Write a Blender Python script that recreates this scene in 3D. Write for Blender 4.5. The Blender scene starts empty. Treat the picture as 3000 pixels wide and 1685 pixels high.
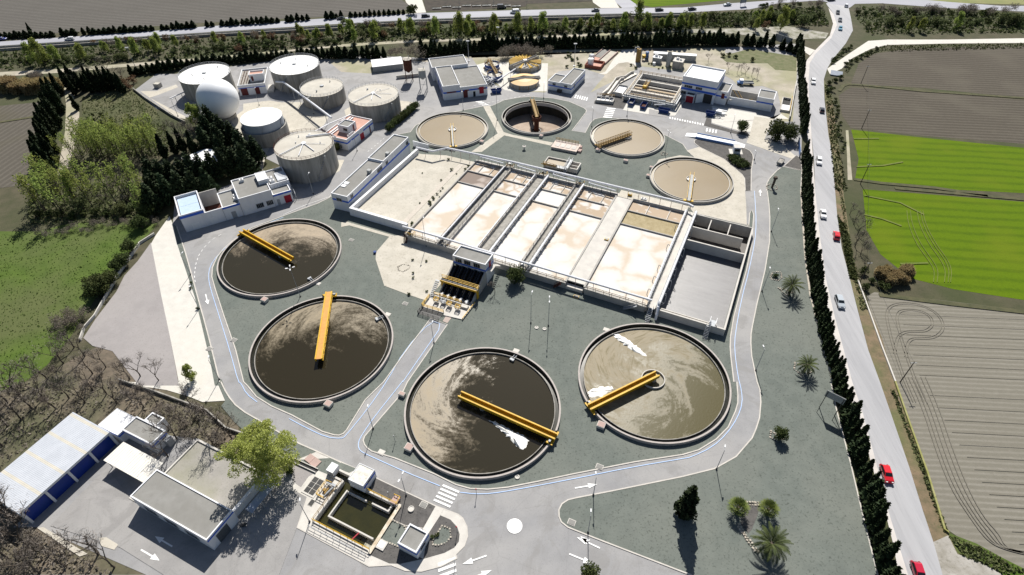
import bpy, bmesh, math, random
import numpy as np
from mathutils import Vector, Matrix
random.seed(7)
D2R = math.radians
SC = bpy.context.scene
COL = SC.collection
# ------------------------------------------------------------------ camera, sky, sun, exposure
CAM_H = 111.0
PITCH, ROLL, FPX = D2R(43.2536), D2R(0.97675), 1717.807
IW, IH = 3000.0, 1685.0
cd = bpy.data.cameras.new("camera"); cam = bpy.data.objects.new("camera", cd); COL.objects.link(cam)
cd.sensor_width = 36.0; cd.lens = 36.0*FPX/IW; cd.clip_start = 1.0; cd.clip_end = 4000.0
cam.matrix_world = Matrix.Translation((0, 0, CAM_H)) @ Matrix.Rotation(math.pi/2-PITCH, 4, 'X') @ Matrix.Rotation(-ROLL, 4, 'Z')
SC.camera = cam
SUN_EL, SUN_AZ = D2R(45.5), D2R(84.5)
W = bpy.data.worlds.new("World"); SC.world = W; W.use_nodes = True
nt = W.node_tree; bg = nt.nodes['Background']
sky = nt.nodes.new('ShaderNodeTexSky'); sky.sky_type = 'NISHITA'; sky.sun_disc = False
sky.sun_elevation = SUN_EL; sky.sun_rotation = math.pi/2-SUN_AZ
nt.links.new(sky.outputs[0], bg.inputs[0]); bg.inputs[1].default_value = 0.05
sl = bpy.data.lights.new("sun", 'SUN'); sl.energy = 5.0; sl.angle = D2R(0.53); sl.color = (1.0, 0.955, 0.88)
so = bpy.data.objects.new("sun", sl); COL.objects.link(so); so.location = (0, 60, 200)
sd = Vector((-math.cos(SUN_EL)*math.cos(SUN_AZ), -math.cos(SUN_EL)*math.sin(SUN_AZ), -math.sin(SUN_EL)))
so.rotation_euler = sd.to_track_quat('-Z', 'Y').to_euler()
SC.view_settings.view_transform = 'Standard'; SC.view_settings.look = 'None'
SC.view_settings.exposure = 0.6; SC.view_settings.gamma = 1.0

# ------------------------------------------------------------------ photo pixel -> place on the ground
RG = dict(R1=(0,0,2.576),R2=(1000,0,2.576),R3=(2000,0,2.576),R4=(0,560,2.576),R5=(1000,560,2.576),R6=(2000,560,2.576),R7=(0,1120,2.561),R8=(1000,1120,2.561),R9=(2000,1120,2.561),
Z1=(500,140,5.6),Z2=(680,220,4.2554),Z3=(500,360,4.2558),Z4=(1060,140,6.44),Z5=(1400,140,7.1556),Z6=(1740,140,7.2344),Z7=(1960,160,6.44),
ZA=(600,600,4.8227),ZB=(700,840,4.0188),ZC=(1140,1000,3.4444),ZD=(1660,920,3.6173),ZE=(1190,300,9.646),ZF=(1440,270,9.646),ZG=(1700,330,9.2),ZH=(1880,440,8.04),
K1=(950,380,4.822),K2=(1180,420,5.358),K3=(1640,460,4.384),K4=(1160,640,4.8225),K5=(1560,690,3.903),K6=(860,1340,4.521),K7=(1560,380,5.844),K8=(1980,330,3.5575),
L1=(0,1180,2.273),L2=(360,1280,2.273),L3=(1700,0,1.82),L4=(1000,0,1.82),L5=(0,100,2.275),D=(0,0,1/1.16460))
def P(k, x, y, z=0.0):
    a = RG[k]; X = a[0]+x/a[2]; Y = a[1]+y/a[2]
    u = (X-IW/2)/FPX; v = (IH/2-Y)/FPX
    c, s = math.cos(-ROLL), math.sin(-ROLL); u, v = c*u-s*v, s*u+c*v
    cp, sp = math.cos(PITCH), math.sin(PITCH)
    r = (u, cp+v*sp, -sp+v*cp); t = (z-CAM_H)/r[2]
    return Vector((r[0]*t, r[1]*t, z))
def PL(k, pts, z=0.0): return [P(k, x, y, z) for x, y in pts]
def ang(a, b): return math.atan2(b[1]-a[1], b[0]-a[0])

# ------------------------------------------------------------------ materials
MATS = {}
def newmat(name):
    m = bpy.data.materials.new(name); m.use_nodes = True
    n = m.node_tree.nodes; b = n['Principled BSDF']
    return m, m.node_tree, n, m.node_tree.links, b
def sRGB(r, g, b):
    f = lambda c: (c/255/12.92) if c/255 <= .04045 else ((c/255+.055)/1.055)**2.4
    return (f(r), f(g), f(b))
def ramp(n, stops, interp='LINEAR'):
    r = n.new('ShaderNodeValToRGB'); r.color_ramp.interpolation = interp
    e = r.color_ramp.elements
    while len(e) < len(stops): e.new(0.5)
    for i, (p, c) in enumerate(stops):
        e[i].position = p; e[i].color = (c[0], c[1], c[2], 1) if not isinstance(c, (int, float)) else (c, c, c, 1)
    return r
def noise(n, l, co, scale, detail=4, dist=0.0, rough=.55):
    x = n.new('ShaderNodeTexNoise'); x.inputs['Scale'].default_value = scale; x.inputs['Detail'].default_value = detail
    x.inputs['Distortion'].default_value = dist; x.inputs['Roughness'].default_value = rough
    if co is not None: l.new(co, x.inputs['Vector'])
    return x
def mapping(n, l, co, scale=(1,1,1), rot=(0,0,0), loc=(0,0,0)):
    m = n.new('ShaderNodeMapping'); m.inputs['Scale'].default_value = scale; m.inputs['Rotation'].default_value = rot; m.inputs['Location'].default_value = loc
    l.new(co, m.inputs['Vector']); return m.outputs[0]
def mixc(n, l, fac, a, b, mode='MIX'):
    m = n.new('ShaderNodeMix'); m.data_type = 'RGBA'; m.blend_type = mode
    for s, v in ((m.inputs[0], fac), (m.inputs[6], a), (m.inputs[7], b)):
        if isinstance(v, (int, float)): s.default_value = v
        elif isinstance(v, tuple): s.default_value = (*v[:3], 1)
        else: l.new(v, s)
    return m.outputs[2]
def math_(n, l, op, a, b=None, c=None, clamp=False):
    m = n.new('ShaderNodeMath'); m.operation = op; m.use_clamp = clamp
    for s, v in zip(m.inputs, (a, b, c)):
        if v is None: continue
        if isinstance(v, (int, float)): s.default_value = v
        else: l.new(v, s)
    return m.outputs[0]
def bump(n, l, b, h, strength=.3, dist=.1):
    k = n.new('ShaderNodeBump'); k.inputs['Strength'].default_value = strength; k.inputs['Distance'].default_value = dist
    l.new(h, k.inputs['Height']); l.new(k.outputs[0], b.inputs['Normal'])
def setb(b, rough=.8, spec=.3, metal=0.0):
    b.inputs['Roughness'].default_value = rough; b.inputs['Specular IOR Level'].default_value = spec; b.inputs['Metallic'].default_value = metal
def M(name, c1, c2=None, scale=1.0, rough=.85, spec=.25, metal=0, fine=None, fs=8.0, fa=.35, big=None, bs=.04, ba=.5, bmp=0, stretch=(1,1,1), vary=0, stain=None):
    """colour mottled from c1 to c2 by noise, finer speckle `fine`, larger patches `big`"""
    if name in MATS: return MATS[name]
    m, t, n, l, b = newmat(name); setb(b, rough, spec, metal)
    co = n.new('ShaderNodeTexCoord').outputs['Object']; co = mapping(n, l, co, stretch)
    c2 = c2 or tuple(x*.8 for x in c1)
    nz = noise(n, l, co, scale, 6); r = ramp(n, [(.35, c1), (.65, c2)]); l.new(nz.outputs[0], r.inputs[0]); out = r.outputs[0]
    if big:
        nb = noise(n, l, co, bs, 5, .4); rb = ramp(n, [(.42, 0.0), (.62, 1.0)]); l.new(nb.outputs[0], rb.inputs[0])
        out = mixc(n, l, math_(n, l, 'MULTIPLY', rb.outputs[0], ba), out, big)
    if stain:
        ns = noise(n, l, co, .11, 6, 1.2, .65); rs = ramp(n, [(.52, 0.0), (.6, 1.0)]); l.new(ns.outputs[0], rs.inputs[0]); out = mixc(n, l, math_(n, l, 'MULTIPLY', rs.outputs[0], .55), out, stain)
        vc = n.new('ShaderNodeTexVoronoi'); vc.feature = 'DISTANCE_TO_EDGE'; vc.inputs['Scale'].default_value = .09; l.new(co, vc.inputs['Vector']); rc = ramp(n, [(0.0, .14), (.01, 0.0)]); l.new(vc.outputs['Distance'], rc.inputs[0]); out = mixc(n, l, rc.outputs[0], out, tuple(x*.6 for x in stain))
    if fine:
        nf = noise(n, l, co, fs, 3, 0, .7); rf = ramp(n, [(.55, 0.0), (.72, 1.0)]); l.new(nf.outputs[0], rf.inputs[0])
        out = mixc(n, l, math_(n, l, 'MULTIPLY', rf.outputs[0], fa), out, fine)
    if vary:
        oi = n.new('ShaderNodeObjectInfo'); hs = n.new('ShaderNodeHueSaturation')
        l.new(math_(n, l, 'MULTIPLY_ADD', oi.outputs['Random'], vary, 1-vary/2), hs.inputs['Value']); l.new(out, hs.inputs['Color']); out = hs.outputs[0]
    l.new(out, b.inputs['Base Color'])
    if bmp:
        nb2 = noise(n, l, co, fs*1.5, 3); bump(n, l, b, nb2.outputs[0], bmp, .08)
    MATS[name] = m; return m
def leafmat(name, c1, c2, trans=.25, vary=.3):
    if name in MATS: return MATS[name]
    m, t, n, l, b = newmat(name); setb(b, .75, .12)
    co = n.new('ShaderNodeTexCoord').outputs['Object']
    nz = noise(n, l, co, .9, 3); wn = n.new('ShaderNodeTexWhiteNoise'); l.new(mapping(n, l, co, (3, 3, 3)), wn.inputs[0])
    f = math_(n, l, 'ADD', math_(n, l, 'MULTIPLY', nz.outputs[0], 1.0), math_(n, l, 'MULTIPLY_ADD', wn.outputs[0], .35, -.18))
    r = ramp(n, [(.3, c1), (.7, c2)]); l.new(f, r.inputs[0])
    oi = n.new('ShaderNodeObjectInfo'); hs = n.new('ShaderNodeHueSaturation')
    l.new(math_(n, l, 'MULTIPLY_ADD', oi.outputs['Random'], vary, 1-vary/2), hs.inputs['Value']); l.new(r.outputs[0], hs.inputs['Color'])
    l.new(math_(n, l, 'MULTIPLY_ADD', oi.outputs['Random'], .03, .485), hs.inputs['Hue'])
    l.new(hs.outputs[0], b.inputs['Base Color'])
    tr = n.new('ShaderNodeBsdfTranslucent'); l.new(hs.outputs[0], tr.inputs[0])
    mx = n.new('ShaderNodeMixShader'); mx.inputs[0].default_value = trans
    l.new(b.outputs[0], mx.inputs[1]); l.new(tr.outputs[0], mx.inputs[2]); l.new(mx.outputs[0], n['Material Output'].inputs[0])
    MATS[name] = m; return m
def furrow(name, c1, c2, spacing, theta, patch=None, amt=1.0, line=.5, speck=None):
    if name in MATS: return MATS[name]
    m, t, n, l, b = newmat(name); setb(b, .95, .1)
    co = n.new('ShaderNodeTexCoord').outputs['Object']
    mp = mapping(n, l, co, (1, 1, 1), (0, 0, -theta))
    nd = noise(n, l, co, .03, 3); ad = n.new('ShaderNodeVectorMath'); ad.operation = 'SCALE'; l.new(nd.outputs['Color'], ad.inputs[0]); ad.inputs['Scale'].default_value = spacing*.9
    a2 = n.new('ShaderNodeVectorMath'); l.new(mp, a2.inputs[0]); l.new(ad.outputs[0], a2.inputs[1])
    w = n.new('ShaderNodeTexWave'); w.wave_type = 'BANDS'; w.bands_direction = 'Y'; w.inputs['Scale'].default_value = 2*math.pi/20/spacing*1.0
    w.inputs['Distortion'].default_value = .6; w.inputs['Detail'].default_value = 3; w.inputs['Detail Scale'].default_value = .6
    l.new(a2.outputs[0], w.inputs[0])
    nz = noise(n, l, co, .8, 8, .3, .7); n2 = noise(n, l, co, .05, 5)
    r = ramp(n, [(0, 0.0), (line, 0.15), (1, 1.0)]); l.new(w.outputs[1], r.inputs[0])
    f = math_(n, l, 'MULTIPLY', r.outputs[0], math_(n, l, 'MULTIPLY_ADD', n2.outputs[0], 1.2, amt-.6), clamp=True)
    f = math_(n, l, 'ADD', f, math_(n, l, 'MULTIPLY_ADD', nz.outputs[0], 1.1, -.55), clamp=True)
    out = mixc(n, l, f, c1, c2)
    if patch:
        rp = ramp(n, [(.5, 0.0), (.68, .8)]); l.new(n2.outputs[0], rp.inputs[0]); out = mixc(n, l, rp.outputs[0], out, patch)
    if speck:
        n3 = noise(n, l, co, 2.2, 4, 0, .75); rs = ramp(n, [(.56, 0.0), (.7, .7)]); l.new(n3.outputs[0], rs.inputs[0]); out = mixc(n, l, rs.outputs[0], out, speck)
    l.new(out, b.inputs['Base Color']); bump(n, l, b, nz.outputs[0], .5, .15)
    MATS[name] = m; return m
def scum(name, dark, tan, dirv=(0, 1), bias=0.0, grad=.6, swirl=.08, scale=.09, R=17.6, ripple=.15, rough_w=.12, third=None, seed=0.0, rs=2.6):
    """dark water with floating tan scum drawn out into swirls"""
    m, t, n, l, b = newmat(name); setb(b, .2, .3)
    co = n.new('ShaderNodeTexCoord').outputs['Object']
    ln = n.new('ShaderNodeVectorMath'); ln.operation = 'LENGTH'; l.new(co, ln.inputs[0])
    vr = n.new('ShaderNodeVectorRotate'); vr.rotation_type = 'Z_AXIS'; l.new(co, vr.inputs[0]); l.new(math_(n, l, 'MULTIPLY', ln.outputs['Value'], swirl), vr.inputs['Angle'])
    mp = mapping(n, l, vr.outputs[0], (1, 1, 1), (0, 0, 0), (seed, seed*.7, seed*1.3))
    n1 = noise(n, l, mp, scale, 9, 1.6, .6); vr2 = n.new('ShaderNodeVectorRotate'); vr2.rotation_type = 'Z_AXIS'; l.new(co, vr2.inputs[0]); l.new(math_(n, l, 'MULTIPLY', ln.outputs['Value'], .13), vr2.inputs['Angle']); n2 = noise(n, l, mapping(n, l, vr2.outputs[0], (1, 1, 1), (0, 0, 0), (seed, 0, 0)), scale*4.0, 9, 1.4, .7); n3 = noise(n, l, co, 1.6, 5, 0, .75)
    dp = n.new('ShaderNodeVectorMath'); dp.operation = 'DOT_PRODUCT'; l.new(co, dp.inputs[0]); L = math.hypot(*dirv) or 1; dp.inputs[1].default_value = (dirv[0]/L/R, dirv[1]/L/R, 0)
    f = math_(n, l, 'MULTIPLY_ADD', dp.outputs['Value'], grad, bias)
    f = math_(n, l, 'ADD', f, math_(n, l, 'MULTIPLY_ADD', n1.outputs[0], 2.0, -1.0))
    f = math_(n, l, 'ADD', f, math_(n, l, 'MULTIPLY_ADD', n2.outputs[0], 1.0, -.5))
    f = math_(n, l, 'ADD', f, math_(n, l, 'MULTIPLY_ADD', n3.outputs[0], .8, -.4))
    r = ramp(n, [(.22, 0.0), (.5, .32), (.72, .72), (1.0, 1.0)]); l.new(math_(n, l, 'ADD', f, .5, clamp=True), r.inputs[0])
    out = mixc(n, l, r.outputs[0], dark, tan)
    if third:
        rr = ramp(n, [(.5, 0.0), (.62, .7)]); l.new(n2.outputs[0], rr.inputs[0]); out = mixc(n, l, math_(n, l, 'MULTIPLY', rr.outputs[0], r.outputs[0]), out, third)
    l.new(out, b.inputs['Base Color'])
    l.new(math_(n, l, 'MULTIPLY_ADD', r.outputs[0], .55, rough_w, clamp=True), b.inputs['Roughness'])
    nb = noise(n, l, co, rs, 3, .3); bump(n, l, b, nb.outputs[0], ripple, .25)
    return m
def froth(name, tan, white, amt=.5, scale=.1, seed=0.0):
    """aeration liquor: pale tan with rounded rafts of white foam"""
    m, t, n, l, b = newmat(name); setb(b, .8, .04)
    co = n.new('ShaderNodeTexCoord').outputs['Object']; mp = mapping(n, l, co, (1, 1, 1), (0, 0, 0), (seed, -seed, seed))
    nw = noise(n, l, mp, .12, 4, .5); sc = n.new('ShaderNodeVectorMath'); sc.operation = 'SCALE'; l.new(nw.outputs['Color'], sc.inputs[0]); sc.inputs['Scale'].default_value = 6
    ad = n.new('ShaderNodeVectorMath'); l.new(mp, ad.inputs[0]); l.new(sc.outputs[0], ad.inputs[1])
    v = n.new('ShaderNodeTexVoronoi'); v.feature = 'SMOOTH_F1'; v.inputs['Scale'].default_value = scale; v.inputs['Smoothness'].default_value = .35; l.new(ad.outputs[0], v.inputs['Vector'])
    v2 = n.new('ShaderNodeTexVoronoi'); v2.feature = 'DISTANCE_TO_EDGE'; v2.inputs['Scale'].default_value = scale*1.3; l.new(ad.outputs[0], v2.inputs['Vector'])
    nn = noise(n, l, mp, .06, 4, .3)
    f = math_(n, l, 'MULTIPLY', math_(n, l, 'SUBTRACT', v2.outputs['Distance'], .16), 4.0)
    f = math_(n, l, 'ADD', f, math_(n, l, 'MULTIPLY_ADD', nn.outputs[0], 5.0, -2.5+amt-.5))
    r = ramp(n, [(.34, 0.0), (.58, .7), (.95, 1.0)]); l.new(math_(n, l, 'MULTIPLY_ADD', f, .4, .3, clamp=True), r.inputs[0])
    l.new(mixc(n, l, r.outputs[0], tan, white), b.inputs['Base Color'])
    nb = noise(n, l, co, 3.0, 4); bump(n, l, b, nb.outputs[0], .12, .15)
    return m
# plain paints
m_white = M('white_paint', (.74, .745, .75), (.68, .69, .71), 1.2, .6, fine=(.5, .49, .46), fs=3, fa=.3)
m_wall = M('white_render', (.70, .71, .73), (.64, .65, .68), .5, .85, fine=(.42, .41, .39), fs=1.4, fa=.28, stretch=(1, 1, .25))
m_blue = M('blue_paint', (.025, .10, .55), (.03, .12, .50), .8, .5)
m_navy = M('navy_door', (.01, .035, .26), (.012, .04, .22), .6, .45)
m_red = M('red_paint', (.33, .012, .03), (.27, .012, .025), .6, .5)
m_brown = M('brown_door', (.12, .025, .025), None, 1, .5)
m_glass = M('dark_glass', (.012, .016, .02), (.02, .026, .03), 2, .12, .5)
m_steel = M('galvanised_steel', (.34, .355, .375), (.27, .285, .30), 2, .6, .3, .2)
m_pipe = M('white_pipe', (.72, .73, .76), (.60, .61, .65), 1.5, .45, .4, fine=(.4, .38, .36), fs=5, fa=.3)
m_dark = M('dark_steel', (.03, .032, .036), (.05, .048, .045), 2, .5)
m_black = M('black_rubber', (.012, .012, .013), None, 2, .7)
m_yellow = M('yellow_paint', (.58, .355, .018), (.49, .295, .014), 1.0, .5, fine=(.25, .11, .02), fs=3, fa=.35)
m_ochre = M('weathered_yellow', (.33, .21, .06), (.20, .13, .05), 2.0, .7, fine=(.09, .055, .03), fs=5, fa=.6)
m_orange = M('orange_deck', (.60, .29, .07), (.50, .24, .06), 1, .6)
m_rust = M('rusty_steel', (.095, .035, .022), (.06, .022, .016), 1.5, .9, fine=(.2, .10, .06), fs=4, fa=.4)
m_conc = M('concrete', (.40, .385, .36), (.33, .32, .30), .5, .9, fine=(.22, .21, .19), fs=5, fa=.4, stretch=(1, 1, .3))
m_concp = M('pale_concrete', (.55, .53, .49), (.47, .45, .42), .4, .9, fine=(.33, .31, .28), fs=4, fa=.4)
m_concd = M('stained_concrete', (.36, .345, .315), (.22, .21, .19), .55, .9, fine=(.10, .095, .085), fs=1.8, fa=.6, stretch=(1, 1, .10))
m_roofg = M('grey_gravel_roof', (.25, .247, .235), (.215, .212, .20), .6, .95, fine=(.12, .115, .10), fs=9, fa=.6, big=(.19, .185, .17), bs=.15)
m_pink = M('terracotta_roof', (.50, .30, .24), (.44, .26, .21), .7, .9, fine=(.3, .2, .17), fs=5)
m_brick = M('red_brick', (.26, .085, .055), (.2, .065, .045), 2, .9)
m_blue2 = M('sky_blue_steel', (.10, .20, .42), (.08, .16, .35), 1.4, .5, fine=(.2, .15, .12), fs=3, fa=.4)
m_skip = M('blue_skip_paint', (.02, .06, .22), (.015, .045, .17), 1.6, .6, fine=(.14, .08, .05), fs=3, fa=.5)
m_gv = M('grey_fibreglass', (.33, .34, .34), (.27, .28, .28), 1, .6)
m_redw = M('pinkish_concrete', (.42, .30, .27), (.36, .27, .24), .8, .9)
m_trunk = M('bark', (.10, .08, .065), (.06, .05, .04), 3, .95)
m_twig = M('grey_twigs', (.24, .21, .188), (.17, .148, .13), 2, .95, vary=.4)
m_stone = M('pale_stones', (.46, .42, .36), (.34, .31, .26), 2, .95)
# ------------------------------------------------------------------ mesh and object helpers
def frame(o, a): return Matrix.Translation((o[0], o[1], 0)) @ Matrix.Rotation(a, 4, 'Z')
class MB:
    def __init__(s): s.v = []; s.f = []; s.m = []
    def add(s, vs, fs, mi=0):
        k = len(s.v); s.v += [tuple(v) for v in vs]; s.f += [tuple(i+k for i in f) for f in fs]; s.m += [mi]*len(fs); return s
    def box(s, x0, x1, y0, y1, z0, z1, mi=0):
        return s.add([(x0,y0,z0),(x1,y0,z0),(x1,y1,z0),(x0,y1,z0),(x0,y0,z1),(x1,y0,z1),(x1,y1,z1),(x0,y1,z1)],
                     [(3,2,1,0),(4,5,6,7),(0,1,5,4),(1,2,6,5),(2,3,7,6),(3,0,4,7)], mi)
    def beam(s, a, b, w, h, mi=0):                       # box beam from a to b, width w, height h (a, b on its axis)
        a, b = Vector(a), Vector(b); d = (b-a).normalized(); up = Vector((0,0,1))
        sx = d.cross(up); sx = Vector((1,0,0)) if sx.length < 1e-4 else sx.normalized(); u = sx.cross(d)
        c = [p+sx*i*w/2+u*j*h/2 for p in (a, b) for i, j in ((-1,-1),(1,-1),(1,1),(-1,1))]
        return s.add(c, [(0,1,2,3),(7,6,5,4),(0,4,5,1),(1,5,6,2),(2,6,7,3),(3,7,4,0)], mi)
    def tube(s, pts, r, n=6, mi=0, taper=None):
        pts = [Vector(p) for p in pts]; k = len(s.v); N = len(pts)
        for i, p in enumerate(pts):
            d = (pts[min(i+1, N-1)]-pts[max(i-1, 0)]).normalized()
            a = d.cross(Vector((0,0,1))); a = Vector((1,0,0)) if a.length < 1e-3 else a.normalized(); b = d.cross(a)
            rr = r if taper is None else r+(taper-r)*i/(N-1)
            for j in range(n):
                t = 2*math.pi*j/n; s.v.append(tuple(p+(a*math.cos(t)+b*math.sin(t))*rr))
        for i in range(N-1):
            for j in range(n):
                s.f.append((k+i*n+j, k+i*n+(j+1) % n, k+(i+1)*n+(j+1) % n, k+(i+1)*n+j)); s.m.append(mi)
        s.f.append(tuple(k+j for j in range(n))[::-1]); s.m.append(mi)
        s.f.append(tuple(k+(N-1)*n+j for j in range(n))); s.m.append(mi)
        return s
    def lathe(s, prof, n=64, cx=0, cy=0, mi=0, a0=0, a1=2*math.pi, close=False):   # profile of (r, z); list of mi per band allowed
        full = abs(a1-a0-2*math.pi) < 1e-6; m = n if full else n+1; k = len(s.v); q = len(prof)
        for i in range(m):
            t = a0+(a1-a0)*i/n; c, sn = math.cos(t), math.sin(t)
            for r, z in prof: s.v.append((cx+r*c, cy+r*sn, z))
        for i in range(n):
            i2 = (i+1) % m
            for j in range(q-1 if not close else q):
                j2 = (j+1) % q
                s.f.append((k+i*q+j, k+i2*q+j, k+i2*q+j2, k+i*q+j2)); s.m.append(mi if isinstance(mi, int) else mi[j])
        return s
    def disc(s, r, z, n=64, cx=0, cy=0, mi=0):
        return s.add([(cx+r*math.cos(2*math.pi*i/n), cy+r*math.sin(2*math.pi*i/n), z) for i in range(n)], [tuple(range(n))], mi)
    def prism(s, poly, z0, z1, mi=0, cap=True, mt=None):
        n = len(poly); vs = [(p[0],p[1],z0) for p in poly]+[(p[0],p[1],z1) for p in poly]
        s.add(vs, [(i,(i+1)%n,n+(i+1)%n,n+i) for i in range(n)], mi)
        if cap: s.add([(p[0],p[1],z1) for p in poly], [tuple(range(n))], mi if mt is None else mt)
        return s
    def rail(s, pts, h=1.05, step=2.0, r=.03, mi=0, bars=2):
        pts = [Vector(p) for p in pts]
        for a, b in zip(pts, pts[1:]):
            L = (b-a).length; k = max(1, round(L/step))
            for i in range(k+1):
                q = a.lerp(b, i/k); s.beam(q, q+Vector((0,0,h)), 2*r, 2*r, mi)
            for j in range(bars):
                z = Vector((0,0,h*(j+1)/bars)); s.beam(a+z, b+z, 2*r, 2*r, mi)
        return s
    def stairs(s, x0, x1, y0, y1, z0, z1, n, mi=0):      # treads rising from y0 to y1
        for i in range(n):
            y = y0+(y1-y0)*i/n; z = z0+(z1-z0)*(i+1)/n; s.box(x0, x1, min(y, y+(y1-y0)/n), max(y, y+(y1-y0)/n), z-.08, z, mi)
        return s
    def build(s, name, mats, parent=None, world=False, mw=None, smooth=False):
        me = bpy.data.meshes.new(name); vs = s.v
        if mw is not None: vs = [tuple(mw @ Vector(v)) for v in vs]
        if world and parent is not None:
            inv = parent['_inv']; inv = Matrix([inv[0:4], inv[4:8], inv[8:12], inv[12:16]]); vs = [tuple(inv @ Vector(v)) for v in vs]
        me.from_pydata(vs, [], s.f)
        for m in (mats if isinstance(mats, (list, tuple)) else [mats]): me.materials.append(m)
        if any(s.m): me.polygons.foreach_set('material_index', s.m)
        if smooth: me.polygons.foreach_set('use_smooth', [True]*len(s.f))
        me.update(); o = bpy.data.objects.new(name, me); COL.objects.link(o)
        if parent is not None: o.parent = parent
        return o
def tag(o, label=None, cat=None, group=None, kind=None):
    if label: o['label'] = label
    if cat: o['category'] = cat
    if group: o['group'] = group
    if kind: o['kind'] = kind
    return o
def thing(name, label, cat, loc=(0,0,0), rz=0.0, group=None):
    o = bpy.data.objects.new(name, None); COL.objects.link(o); o.empty_display_size = .5
    o.location = (loc[0], loc[1], 0 if isinstance(loc, Vector) or len(loc) < 3 else loc[2]); o.rotation_euler = (0, 0, rz)   # a Vector marks a spot on the ground
    mi = (Matrix.Translation(o.location) @ Matrix.Rotation(rz, 4, 'Z')).inverted()
    o['_inv'] = [x for r in mi for x in r]
    return tag(o, label, cat, group)
KIDS = {}
def kids(o):
    if o.name not in KIDS: KIDS[o.name] = [c for c in bpy.data.objects if c.parent == o]
    return KIDS[o.name]
def dup(o, loc=None, rz=None, scale=None, label=None, group=None, parent=None):
    c = o.copy(); COL.objects.link(c)
    if parent is not None: c.parent = parent
    for ch in kids(o): dup(ch, parent=c)
    if loc is not None: c.location = loc
    if rz is not None: c.rotation_euler = (c.rotation_euler.x, c.rotation_euler.y, rz)
    if scale is not None: c.scale = scale if hasattr(scale, '__len__') else (scale,)*3
    if label: c['label'] = label
    if group: c['group'] = group
    return c
HOLES = []                                               # outlines of pits that sheets lying over them leave open
def inside(p, poly):
    c = False; n = len(poly)
    for i in range(n):
        a, b = poly[i], poly[i-1]
        if (a[1] > p[1]) != (b[1] > p[1]) and p[0] < (b[0]-a[0])*(p[1]-a[1])/(b[1]-a[1])+a[0]: c = not c
    return c
def smooth_poly(pts, n=2, closed=True):
    for _ in range(n):
        q = []; N = len(pts)
        for i in range(N if closed else N-1):
            a, b = Vector(pts[i]), Vector(pts[(i+1) % N]); q += [a*.75+b*.25, a*.25+b*.75]
        pts = q if closed else [Vector(pts[0])]+q+[Vector(pts[-1])]
    return pts
def sheet(name, pts, z, mat, kind='structure', skirt=0.0, holes=True):
    bm = bmesh.new(); pts = [(p[0], p[1]) for p in pts]; loops = [pts]
    if holes: loops += [[(p[0], p[1]) for p in h] for h in HOLES if inside((sum(p[0] for p in h)/len(h), sum(p[1] for p in h)/len(h)), pts)]
    es = []
    for lp in loops:
        vs = [bm.verts.new((x, y, z)) for x, y in lp]; es += [bm.edges.new((vs[i], vs[(i+1) % len(vs)])) for i in range(len(vs))]
    if len(loops) == 1: bm.faces.new([e.verts[0] for e in es])
    else: bmesh.ops.triangle_fill(bm, use_beauty=True, use_dissolve=False, edges=es)
    bmesh.ops.recalc_face_normals(bm, faces=bm.faces)
    if sum(f.normal.z*f.calc_area() for f in bm.faces) < 0: bmesh.ops.reverse_faces(bm, faces=bm.faces)
    if skirt:
        n = len(pts); lo = [bm.verts.new((x, y, z-skirt)) for x, y in pts]; bm.verts.ensure_lookup_table()
        for i in range(n):
            j = (i+1) % n; bm.faces.new((bm.verts[i], lo[i], lo[j], bm.verts[j]))
    me = bpy.data.meshes.new(name); bm.to_mesh(me); bm.free(); me.materials.append(mat)
    o = bpy.data.objects.new(name, me); COL.objects.link(o); o['kind'] = kind; return o
def ribbon(pts, w, closed=False):
    """(left, right) offset points of a polyline"""
    pts = [Vector((p[0], p[1])) for p in pts]; n = len(pts); L = []; R = []
    for i, p in enumerate(pts):
        a = pts[i-1] if (i or closed) else p; b = pts[(i+1) % n] if (i < n-1 or closed) else p
        d = b-a; d = d.normalized() if d.length > 1e-6 else Vector((1, 0)); nn = Vector((-d.y, d.x)); L.append(p+nn*w/2); R.append(p-nn*w/2)
    return L, R
def strip_mb(mb, pts, w, z0, z1, closed=False, mi=0):
    L, R = ribbon(pts, w, closed); n = len(pts); k = len(mb.v)
    for l, r in zip(L, R): mb.v += [(l.x,l.y,z0),(l.x,l.y,z1),(r.x,r.y,z1),(r.x,r.y,z0)]
    for i in range(n if closed else n-1):
        a, b = k+4*i, k+4*((i+1) % n)
        for f in ((a,b,b+1,a+1),(a+1,b+1,b+2,a+2),(a+2,b+2,b+3,a+3)): mb.f.append(f); mb.m.append(mi)
    if not closed: mb.f += [(k,k+1,k+2,k+3),(k+4*n-1,k+4*n-2,k+4*n-3,k+4*n-4)]; mb.m += [mi, mi]
    return mb
def line_sheet(mb, pts, w, z, mi=0, closed=False):
    L, R = ribbon(pts, w, closed); n = len(pts); k = len(mb.v)
    for l, r in zip(L, R): mb.v += [(l.x,l.y,z),(r.x,r.y,z)]
    for i in range(n if closed else n-1):
        a, b = k+2*i, k+2*((i+1) % n); mb.f.append((a, a+1, b+1, b)); mb.m.append(mi)
    return mb
def resample(pts, step):
    pts = [Vector((p[0], p[1])) for p in pts]; out = [pts[0]]; acc = 0
    for a, b in zip(pts, pts[1:]):
        L = (b-a).length; t = step-acc
        while t <= L: out.append(a.lerp(b, t/L)); t += step
        acc = (acc+L) % step if L > 0 else acc
    return out

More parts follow.
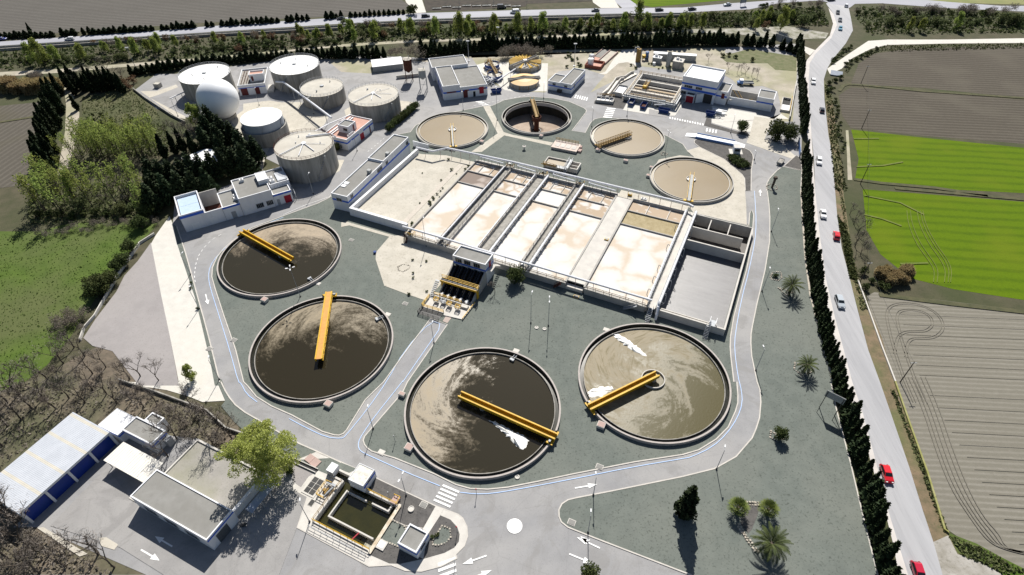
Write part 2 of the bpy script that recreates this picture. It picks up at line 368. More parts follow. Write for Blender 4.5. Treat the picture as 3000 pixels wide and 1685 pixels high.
# ------------------------------------------------------------------ foliage
rng = np.random.default_rng(11)
def quads_mesh(name, C, S, mats, tilt=1.0, asp=1.0, up=None, mi=None, extra=None):
    """many small leaf faces: centres C (n,3), sizes S (n); extra = MB of trunk and limbs (material 1)"""
    n = len(C); N = rng.normal(size=(n, 3)); N[:, 2] = np.abs(N[:, 2])+.25*tilt; N /= np.linalg.norm(N, axis=1)[:, None]
    T = rng.normal(size=(n, 3))
    if up is not None: T = T*(1-up)+np.array([0, 0, 1.0])*up*2
    A = np.cross(N, T); A /= np.linalg.norm(A, axis=1)[:, None]+1e-9; B = np.cross(A, N)
    S = np.asarray(S)[:, None]; A = A*S*.5; B = B*S*.5*asp
    V = np.concatenate([(C-A*.9-B*.3)[:, None], (C+A*.25-B)[:, None], (C+A*.9+B*.35)[:, None], (C-A*.2+B)[:, None]], 1).reshape(-1, 3)
    F = [(4*i, 4*i+1, 4*i+2, 4*i+3) for i in range(n)]; vs = V.tolist(); ms = [0]*n if mi is None else list(mi)
    if extra is not None:
        k = len(vs); vs += extra.v; F += [tuple(a+k for a in f) for f in extra.f]; ms += [1]*len(extra.f)
    me = bpy.data.meshes.new(name); me.from_pydata(vs, [], F)
    for m in mats: me.materials.append(m)
    me.polygons.foreach_set('material_index', ms); me.update(); return me
def shell(n, c, r, fill=.55):
    """n points spread through an ellipsoid, most of them near its surface"""
    d = rng.normal(size=(n, 3)); d /= np.linalg.norm(d, axis=1)[:, None]
    rad = fill+(1-fill)*rng.random(n)**.6
    return d*rad[:, None]*np.array(r)+np.array(c)
def clumps(specs, per): return np.concatenate([shell(max(8, int(per*(r[0]*r[1]+r[0]*r[2])/2)), c, r) for c, r in specs])
def grow(mb, p, d, L, r, depth, spread=.55, up=.15, kids_=3, tips=None, minr=.012):
    p, d = Vector(p), Vector(d).normalized(); q = p; pts = [p]
    for i in range(3):
        d = (d+Vector((random.uniform(-1,1), random.uniform(-1,1), random.uniform(-.5,1)))*.16+Vector((0,0,up))*.3).normalized(); q = q+d*L/3; pts.append(q)
    mb.tube(pts, r, 5 if depth > 2 else 3, 0, max(minr, r*.55))
    if depth == 0:
        if tips is not None: tips.append(q)
        return
    for i in range(kids_ if depth > 1 else kids_+1):
        t = random.uniform(.45, 1.0); b = pts[1].lerp(pts[3], t) if i else q
        nd = (d+Vector((random.uniform(-1,1), random.uniform(-1,1), random.uniform(-.6,.9)))*spread*1.6).normalized()
        grow(mb, b, nd, L*random.uniform(.6, .8), max(minr, r*.55), depth-1, spread, up, kids_, tips, minr)
LEAF = dict(
 cypress=leafmat('cypress_foliage', (.010, .020, .009), (.034, .048, .018), .08),
 poplar=leafmat('poplar_leaves', (.19, .245, .055), (.33, .375, .11), .45),
 bright=leafmat('spring_leaves', (.26, .29, .07), (.45, .46, .14), .42),
 olive=leafmat('olive_leaves', (.075, .095, .038), (.165, .185, .08), .3),
 bush=leafmat('bush_leaves', (.03, .046, .015), (.095, .115, .038), .25),
 dry=leafmat('dry_twig_haze', (.14, .12, .10), (.23, .20, .165), .2),
 russet=leafmat('russet_leaves', (.15, .095, .055), (.22, .14, .08), .2),
 reed=leafmat('reed_straw', (.24, .185, .09), (.38, .30, .16), .4),
 palm=leafmat('palm_fronds', (.028, .040, .014), (.085, .10, .034), .1),
 fan=leafmat('fan_palm_leaves', (.09, .13, .035), (.21, .25, .07), .25),
 wood=leafmat('conifer_foliage', (.012, .024, .011), (.04, .058, .024), .08))
TREES = {}
def tree_kind(kind, var=0):
    """(crown mesh with its own leaves, trunk mesh) of one tree of the kind, about its real size"""
    if (kind, var) in TREES: return TREES[(kind, var)]
    random.seed(len(kind)*31+var*7+ord(kind[0])); tk = MB(); mats = [LEAF.get(kind, LEAF['bush']), m_trunk]
    if kind == 'cypress':                                # slim hedge tree about 4.6 m tall
        tk.tube([(0,0,0),(0,0,2.5)], .09, 5, 0, .05)
        n = 620; z = .25+4.4*rng.random(n)**.85; R = .92*np.clip((4.75-z)/3.2, 0, 1)**.75*np.clip(.55+z*.5, 0, 1); a = rng.random(n)*2*np.pi
        lob = .82+.22*np.sin(a*3+z*2.2+var)+.12*rng.normal(size=n); q = R*lob*(.55+.45*rng.random(n)**.5)
        C = np.stack([q*np.cos(a), q*np.sin(a), z], 1); me = quads_mesh('crown', C, .30+.22*rng.random(n), mats, .2, 1.9, .8)
    elif kind == 'tallcypress':                          # wind-combed cypress about 11 m
        mats[0] = LEAF['cypress']; tk.tube([(0,0,0),(0,0,6)], .22, 6, 0, .1)
        n = 1500; z = .5+10.5*rng.random(n)**.9; R = 1.75*np.clip((11.2-z)/7.5, 0, 1)**.8*np.clip(.5+z*.25, 0, 1); a = rng.random(n)*2*np.pi
        lob = .85+.25*np.sin(a*2+z*1.1+var*2)+.14*rng.normal(size=n); q = R*lob*(.5+.5*rng.random(n)**.5)
        C = np.stack([q*np.cos(a)+.12*z*.3, q*np.sin(a), z], 1); me = quads_mesh('crown', C, .4+.35*rng.random(n), mats, .2, 1.9, .8)
    elif kind == 'wood':                                 # big dark conifer about 10 m
        tk.tube([(0,0,0),(0,0,7)], .25, 6, 0, .08); sp = []
        for i in range(26):
            z = 1.5+8*i/26; R = 3.1*(1-z/11.5)+.4; a = i*2.4; sp.append(((R*.55*math.cos(a), R*.55*math.sin(a), z), (R*.62, R*.62, .9)))
        sp.append(((0,0,9.7), (.7,.7,1.2))); C = clumps(sp, 30); me = quads_mesh('crown', C, .45+.35*rng.random(len(C)), mats, .5, 1.5, .3)
    elif kind == 'poplar':                               # loose pyramid of fresh leaves, 11 m
        for i in range(14):
            a = i*2.4; z = 2+i*.55; tk.tube([(0,0,z),(math.cos(a)*1.5,math.sin(a)*1.5,z+2.2)], .07, 4, 0, .02)
        tk.tube([(0,0,0),(.1,0,5),(0,.1,10)], .2, 6, 0, .04); sp = []
        for i in range(46):
            z = 2.2+8.6*random.random(); R = 2.7*(1-((z-3.5)/9.5)**2 if z > 3.5 else .75)*random.uniform(.4, 1); a = random.uniform(0, 6.28)
            sp.append(((R*math.cos(a), R*math.sin(a), z), (.85, .85, 1.3)))
        C = clumps(sp, 64); me = quads_mesh('crown', C, .26+.24*rng.random(len(C)), mats, .4, 1.3, .3)
    elif kind == 'grove':                                # thin leaning spring poplar, pale leaves on bare stems, 9 m
        mats = [LEAF['poplar'], m_trunk]; tk.tube([(0,0,0),(.3,.1,4),(.8,.3,8.5)], .12, 5, 0, .03); sp = []
        for i in range(12): a = i*2.4; z = 2.5+i*.45; tk.tube([(.08*z,.03*z,z),(.08*z+math.cos(a)*.9,math.sin(a)*.9,z+1.6)], .05, 3, 0, .015)
        for i in range(20):
            z = 3.2+5.8*random.random(); a = random.uniform(0, 6.28); R = random.uniform(.2, 1.25)
            sp.append(((.09*z+R*math.cos(a), .03*z+R*math.sin(a), z), (.55, .55, .9)))
        C = clumps(sp, 40); me = quads_mesh('crown', C, .18+.16*rng.random(len(C)), mats, .4, 1.3, .3)
    elif kind == 'bare':                                 # leafless tree, fine twigs, 8 m
        mats = [m_twig, m_twig]; tips = []; grow(tk, (0,0,0), (.05,.05,1), 2.8, .17, 4, .6, .2, 3, tips, .022)
        T = np.array([tuple(t) for t in tips]); C = np.repeat(T, 3, 0)+rng.normal(size=(len(T)*3, 3))*.35
        me = quads_mesh('crown', C, .35+.4*rng.random(len(C)), mats, .3, .07, .5)
    elif kind == 'dry':                                  # dense leafless thicket shrub, 4 m
        mats = [LEAF['dry'], m_trunk]
        for i in range(7):
            a = i*.9; tk.tube([(0,0,0),(math.cos(a)*.8,math.sin(a)*.8,1.6),(math.cos(a)*1.6,math.sin(a)*1.6,3.2)], .06, 4, 0, .02)
        sp = [((random.uniform(-1.5,1.5), random.uniform(-1.5,1.5), random.uniform(1.2,3.4)), (1.0, 1.0, 1.0)) for _ in range(14)]
        C = clumps(sp, 48); me = quads_mesh('crown', C, .25+.3*rng.random(len(C)), mats, .3, .32, .6)
    elif kind in ('olive', 'bush', 'russet', 'shrub', 'round', 'bright'):
        if kind == 'bright':                             # the large yellow-green tree, about 13 m
            tips = []; grow(tk, (0,0,0), (0,0,1), 4.2, .38, 4, .6, .22, 3, tips, .02); sp = []
            for t in tips: sp.append((tuple(t*1.0+Vector((0,0,.3))), (.75, .75, .6)))
            for i in range(60): a = random.uniform(0,6.28); R = random.uniform(.8,4.8); sp.append(((R*math.cos(a), R*math.sin(a), 4.5+random.random()*6.5*(1-R/7)), (1.1, 1.1, .9)))
            C = clumps(sp, 190); me = quads_mesh('crown', C, .11+.13*rng.random(len(C)), mats, .5, 1.3, .2)
        else:
            h, R, k = dict(olive=(3.4, 2.0, 16), bush=(2.2, 1.5, 12), russet=(3.6, 1.9, 14), shrub=(1.1, .9, 8), round=(4.6, 2.5, 26))[kind]
            mats[0] = LEAF[{'shrub': 'bush', 'round': 'bush'}.get(kind, kind)]
            for i in range(5): a = i*1.3; tk.tube([(0,0,0),(math.cos(a)*R*.4,math.sin(a)*R*.4,h*.6)], .05*h/2, 4, 0, .02)
            sp = []
            for i in range(k):
                a = random.uniform(0, 6.28); q = R*random.uniform(.1, .72); z = h*random.uniform(.25, .82)
                if kind == 'round': z = h*(.18+.62*random.random()); q *= math.sqrt(max(.15, 1-((z/h-.5)/.5)**2))
                sp.append(((q*math.cos(a), q*math.sin(a), z), (R*.42, R*.42, h*.2)))
            C = clumps(sp, {'shrub': 160, 'round': 75, 'bush': 90}.get(kind, 60)); me = quads_mesh('crown', C, (.2 if kind != 'shrub' else .13)+.18*rng.random(len(C)), mats, .5, 1.2, .2)
    elif kind == 'reed':
        n = 1300; a = rng.random(n)*6.28; q = 1.6*rng.random(n)**.5; z = .3+2.7*rng.random(n)
        C = np.stack([q*np.cos(a), q*np.sin(a), z], 1); me = quads_mesh('crown', C, .16+.14*rng.random(n), mats, 0, 7.0, .85)
    elif kind in ('palm', 'fan'):
        H = 3.3 if kind == 'palm' else 1.9
        tk.tube([(0,0,0),(0,0,H*.5),(0,0,H)], .38, 9, 0, .30); CC = MB()
        if kind == 'palm':
            for i in range(42):
                az = i*2.399; el = 1.25-1.75*(i/42)**.9; L = 3.0+random.uniform(-.3,.4); p = Vector((math.cos(az)*.2, math.sin(az)*.2, H)); pr = p
                for j in range(10):
                    e = el-1.15*(j/10)**1.5; d = Vector((math.cos(az)*math.cos(e), math.sin(az)*math.cos(e), math.sin(e))); q = pr+d*L/10
                    sdv = Vector((-math.sin(az), math.cos(az), 0)); w = .46*math.sin(math.pi*(j+.9)/11.5)
                    for sgn in (-1, 1):
                        for kq in range(2):
                            b = pr.lerp(q, kq/2+.1); tip = b+sdv*sgn*w+d*w*.55+Vector((0,0,-.12)); CC.add([b-d*.045, b+d*.10, tip], [(0,1,2)], 0)
                    pr = q
        else:
            for i in range(40):
                az = i*2.399; e = 1.5-1.75*(i/40); d = Vector((math.cos(az)*math.cos(e), math.sin(az)*math.cos(e), math.sin(e))); c = Vector((0,0,H))+d*(.45+.65*(i/40))
                sdv = Vector((-math.sin(az), math.cos(az), 0)); u = sdv.cross(d)
                for j in range(13):
                    t = -1.5+3.0*j/12; v = (d*math.cos(t)+sdv*math.sin(t))*random.uniform(.8,1.1)+u*random.uniform(-.2,.1); w = (sdv*math.cos(t)-d*math.sin(t))*.05
                    CC.add([c-w*.4, c+w*.4, c+v*.7+w, c+v, c+v*.7-w], [(0,1,2,3,4)], 0)
        me = bpy.data.meshes.new('crown'); me.from_pydata(CC.v, [], CC.f); me.materials.append(LEAF[kind])
    tm = bpy.data.meshes.new('trunk'); tm.from_pydata(tk.v, [], tk.f); tm.materials.append(m_trunk)
    if kind in ('cypress', 'shrub', 'reed'):             # small in the photograph: trunk and crown in one mesh
        pass
    TREES[(kind, var)] = (me, tm); return TREES[(kind, var)]
KN = dict(cypress=('cypress_tree', 'cypress'), tallcypress=('cypress_tree', 'cypress'), wood=('conifer_tree', 'conifer'), poplar=('poplar_tree', 'poplar'), grove=('poplar_tree', 'poplar'),
          bare=('bare_tree', 'bare tree'), dry=('leafless_bush', 'bush'), olive=('olive_bush', 'bush'), bush=('bush', 'bush'), russet=('russet_tree', 'tree'), shrub=('small_shrub', 'shrub'),
          round=('round_tree', 'tree'), bright=('willow_tree', 'tree'), reed=('reed_clump', 'reeds'), palm=('palm_tree', 'palm'), fan=('fan_palm', 'palm'))
def plant(kind, loc, s=1.0, label='', group=None, var=None, rz=None, lone=None, sz=None, wid=1.0):
    """one tree or bush; lone=True gives it crown and trunk as parts, else it is one mesh"""
    var = random.randrange(3) if var is None else var
    st = random.getstate(); me, tm = tree_kind(kind, var); random.setstate(st)
    nm, cat = KN[kind]; rz = random.uniform(0, 6.28) if rz is None else rz
    lone = kind not in ('cypress', 'shrub', 'reed', 'dry') if lone is None else lone
    loc = (loc[0], loc[1], loc[2] if len(loc) > 2 else 0.0)
    if lone:
        o = bpy.data.objects.new(nm, None); COL.objects.link(o)
        for n2, mm in (('crown', me), ('trunk', tm)):
            c = bpy.data.objects.new(n2, mm); COL.objects.link(c); c.parent = o
    else:
        o = bpy.data.objects.new(nm, me); COL.objects.link(o)
    o.location = loc; o.rotation_euler = (0, 0, rz); o.scale = (s*wid, s*wid, s*(sz or 1.0))
    return tag(o, label, cat, group)
# ------------------------------------------------------------------ main places, measured off the photograph (metres)
GRID = D2R(-25.8)
BF = frame((19.4, 115.0), GRID)                          # aeration block: x along its front wall, y to the back
KF = frame((-16.17, 123.76), D2R(-24.8))                 # screw pump station
QF = frame((-39.48, 52.28), D2R(-26.2))                  # intake basin
TANKS = dict(A=(-67.81,132.74), B=(-47.59,97.41), C=(-7.08,77.94), D=(32.79,85.21), E=(-21.98,206.79), F=(10.92,215.65), G=(44.26,198.65), H=(61.39,169.4))
RBIG, RSM = 17.6, 13.9
def loc(fr, x, y, z=0): return fr @ Vector((x, y, z))
def circ(c, r, n=72): return [Vector((c[0]+r*math.cos(2*math.pi*i/n), c[1]+r*math.sin(2*math.pi*i/n))) for i in range(n)]
HOLES.append(circ(TANKS['F'], RSM-.45))
HOLES.append([loc(BF, *q) for q in ((20.2,.6),(36.9,.6),(36.9,45.3),(20.2,45.3))])
HOLES.append([loc(QF, *q) for q in ((.25,.25),(13.2,.25),(13.2,10.9),(-2.6,10.9),(-2.6,9.6),(-.1,9.6))])

# ------------------------------------------------------------------ ground
g_soil = M('scrub_soil', (.085, .075, .048), (.055, .055, .03), .25, .95, fine=(.03, .036, .018), fs=1.6, fa=.6, big=(.042, .055, .018), bs=.03, ba=.7, bmp=.5)
g_wood = M('leaf_litter_soil', (.150, .122, .092), (.10, .085, .064), .5, .95, fine=(.03, .028, .022), fs=1.2, fa=.6, big=(.06, .075, .03), bs=.06, ba=.6, bmp=.5)
g_mead = M('meadow_grass', (.050, .090, .009), (.075, .118, .018), .22, .95, fine=(.025, .04, .008), fs=2.2, fa=.6, big=(.10, .095, .05), bs=.032, ba=.55, bmp=.6)
g_gravel = M('green_grey_gravel', (.142, .158, .143), (.118, .133, .121), .35, .95, .1, fine=(.055, .062, .054), fs=2.2, fa=.8, big=(.168, .178, .158), bs=.045, ba=.55, bmp=.35)
g_darkg = M('dark_volcanic_gravel', (.115, .11, .106), (.085, .082, .08), .8, .95, .1, fine=(.03, .03, .03), fs=3, fa=.85, big=(.125, .118, .11), bs=.09, bmp=.4)
g_asph = M('site_asphalt', (.268, .267, .272), (.228, .228, .234), .25, .8, .25, fine=(.15, .15, .15), fs=4, fa=.4, big=(.325, .316, .306), bs=.045, ba=.6, stain=(.21, .205, .2))
g_asphd = M('patched_asphalt', (.275, .268, .264), (.24, .235, .232), .3, .8, .25, fine=(.13, .13, .13), fs=4, fa=.4, big=(.31, .303, .295), bs=.06, ba=.5, stain=(.20, .195, .192))
g_road = M('pale_road_asphalt', (.335, .338, .355), (.265, .268, .284), .5, .75, .2, fine=(.22, .22, .235), fs=2.5, fa=.45, big=(.42, .42, .43), bs=.03, ba=.6, stretch=(1.2, .06, 1))
g_hwy = M('highway_asphalt', (.33, .335, .37), (.285, .29, .325), .08, .75, .2, fine=(.23, .235, .25), fs=2, fa=.4, stretch=(.25, 1.6, 1))
g_pave = M('road_pavement', (.52, .495, .475), (.46, .435, .42), .3, .85, fine=(.4, .37, .34), fs=3, fa=.3)
g_sand = M('pale_sand', (.50, .47, .41), (.42, .395, .34), .35, .95, fine=(.16, .14, .10), fs=1.5, fa=.45, big=(.42, .39, .33), bs=.08, ba=.5, bmp=.3)
g_white = M('white_chippings', (.56, .545, .505), (.50, .485, .45), .5, .95, fine=(.4, .37, .32), fs=3, fa=.5, big=(.55, .53, .48), bs=.08)
g_grey = M('pinkish_grey_gravel', (.285, .268, .266), (.255, .24, .238), .4, .95, fine=(.19, .175, .17), fs=3, fa=.6, big=(.315, .296, .29), bs=.06)
g_dirt = M('pale_dirt', (.40, .36, .30), (.29, .265, .215), .2, .95, fine=(.2, .18, .13), fs=1.8, fa=.5, big=(.26, .26, .15), bs=.05, ba=.7, bmp=.3)
g_verge = M('dry_verge', (.19, .14, .09), (.12, .10, .06), .5, .95, fine=(.07, .08, .035), fs=2, fa=.6, big=(.10, .12, .045), bs=.07, ba=.7, bmp=.5)
g_mark = M('road_paint', (.78, .78, .77), (.70, .70, .69), .8, .6, fine=(.5, .5, .5), fs=5, fa=.3)
g_markb = M('blue_line_paint', (.34, .48, .74), (.40, .52, .72), .4, .6, fine=(.4, .42, .46), fs=2, fa=.6)
g_kerb = M('kerb_concrete', (.52, .49, .45), (.44, .42, .385), .6, .9)
th1 = ang(P('R3', 1500, 470), P('R3', 2500, 505)); th2 = ang(P('R9', 1830, 90), P('R9', 2561, 125)); th3 = ang(P('R1', 0, 190), P('R1', 2000, 90))
f_top = furrow('ploughed_grey_field', (.080, .075, .068), (.140, .132, .12), 2.6, th3, amt=.9, speck=(.075, .068, .06))
f_br1 = furrow('ploughed_brown_field', (.070, .062, .050), (.115, .102, .085), 2.2, th1, patch=(.10, .09, .072), amt=.75, speck=(.10, .088, .055))
f_br2 = furrow('harrowed_field', (.165, .155, .128), (.225, .212, .182), 1.3, th2, amt=.7, speck=(.145, .137, .112))
f_gr1 = furrow('young_green_crop', (.085, .140, .003), (.042, .080, .003), 4.2, th1, patch=(.105, .145, .006), amt=.55, speck=(.045, .08, .003))
f_plot = furrow('dry_ploughed_plot', (.085, .077, .065), (.135, .123, .104), 2.4, D2R(80), patch=(.085, .078, .055), amt=.6, speck=(.065, .06, .045))
f_gard = furrow('vegetable_rows', (.055, .062, .028), (.085, .085, .045), 1.6, D2R(88), patch=(.045, .058, .02), amt=.3, speck=(.035, .045, .018))
sheet('ground', [(-900,-300),(900,-300),(900,1300),(-900,1300)], 0.0, g_soil)
zz = [0.012]
def lay(name, k, pts, mat, up=.002, sm=0):
    zz[0] += up; q = PL(k, pts)
    if sm: q = smooth_poly(q, sm)
    return sheet(name, q, zz[0], mat)
X = []                                                   # (region, points) helpers for outlines crossing several crops
def multi(*segs): return [p for k, pts in segs for p in PL(k, pts)]
def layw(name, pts, mat, up=.002, sm=0):
    zz[0] += up; return sheet(name, smooth_poly(pts, sm) if sm else pts, zz[0], mat)
# outer land
lay('ploughed_field', 'D', [(-900,-60),(700,-60),(1010,0),(1042,22),(900,38),(500,58),(0,94),(-900,170)], f_top)
lay('ploughed_field', 'D', [(2160,160),(2200,135),(2290,122),(2576,115),(3300,112),(3300,262),(2576,246),(2300,220),(2140,212)], f_br1)
lay('ploughed_field', 'D', [(2110,240),(2140,220),(2180,222),(2300,228),(2576,252),(3300,280),(3300,400),(2576,362),(2300,340),(2140,322),(2118,290)], f_br1)
lay('crop_field', 'D', [(2141,326),(2300,344),(2576,372),(3300,425),(3300,540),(2576,486),(2350,475),(2150,455),(2160,400)], f_gr1)
lay('crop_field', 'D', [(2170,476),(2350,490),(2576,508),(3300,560),(3300,800),(2576,755),(2400,728),(2290,700),(2215,640),(2180,580)], f_gr1)
lay('harrowed_field', 'D', [(2180,745),(2200,735),(2300,748),(2576,780),(3300,850),(3500,2000),(2900,1800),(2576,1447),(2480,1400),(2380,1330),(2300,1180),(2230,930)], f_br2)
lay('crop_field', 'D', [(1570,-40),(1950,-40),(1850,-2),(1640,18),(1590,8)], f_gr1)
lay('crop_field', 'D', [(2290,-40),(3300,-60),(3300,20),(2576,12),(2420,8),(2260,-6)], M('rough_pasture', (.16, .18, .07), (.22, .21, .10), .1, .95, fine=(.3, .28, .03), fs=.8, fa=.5))
lay('meadow', 'D', [(-700,560),(70,590),(180,560),(300,560),(395,545),(405,560),(300,660),(215,790),(170,860),(100,940),(-60,1030),(-700,1200)], g_mead, sm=1)
lay('wood_floor', 'D', [(-700,1010),(0,985),(110,945),(190,900),(260,865),(450,990),(600,1060),(600,1447),(500,1900),(-700,1900)], g_wood)
lay('ploughed_plot', 'R1', [(-900,790),(0,800),(370,765),(345,850),(345,1000),(300,1250),(250,1390),(0,1420),(-900,1500)], f_plot)
lay('dirt_path', 'R1', [(480,640),(560,700),(560,800),(600,850),(590,1000),(560,1110),(500,1310),(430,1330),(490,1000),(500,800)], g_dirt)
lay('garden_ground', 'R1', [(620,760),(900,660),(1020,690),(1180,830),(1200,900),(900,960),(620,960)], M('garden_scrub', (.075, .08, .035), (.045, .055, .02), .3, .95, fine=(.11, .10, .06), fs=1.3, fa=.6, big=(.10, .095, .05), bs=.08, ba=.7, bmp=.5))
lay('vegetable_rows', 'R1', [(920,760),(990,755),(1000,850),(925,850)], f_gard); lay('vegetable_rows', 'R1', [(1040,790),(1090,785),(1105,840),(1050,850)], f_gard)
lay('riverside_path', 'R1', [(-200,560),(0,545),(480,520),(1100,470),(1500,440),(2576,340),(2576,352),(1500,458),(1100,492),(480,548),(0,580),(-200,600)], g_dirt)
lay('riverside_path', 'R2', [(0,335),(600,300),(1200,288),(2000,250),(2576,228),(2576,240),(2000,268),(1200,305),(600,318),(0,355)], g_dirt)
lay('riverbed', 'R3', [(0,225),(400,215),(800,200),(1100,250),(1080,290),(700,300),(400,255),(0,245)], M('river_gravel', (.36, .345, .31), (.15, .15, .10), .3, .9, fine=(.1, .12, .05), fs=1, fa=.6))
m_water = M('river_water', (.09, .10, .08), (.05, .06, .05), .2, .12, .5)
lay('stream', 'R2', [(1900,232),(2300,218),(2576,210),(2576,222),(2300,230),(1900,243)], m_water)
# public roads
hw_top = [('R1',[(-600,370),(0,315),(520,280),(1100,240),(1500,205),(2000,170),(2576,132)]),('R2',[(600,100),(1300,78),(1900,65),(2576,58)]),('R3',[(370,25),(740,0),(1000,-30)])]
hw_bot = [('R3',[(1120,20),(1000,6),(740,24),(500,72),(380,76),(0,96)]),('R2',[(2000,105),(1300,122),(600,146),(0,180)]),('R1',[(1290,262),(0,346),(-600,405)])]
layw('highway', multi(*hw_top, *hw_bot), g_hwy)
lay('highway', 'R3', [(1100,-40),(1500,-30),(2000,15),(2400,45),(2576,45),(3600,40),(3600,90),(2576,88),(2000,62),(1500,26),(1300,30),(1260,60),(1090,40)], g_hwy)
lay('side_road', 'R2', [(2050,0),(2150,-20),(2260,58),(2120,62)], g_hwy)
lay('forecourt', 'R2', [(470,-30),(600,-30),(640,95),(570,100),(490,20)], g_white)
lay('forecourt', 'R2', [(1890,-20),(2050,-20),(2100,62),(1960,62),(1900,20)], g_white)
lay('dark_plot', 'R2', [(610,-40),(1900,-40),(1890,10),(1400,30),(1390,50),(800,85),(640,85)], M('dark_plot_soil', (.035,.03,.026), (.06,.05,.04), .3, .95, fine=(.02,.03,.012), fs=1, fa=.6))
road_l = [('R3',[(1080,25),(1140,110),(1165,190),(1120,290),(1000,410),(958,480),(950,600),(952,720),(970,1000),(990,1200),(1000,1443)]),('R6',[(1030,300),(1080,660),(1150,960),(1215,1200),(1280,1443)]),('R9',[(1350,230),(1450,600),(1540,960),(1640,1290),(1690,1447),(1850,2000)])]
road_r = [('R9',[(2300,2000),(1955,1447),(1900,1260),(1800,960),(1700,640),(1570,260),(1480,0)]),('R6',[(1400,1200),(1320,900),(1260,660),(1200,430),(1165,180),(1150,0)]),('R3',[(1130,1180),(1100,1020),(1070,760),(1065,600),(1090,520),(1130,450),(1230,330),(1285,230),(1270,140),(1250,50)])]
layw('verge', multi(('R3',[(1065,600),(1100,1020),(1150,1443)]),('R6',[(1165,180),(1260,660),(1400,1200),(1480,1443)]),('R9',[(1570,260),(1700,640),(1955,1447),(2150,1447),(2000,1130),(1880,830),(1760,480),(1620,120)]),('R6',[(1500,1100),(1370,800),(1290,520),(1240,200),(1210,0)]),('R3',[(1210,1300),(1160,1000),(1130,740)])), g_verge)
layw('public_road', multi(*road_l, *road_r), g_road)
pave_l = [('R9',[(1660,2000),(1620,1447),(1580,1220),(1500,900),(1430,660),(1330,330),(1220,0)]),('R6',[(1130,1080),(1050,720),(985,320),(960,0)]),('R3',[(955,1200),(935,960),(912,720),(905,600),(915,480),(1000,380),(1110,270),(1135,180),(1100,60)])]
layw('pavement', multi(('R3',[(1140,110),(1165,190),(1120,290),(1000,410),(958,480),(950,600),(952,720),(970,1000),(1000,1443)]),('R6',[(1030,300),(1080,660),(1150,960),(1215,1200),(1280,1443)]),('R9',[(1350,230),(1450,600),(1540,960),(1690,1447),(1850,2000)]), *pave_l), g_pave)
lay('farm_track', 'R3', [(1090,520),(1250,410),(1400,310),(1550,300),(2000,300),(2576,290),(3600,250),(3600,285),(2576,325),(2000,330),(1550,340),(1420,370),(1280,440),(1200,520),(1110,560)], g_white)
lay('farm_track', 'R3', [(1230,985),(1250,985),(1265,1200),(1280,1360),(1245,1360),(1240,1180)], g_dirt)
lay('farm_track', 'R3', [(890,340),(1000,380),(960,420),(900,380)], g_white)
lay('roadside_dirt', 'R9', [(1880,1200),(1990,1150),(2060,1290),(2250,1360),(2400,1447),(2500,1700),(2100,1700),(1950,1447)], M('limey_rubble', (.36, .345, .32), (.24, .225, .195), .3, .95, fine=(.14, .13, .10), fs=1.5, fa=.6, bmp=.5))
lay('roadside_grass', 'R9', [(1990,1130),(2200,1210),(2400,1320),(2561,1400),(2561,1700),(2400,1447),(2250,1350),(2060,1280)], g_mead)
# the works: asphalt over everything, gravel beds laid on it
site = multi(('R3',[(870,330),(905,900),(890,1290)]),('R6',[(890,0),(920,500),(960,800),(1040,1090),(1130,1443)]),('R9',[(1150,200),(1260,620),(1340,960),(1460,1447),(1560,2000)]),('R8',[(0,2000)]),('R7',[(0,2000),(200,1447),(1100,1447),(280,1090),(100,1090),(870,380),(1260,400),(1480,420),(2030,700),(2380,660),(1740,240),(1650,20)]),('R4',[(1560,1050),(1450,640),(1380,380),(1300,300)]),('Z3',[(60,900),(580,830),(1380,540)]),('R1',[(1990,1190),(1800,1000),(1180,820),(1020,680),(1180,560),(1320,560),(2000,470)]),('R2',[(0,410),(640,440),(2000,380),(2576,380)]))
layw('site_asphalt', site, g_asph)
lay('dry_ground', 'R2', [(-100,400),(230,470),(420,470),(650,450),(930,440),(1200,420),(1560,380),(2000,375),(2900,360),(2860,640),(2700,560),(2400,520),(2250,500),(2180,560),(2000,640),(1880,700),(1990,570),(1830,520),(1640,540),(1560,600),(1540,700),(1290,690),(1110,620),(980,430),(900,420),(640,470),(540,460),(300,560),(0,545),(-80,480)], g_dirt)
lay('dry_ground', 'R3', [(0,400),(300,400),(870,420),(855,640),(820,920),(740,920),(740,680),(560,600),(400,560),(300,500),(0,470)], g_dirt)
lay('rough_grass', 'R3', [(280,430),(500,370),(860,430),(855,540),(700,530),(640,480),(450,480),(330,470)], M('rough_grass', (.16, .155, .09), (.10, .115, .05), .4, .95, fine=(.06, .09, .03), fs=2, fa=.6, bmp=.4))
lay('concrete_track', 'R2', [(1940,560),(1990,545),(2060,440),(2120,380),(2240,370),(2230,500),(2160,470),(2090,480),(2000,560)], g_white)
lay('paved_yard', 'R2', [(1100,470),(1560,480),(1550,690),(1290,690),(1230,680),(1140,600),(990,500)], g_white)
lay('sandy_yard', 'Z2', [(-20,560),(140,440),(140,360),(470,320),(620,345),(860,340),(1060,470),(1200,530),(1150,620),(1080,680),(700,720),(640,560),(420,1000),(380,1200)], g_sand)
lay('sandy_yard', 'Z2', [(1400,440),(1500,380),(2090,320),(2260,340),(2100,460),(1700,520),(1420,520)], g_sand)
lay('sandy_yard', 'Z2', [(1300,1060),(1400,1060),(1340,1200),(1280,1230),(1230,1200)], g_sand)
lay('concrete_path', 'R1', [(1060,690),(1180,690),(1330,640),(1345,660),(1190,720),(1130,740),(1400,880),(1400,900),(1340,890)], g_sand)
lay('white_strip', 'R4', [(1280,190),(1180,330),(1140,400),(1220,800),(1290,1130),(1350,1443),(1620,1443),(1590,1300),(1520,1000),(1470,800),(1410,620),(1340,410),(1310,260)], g_white)
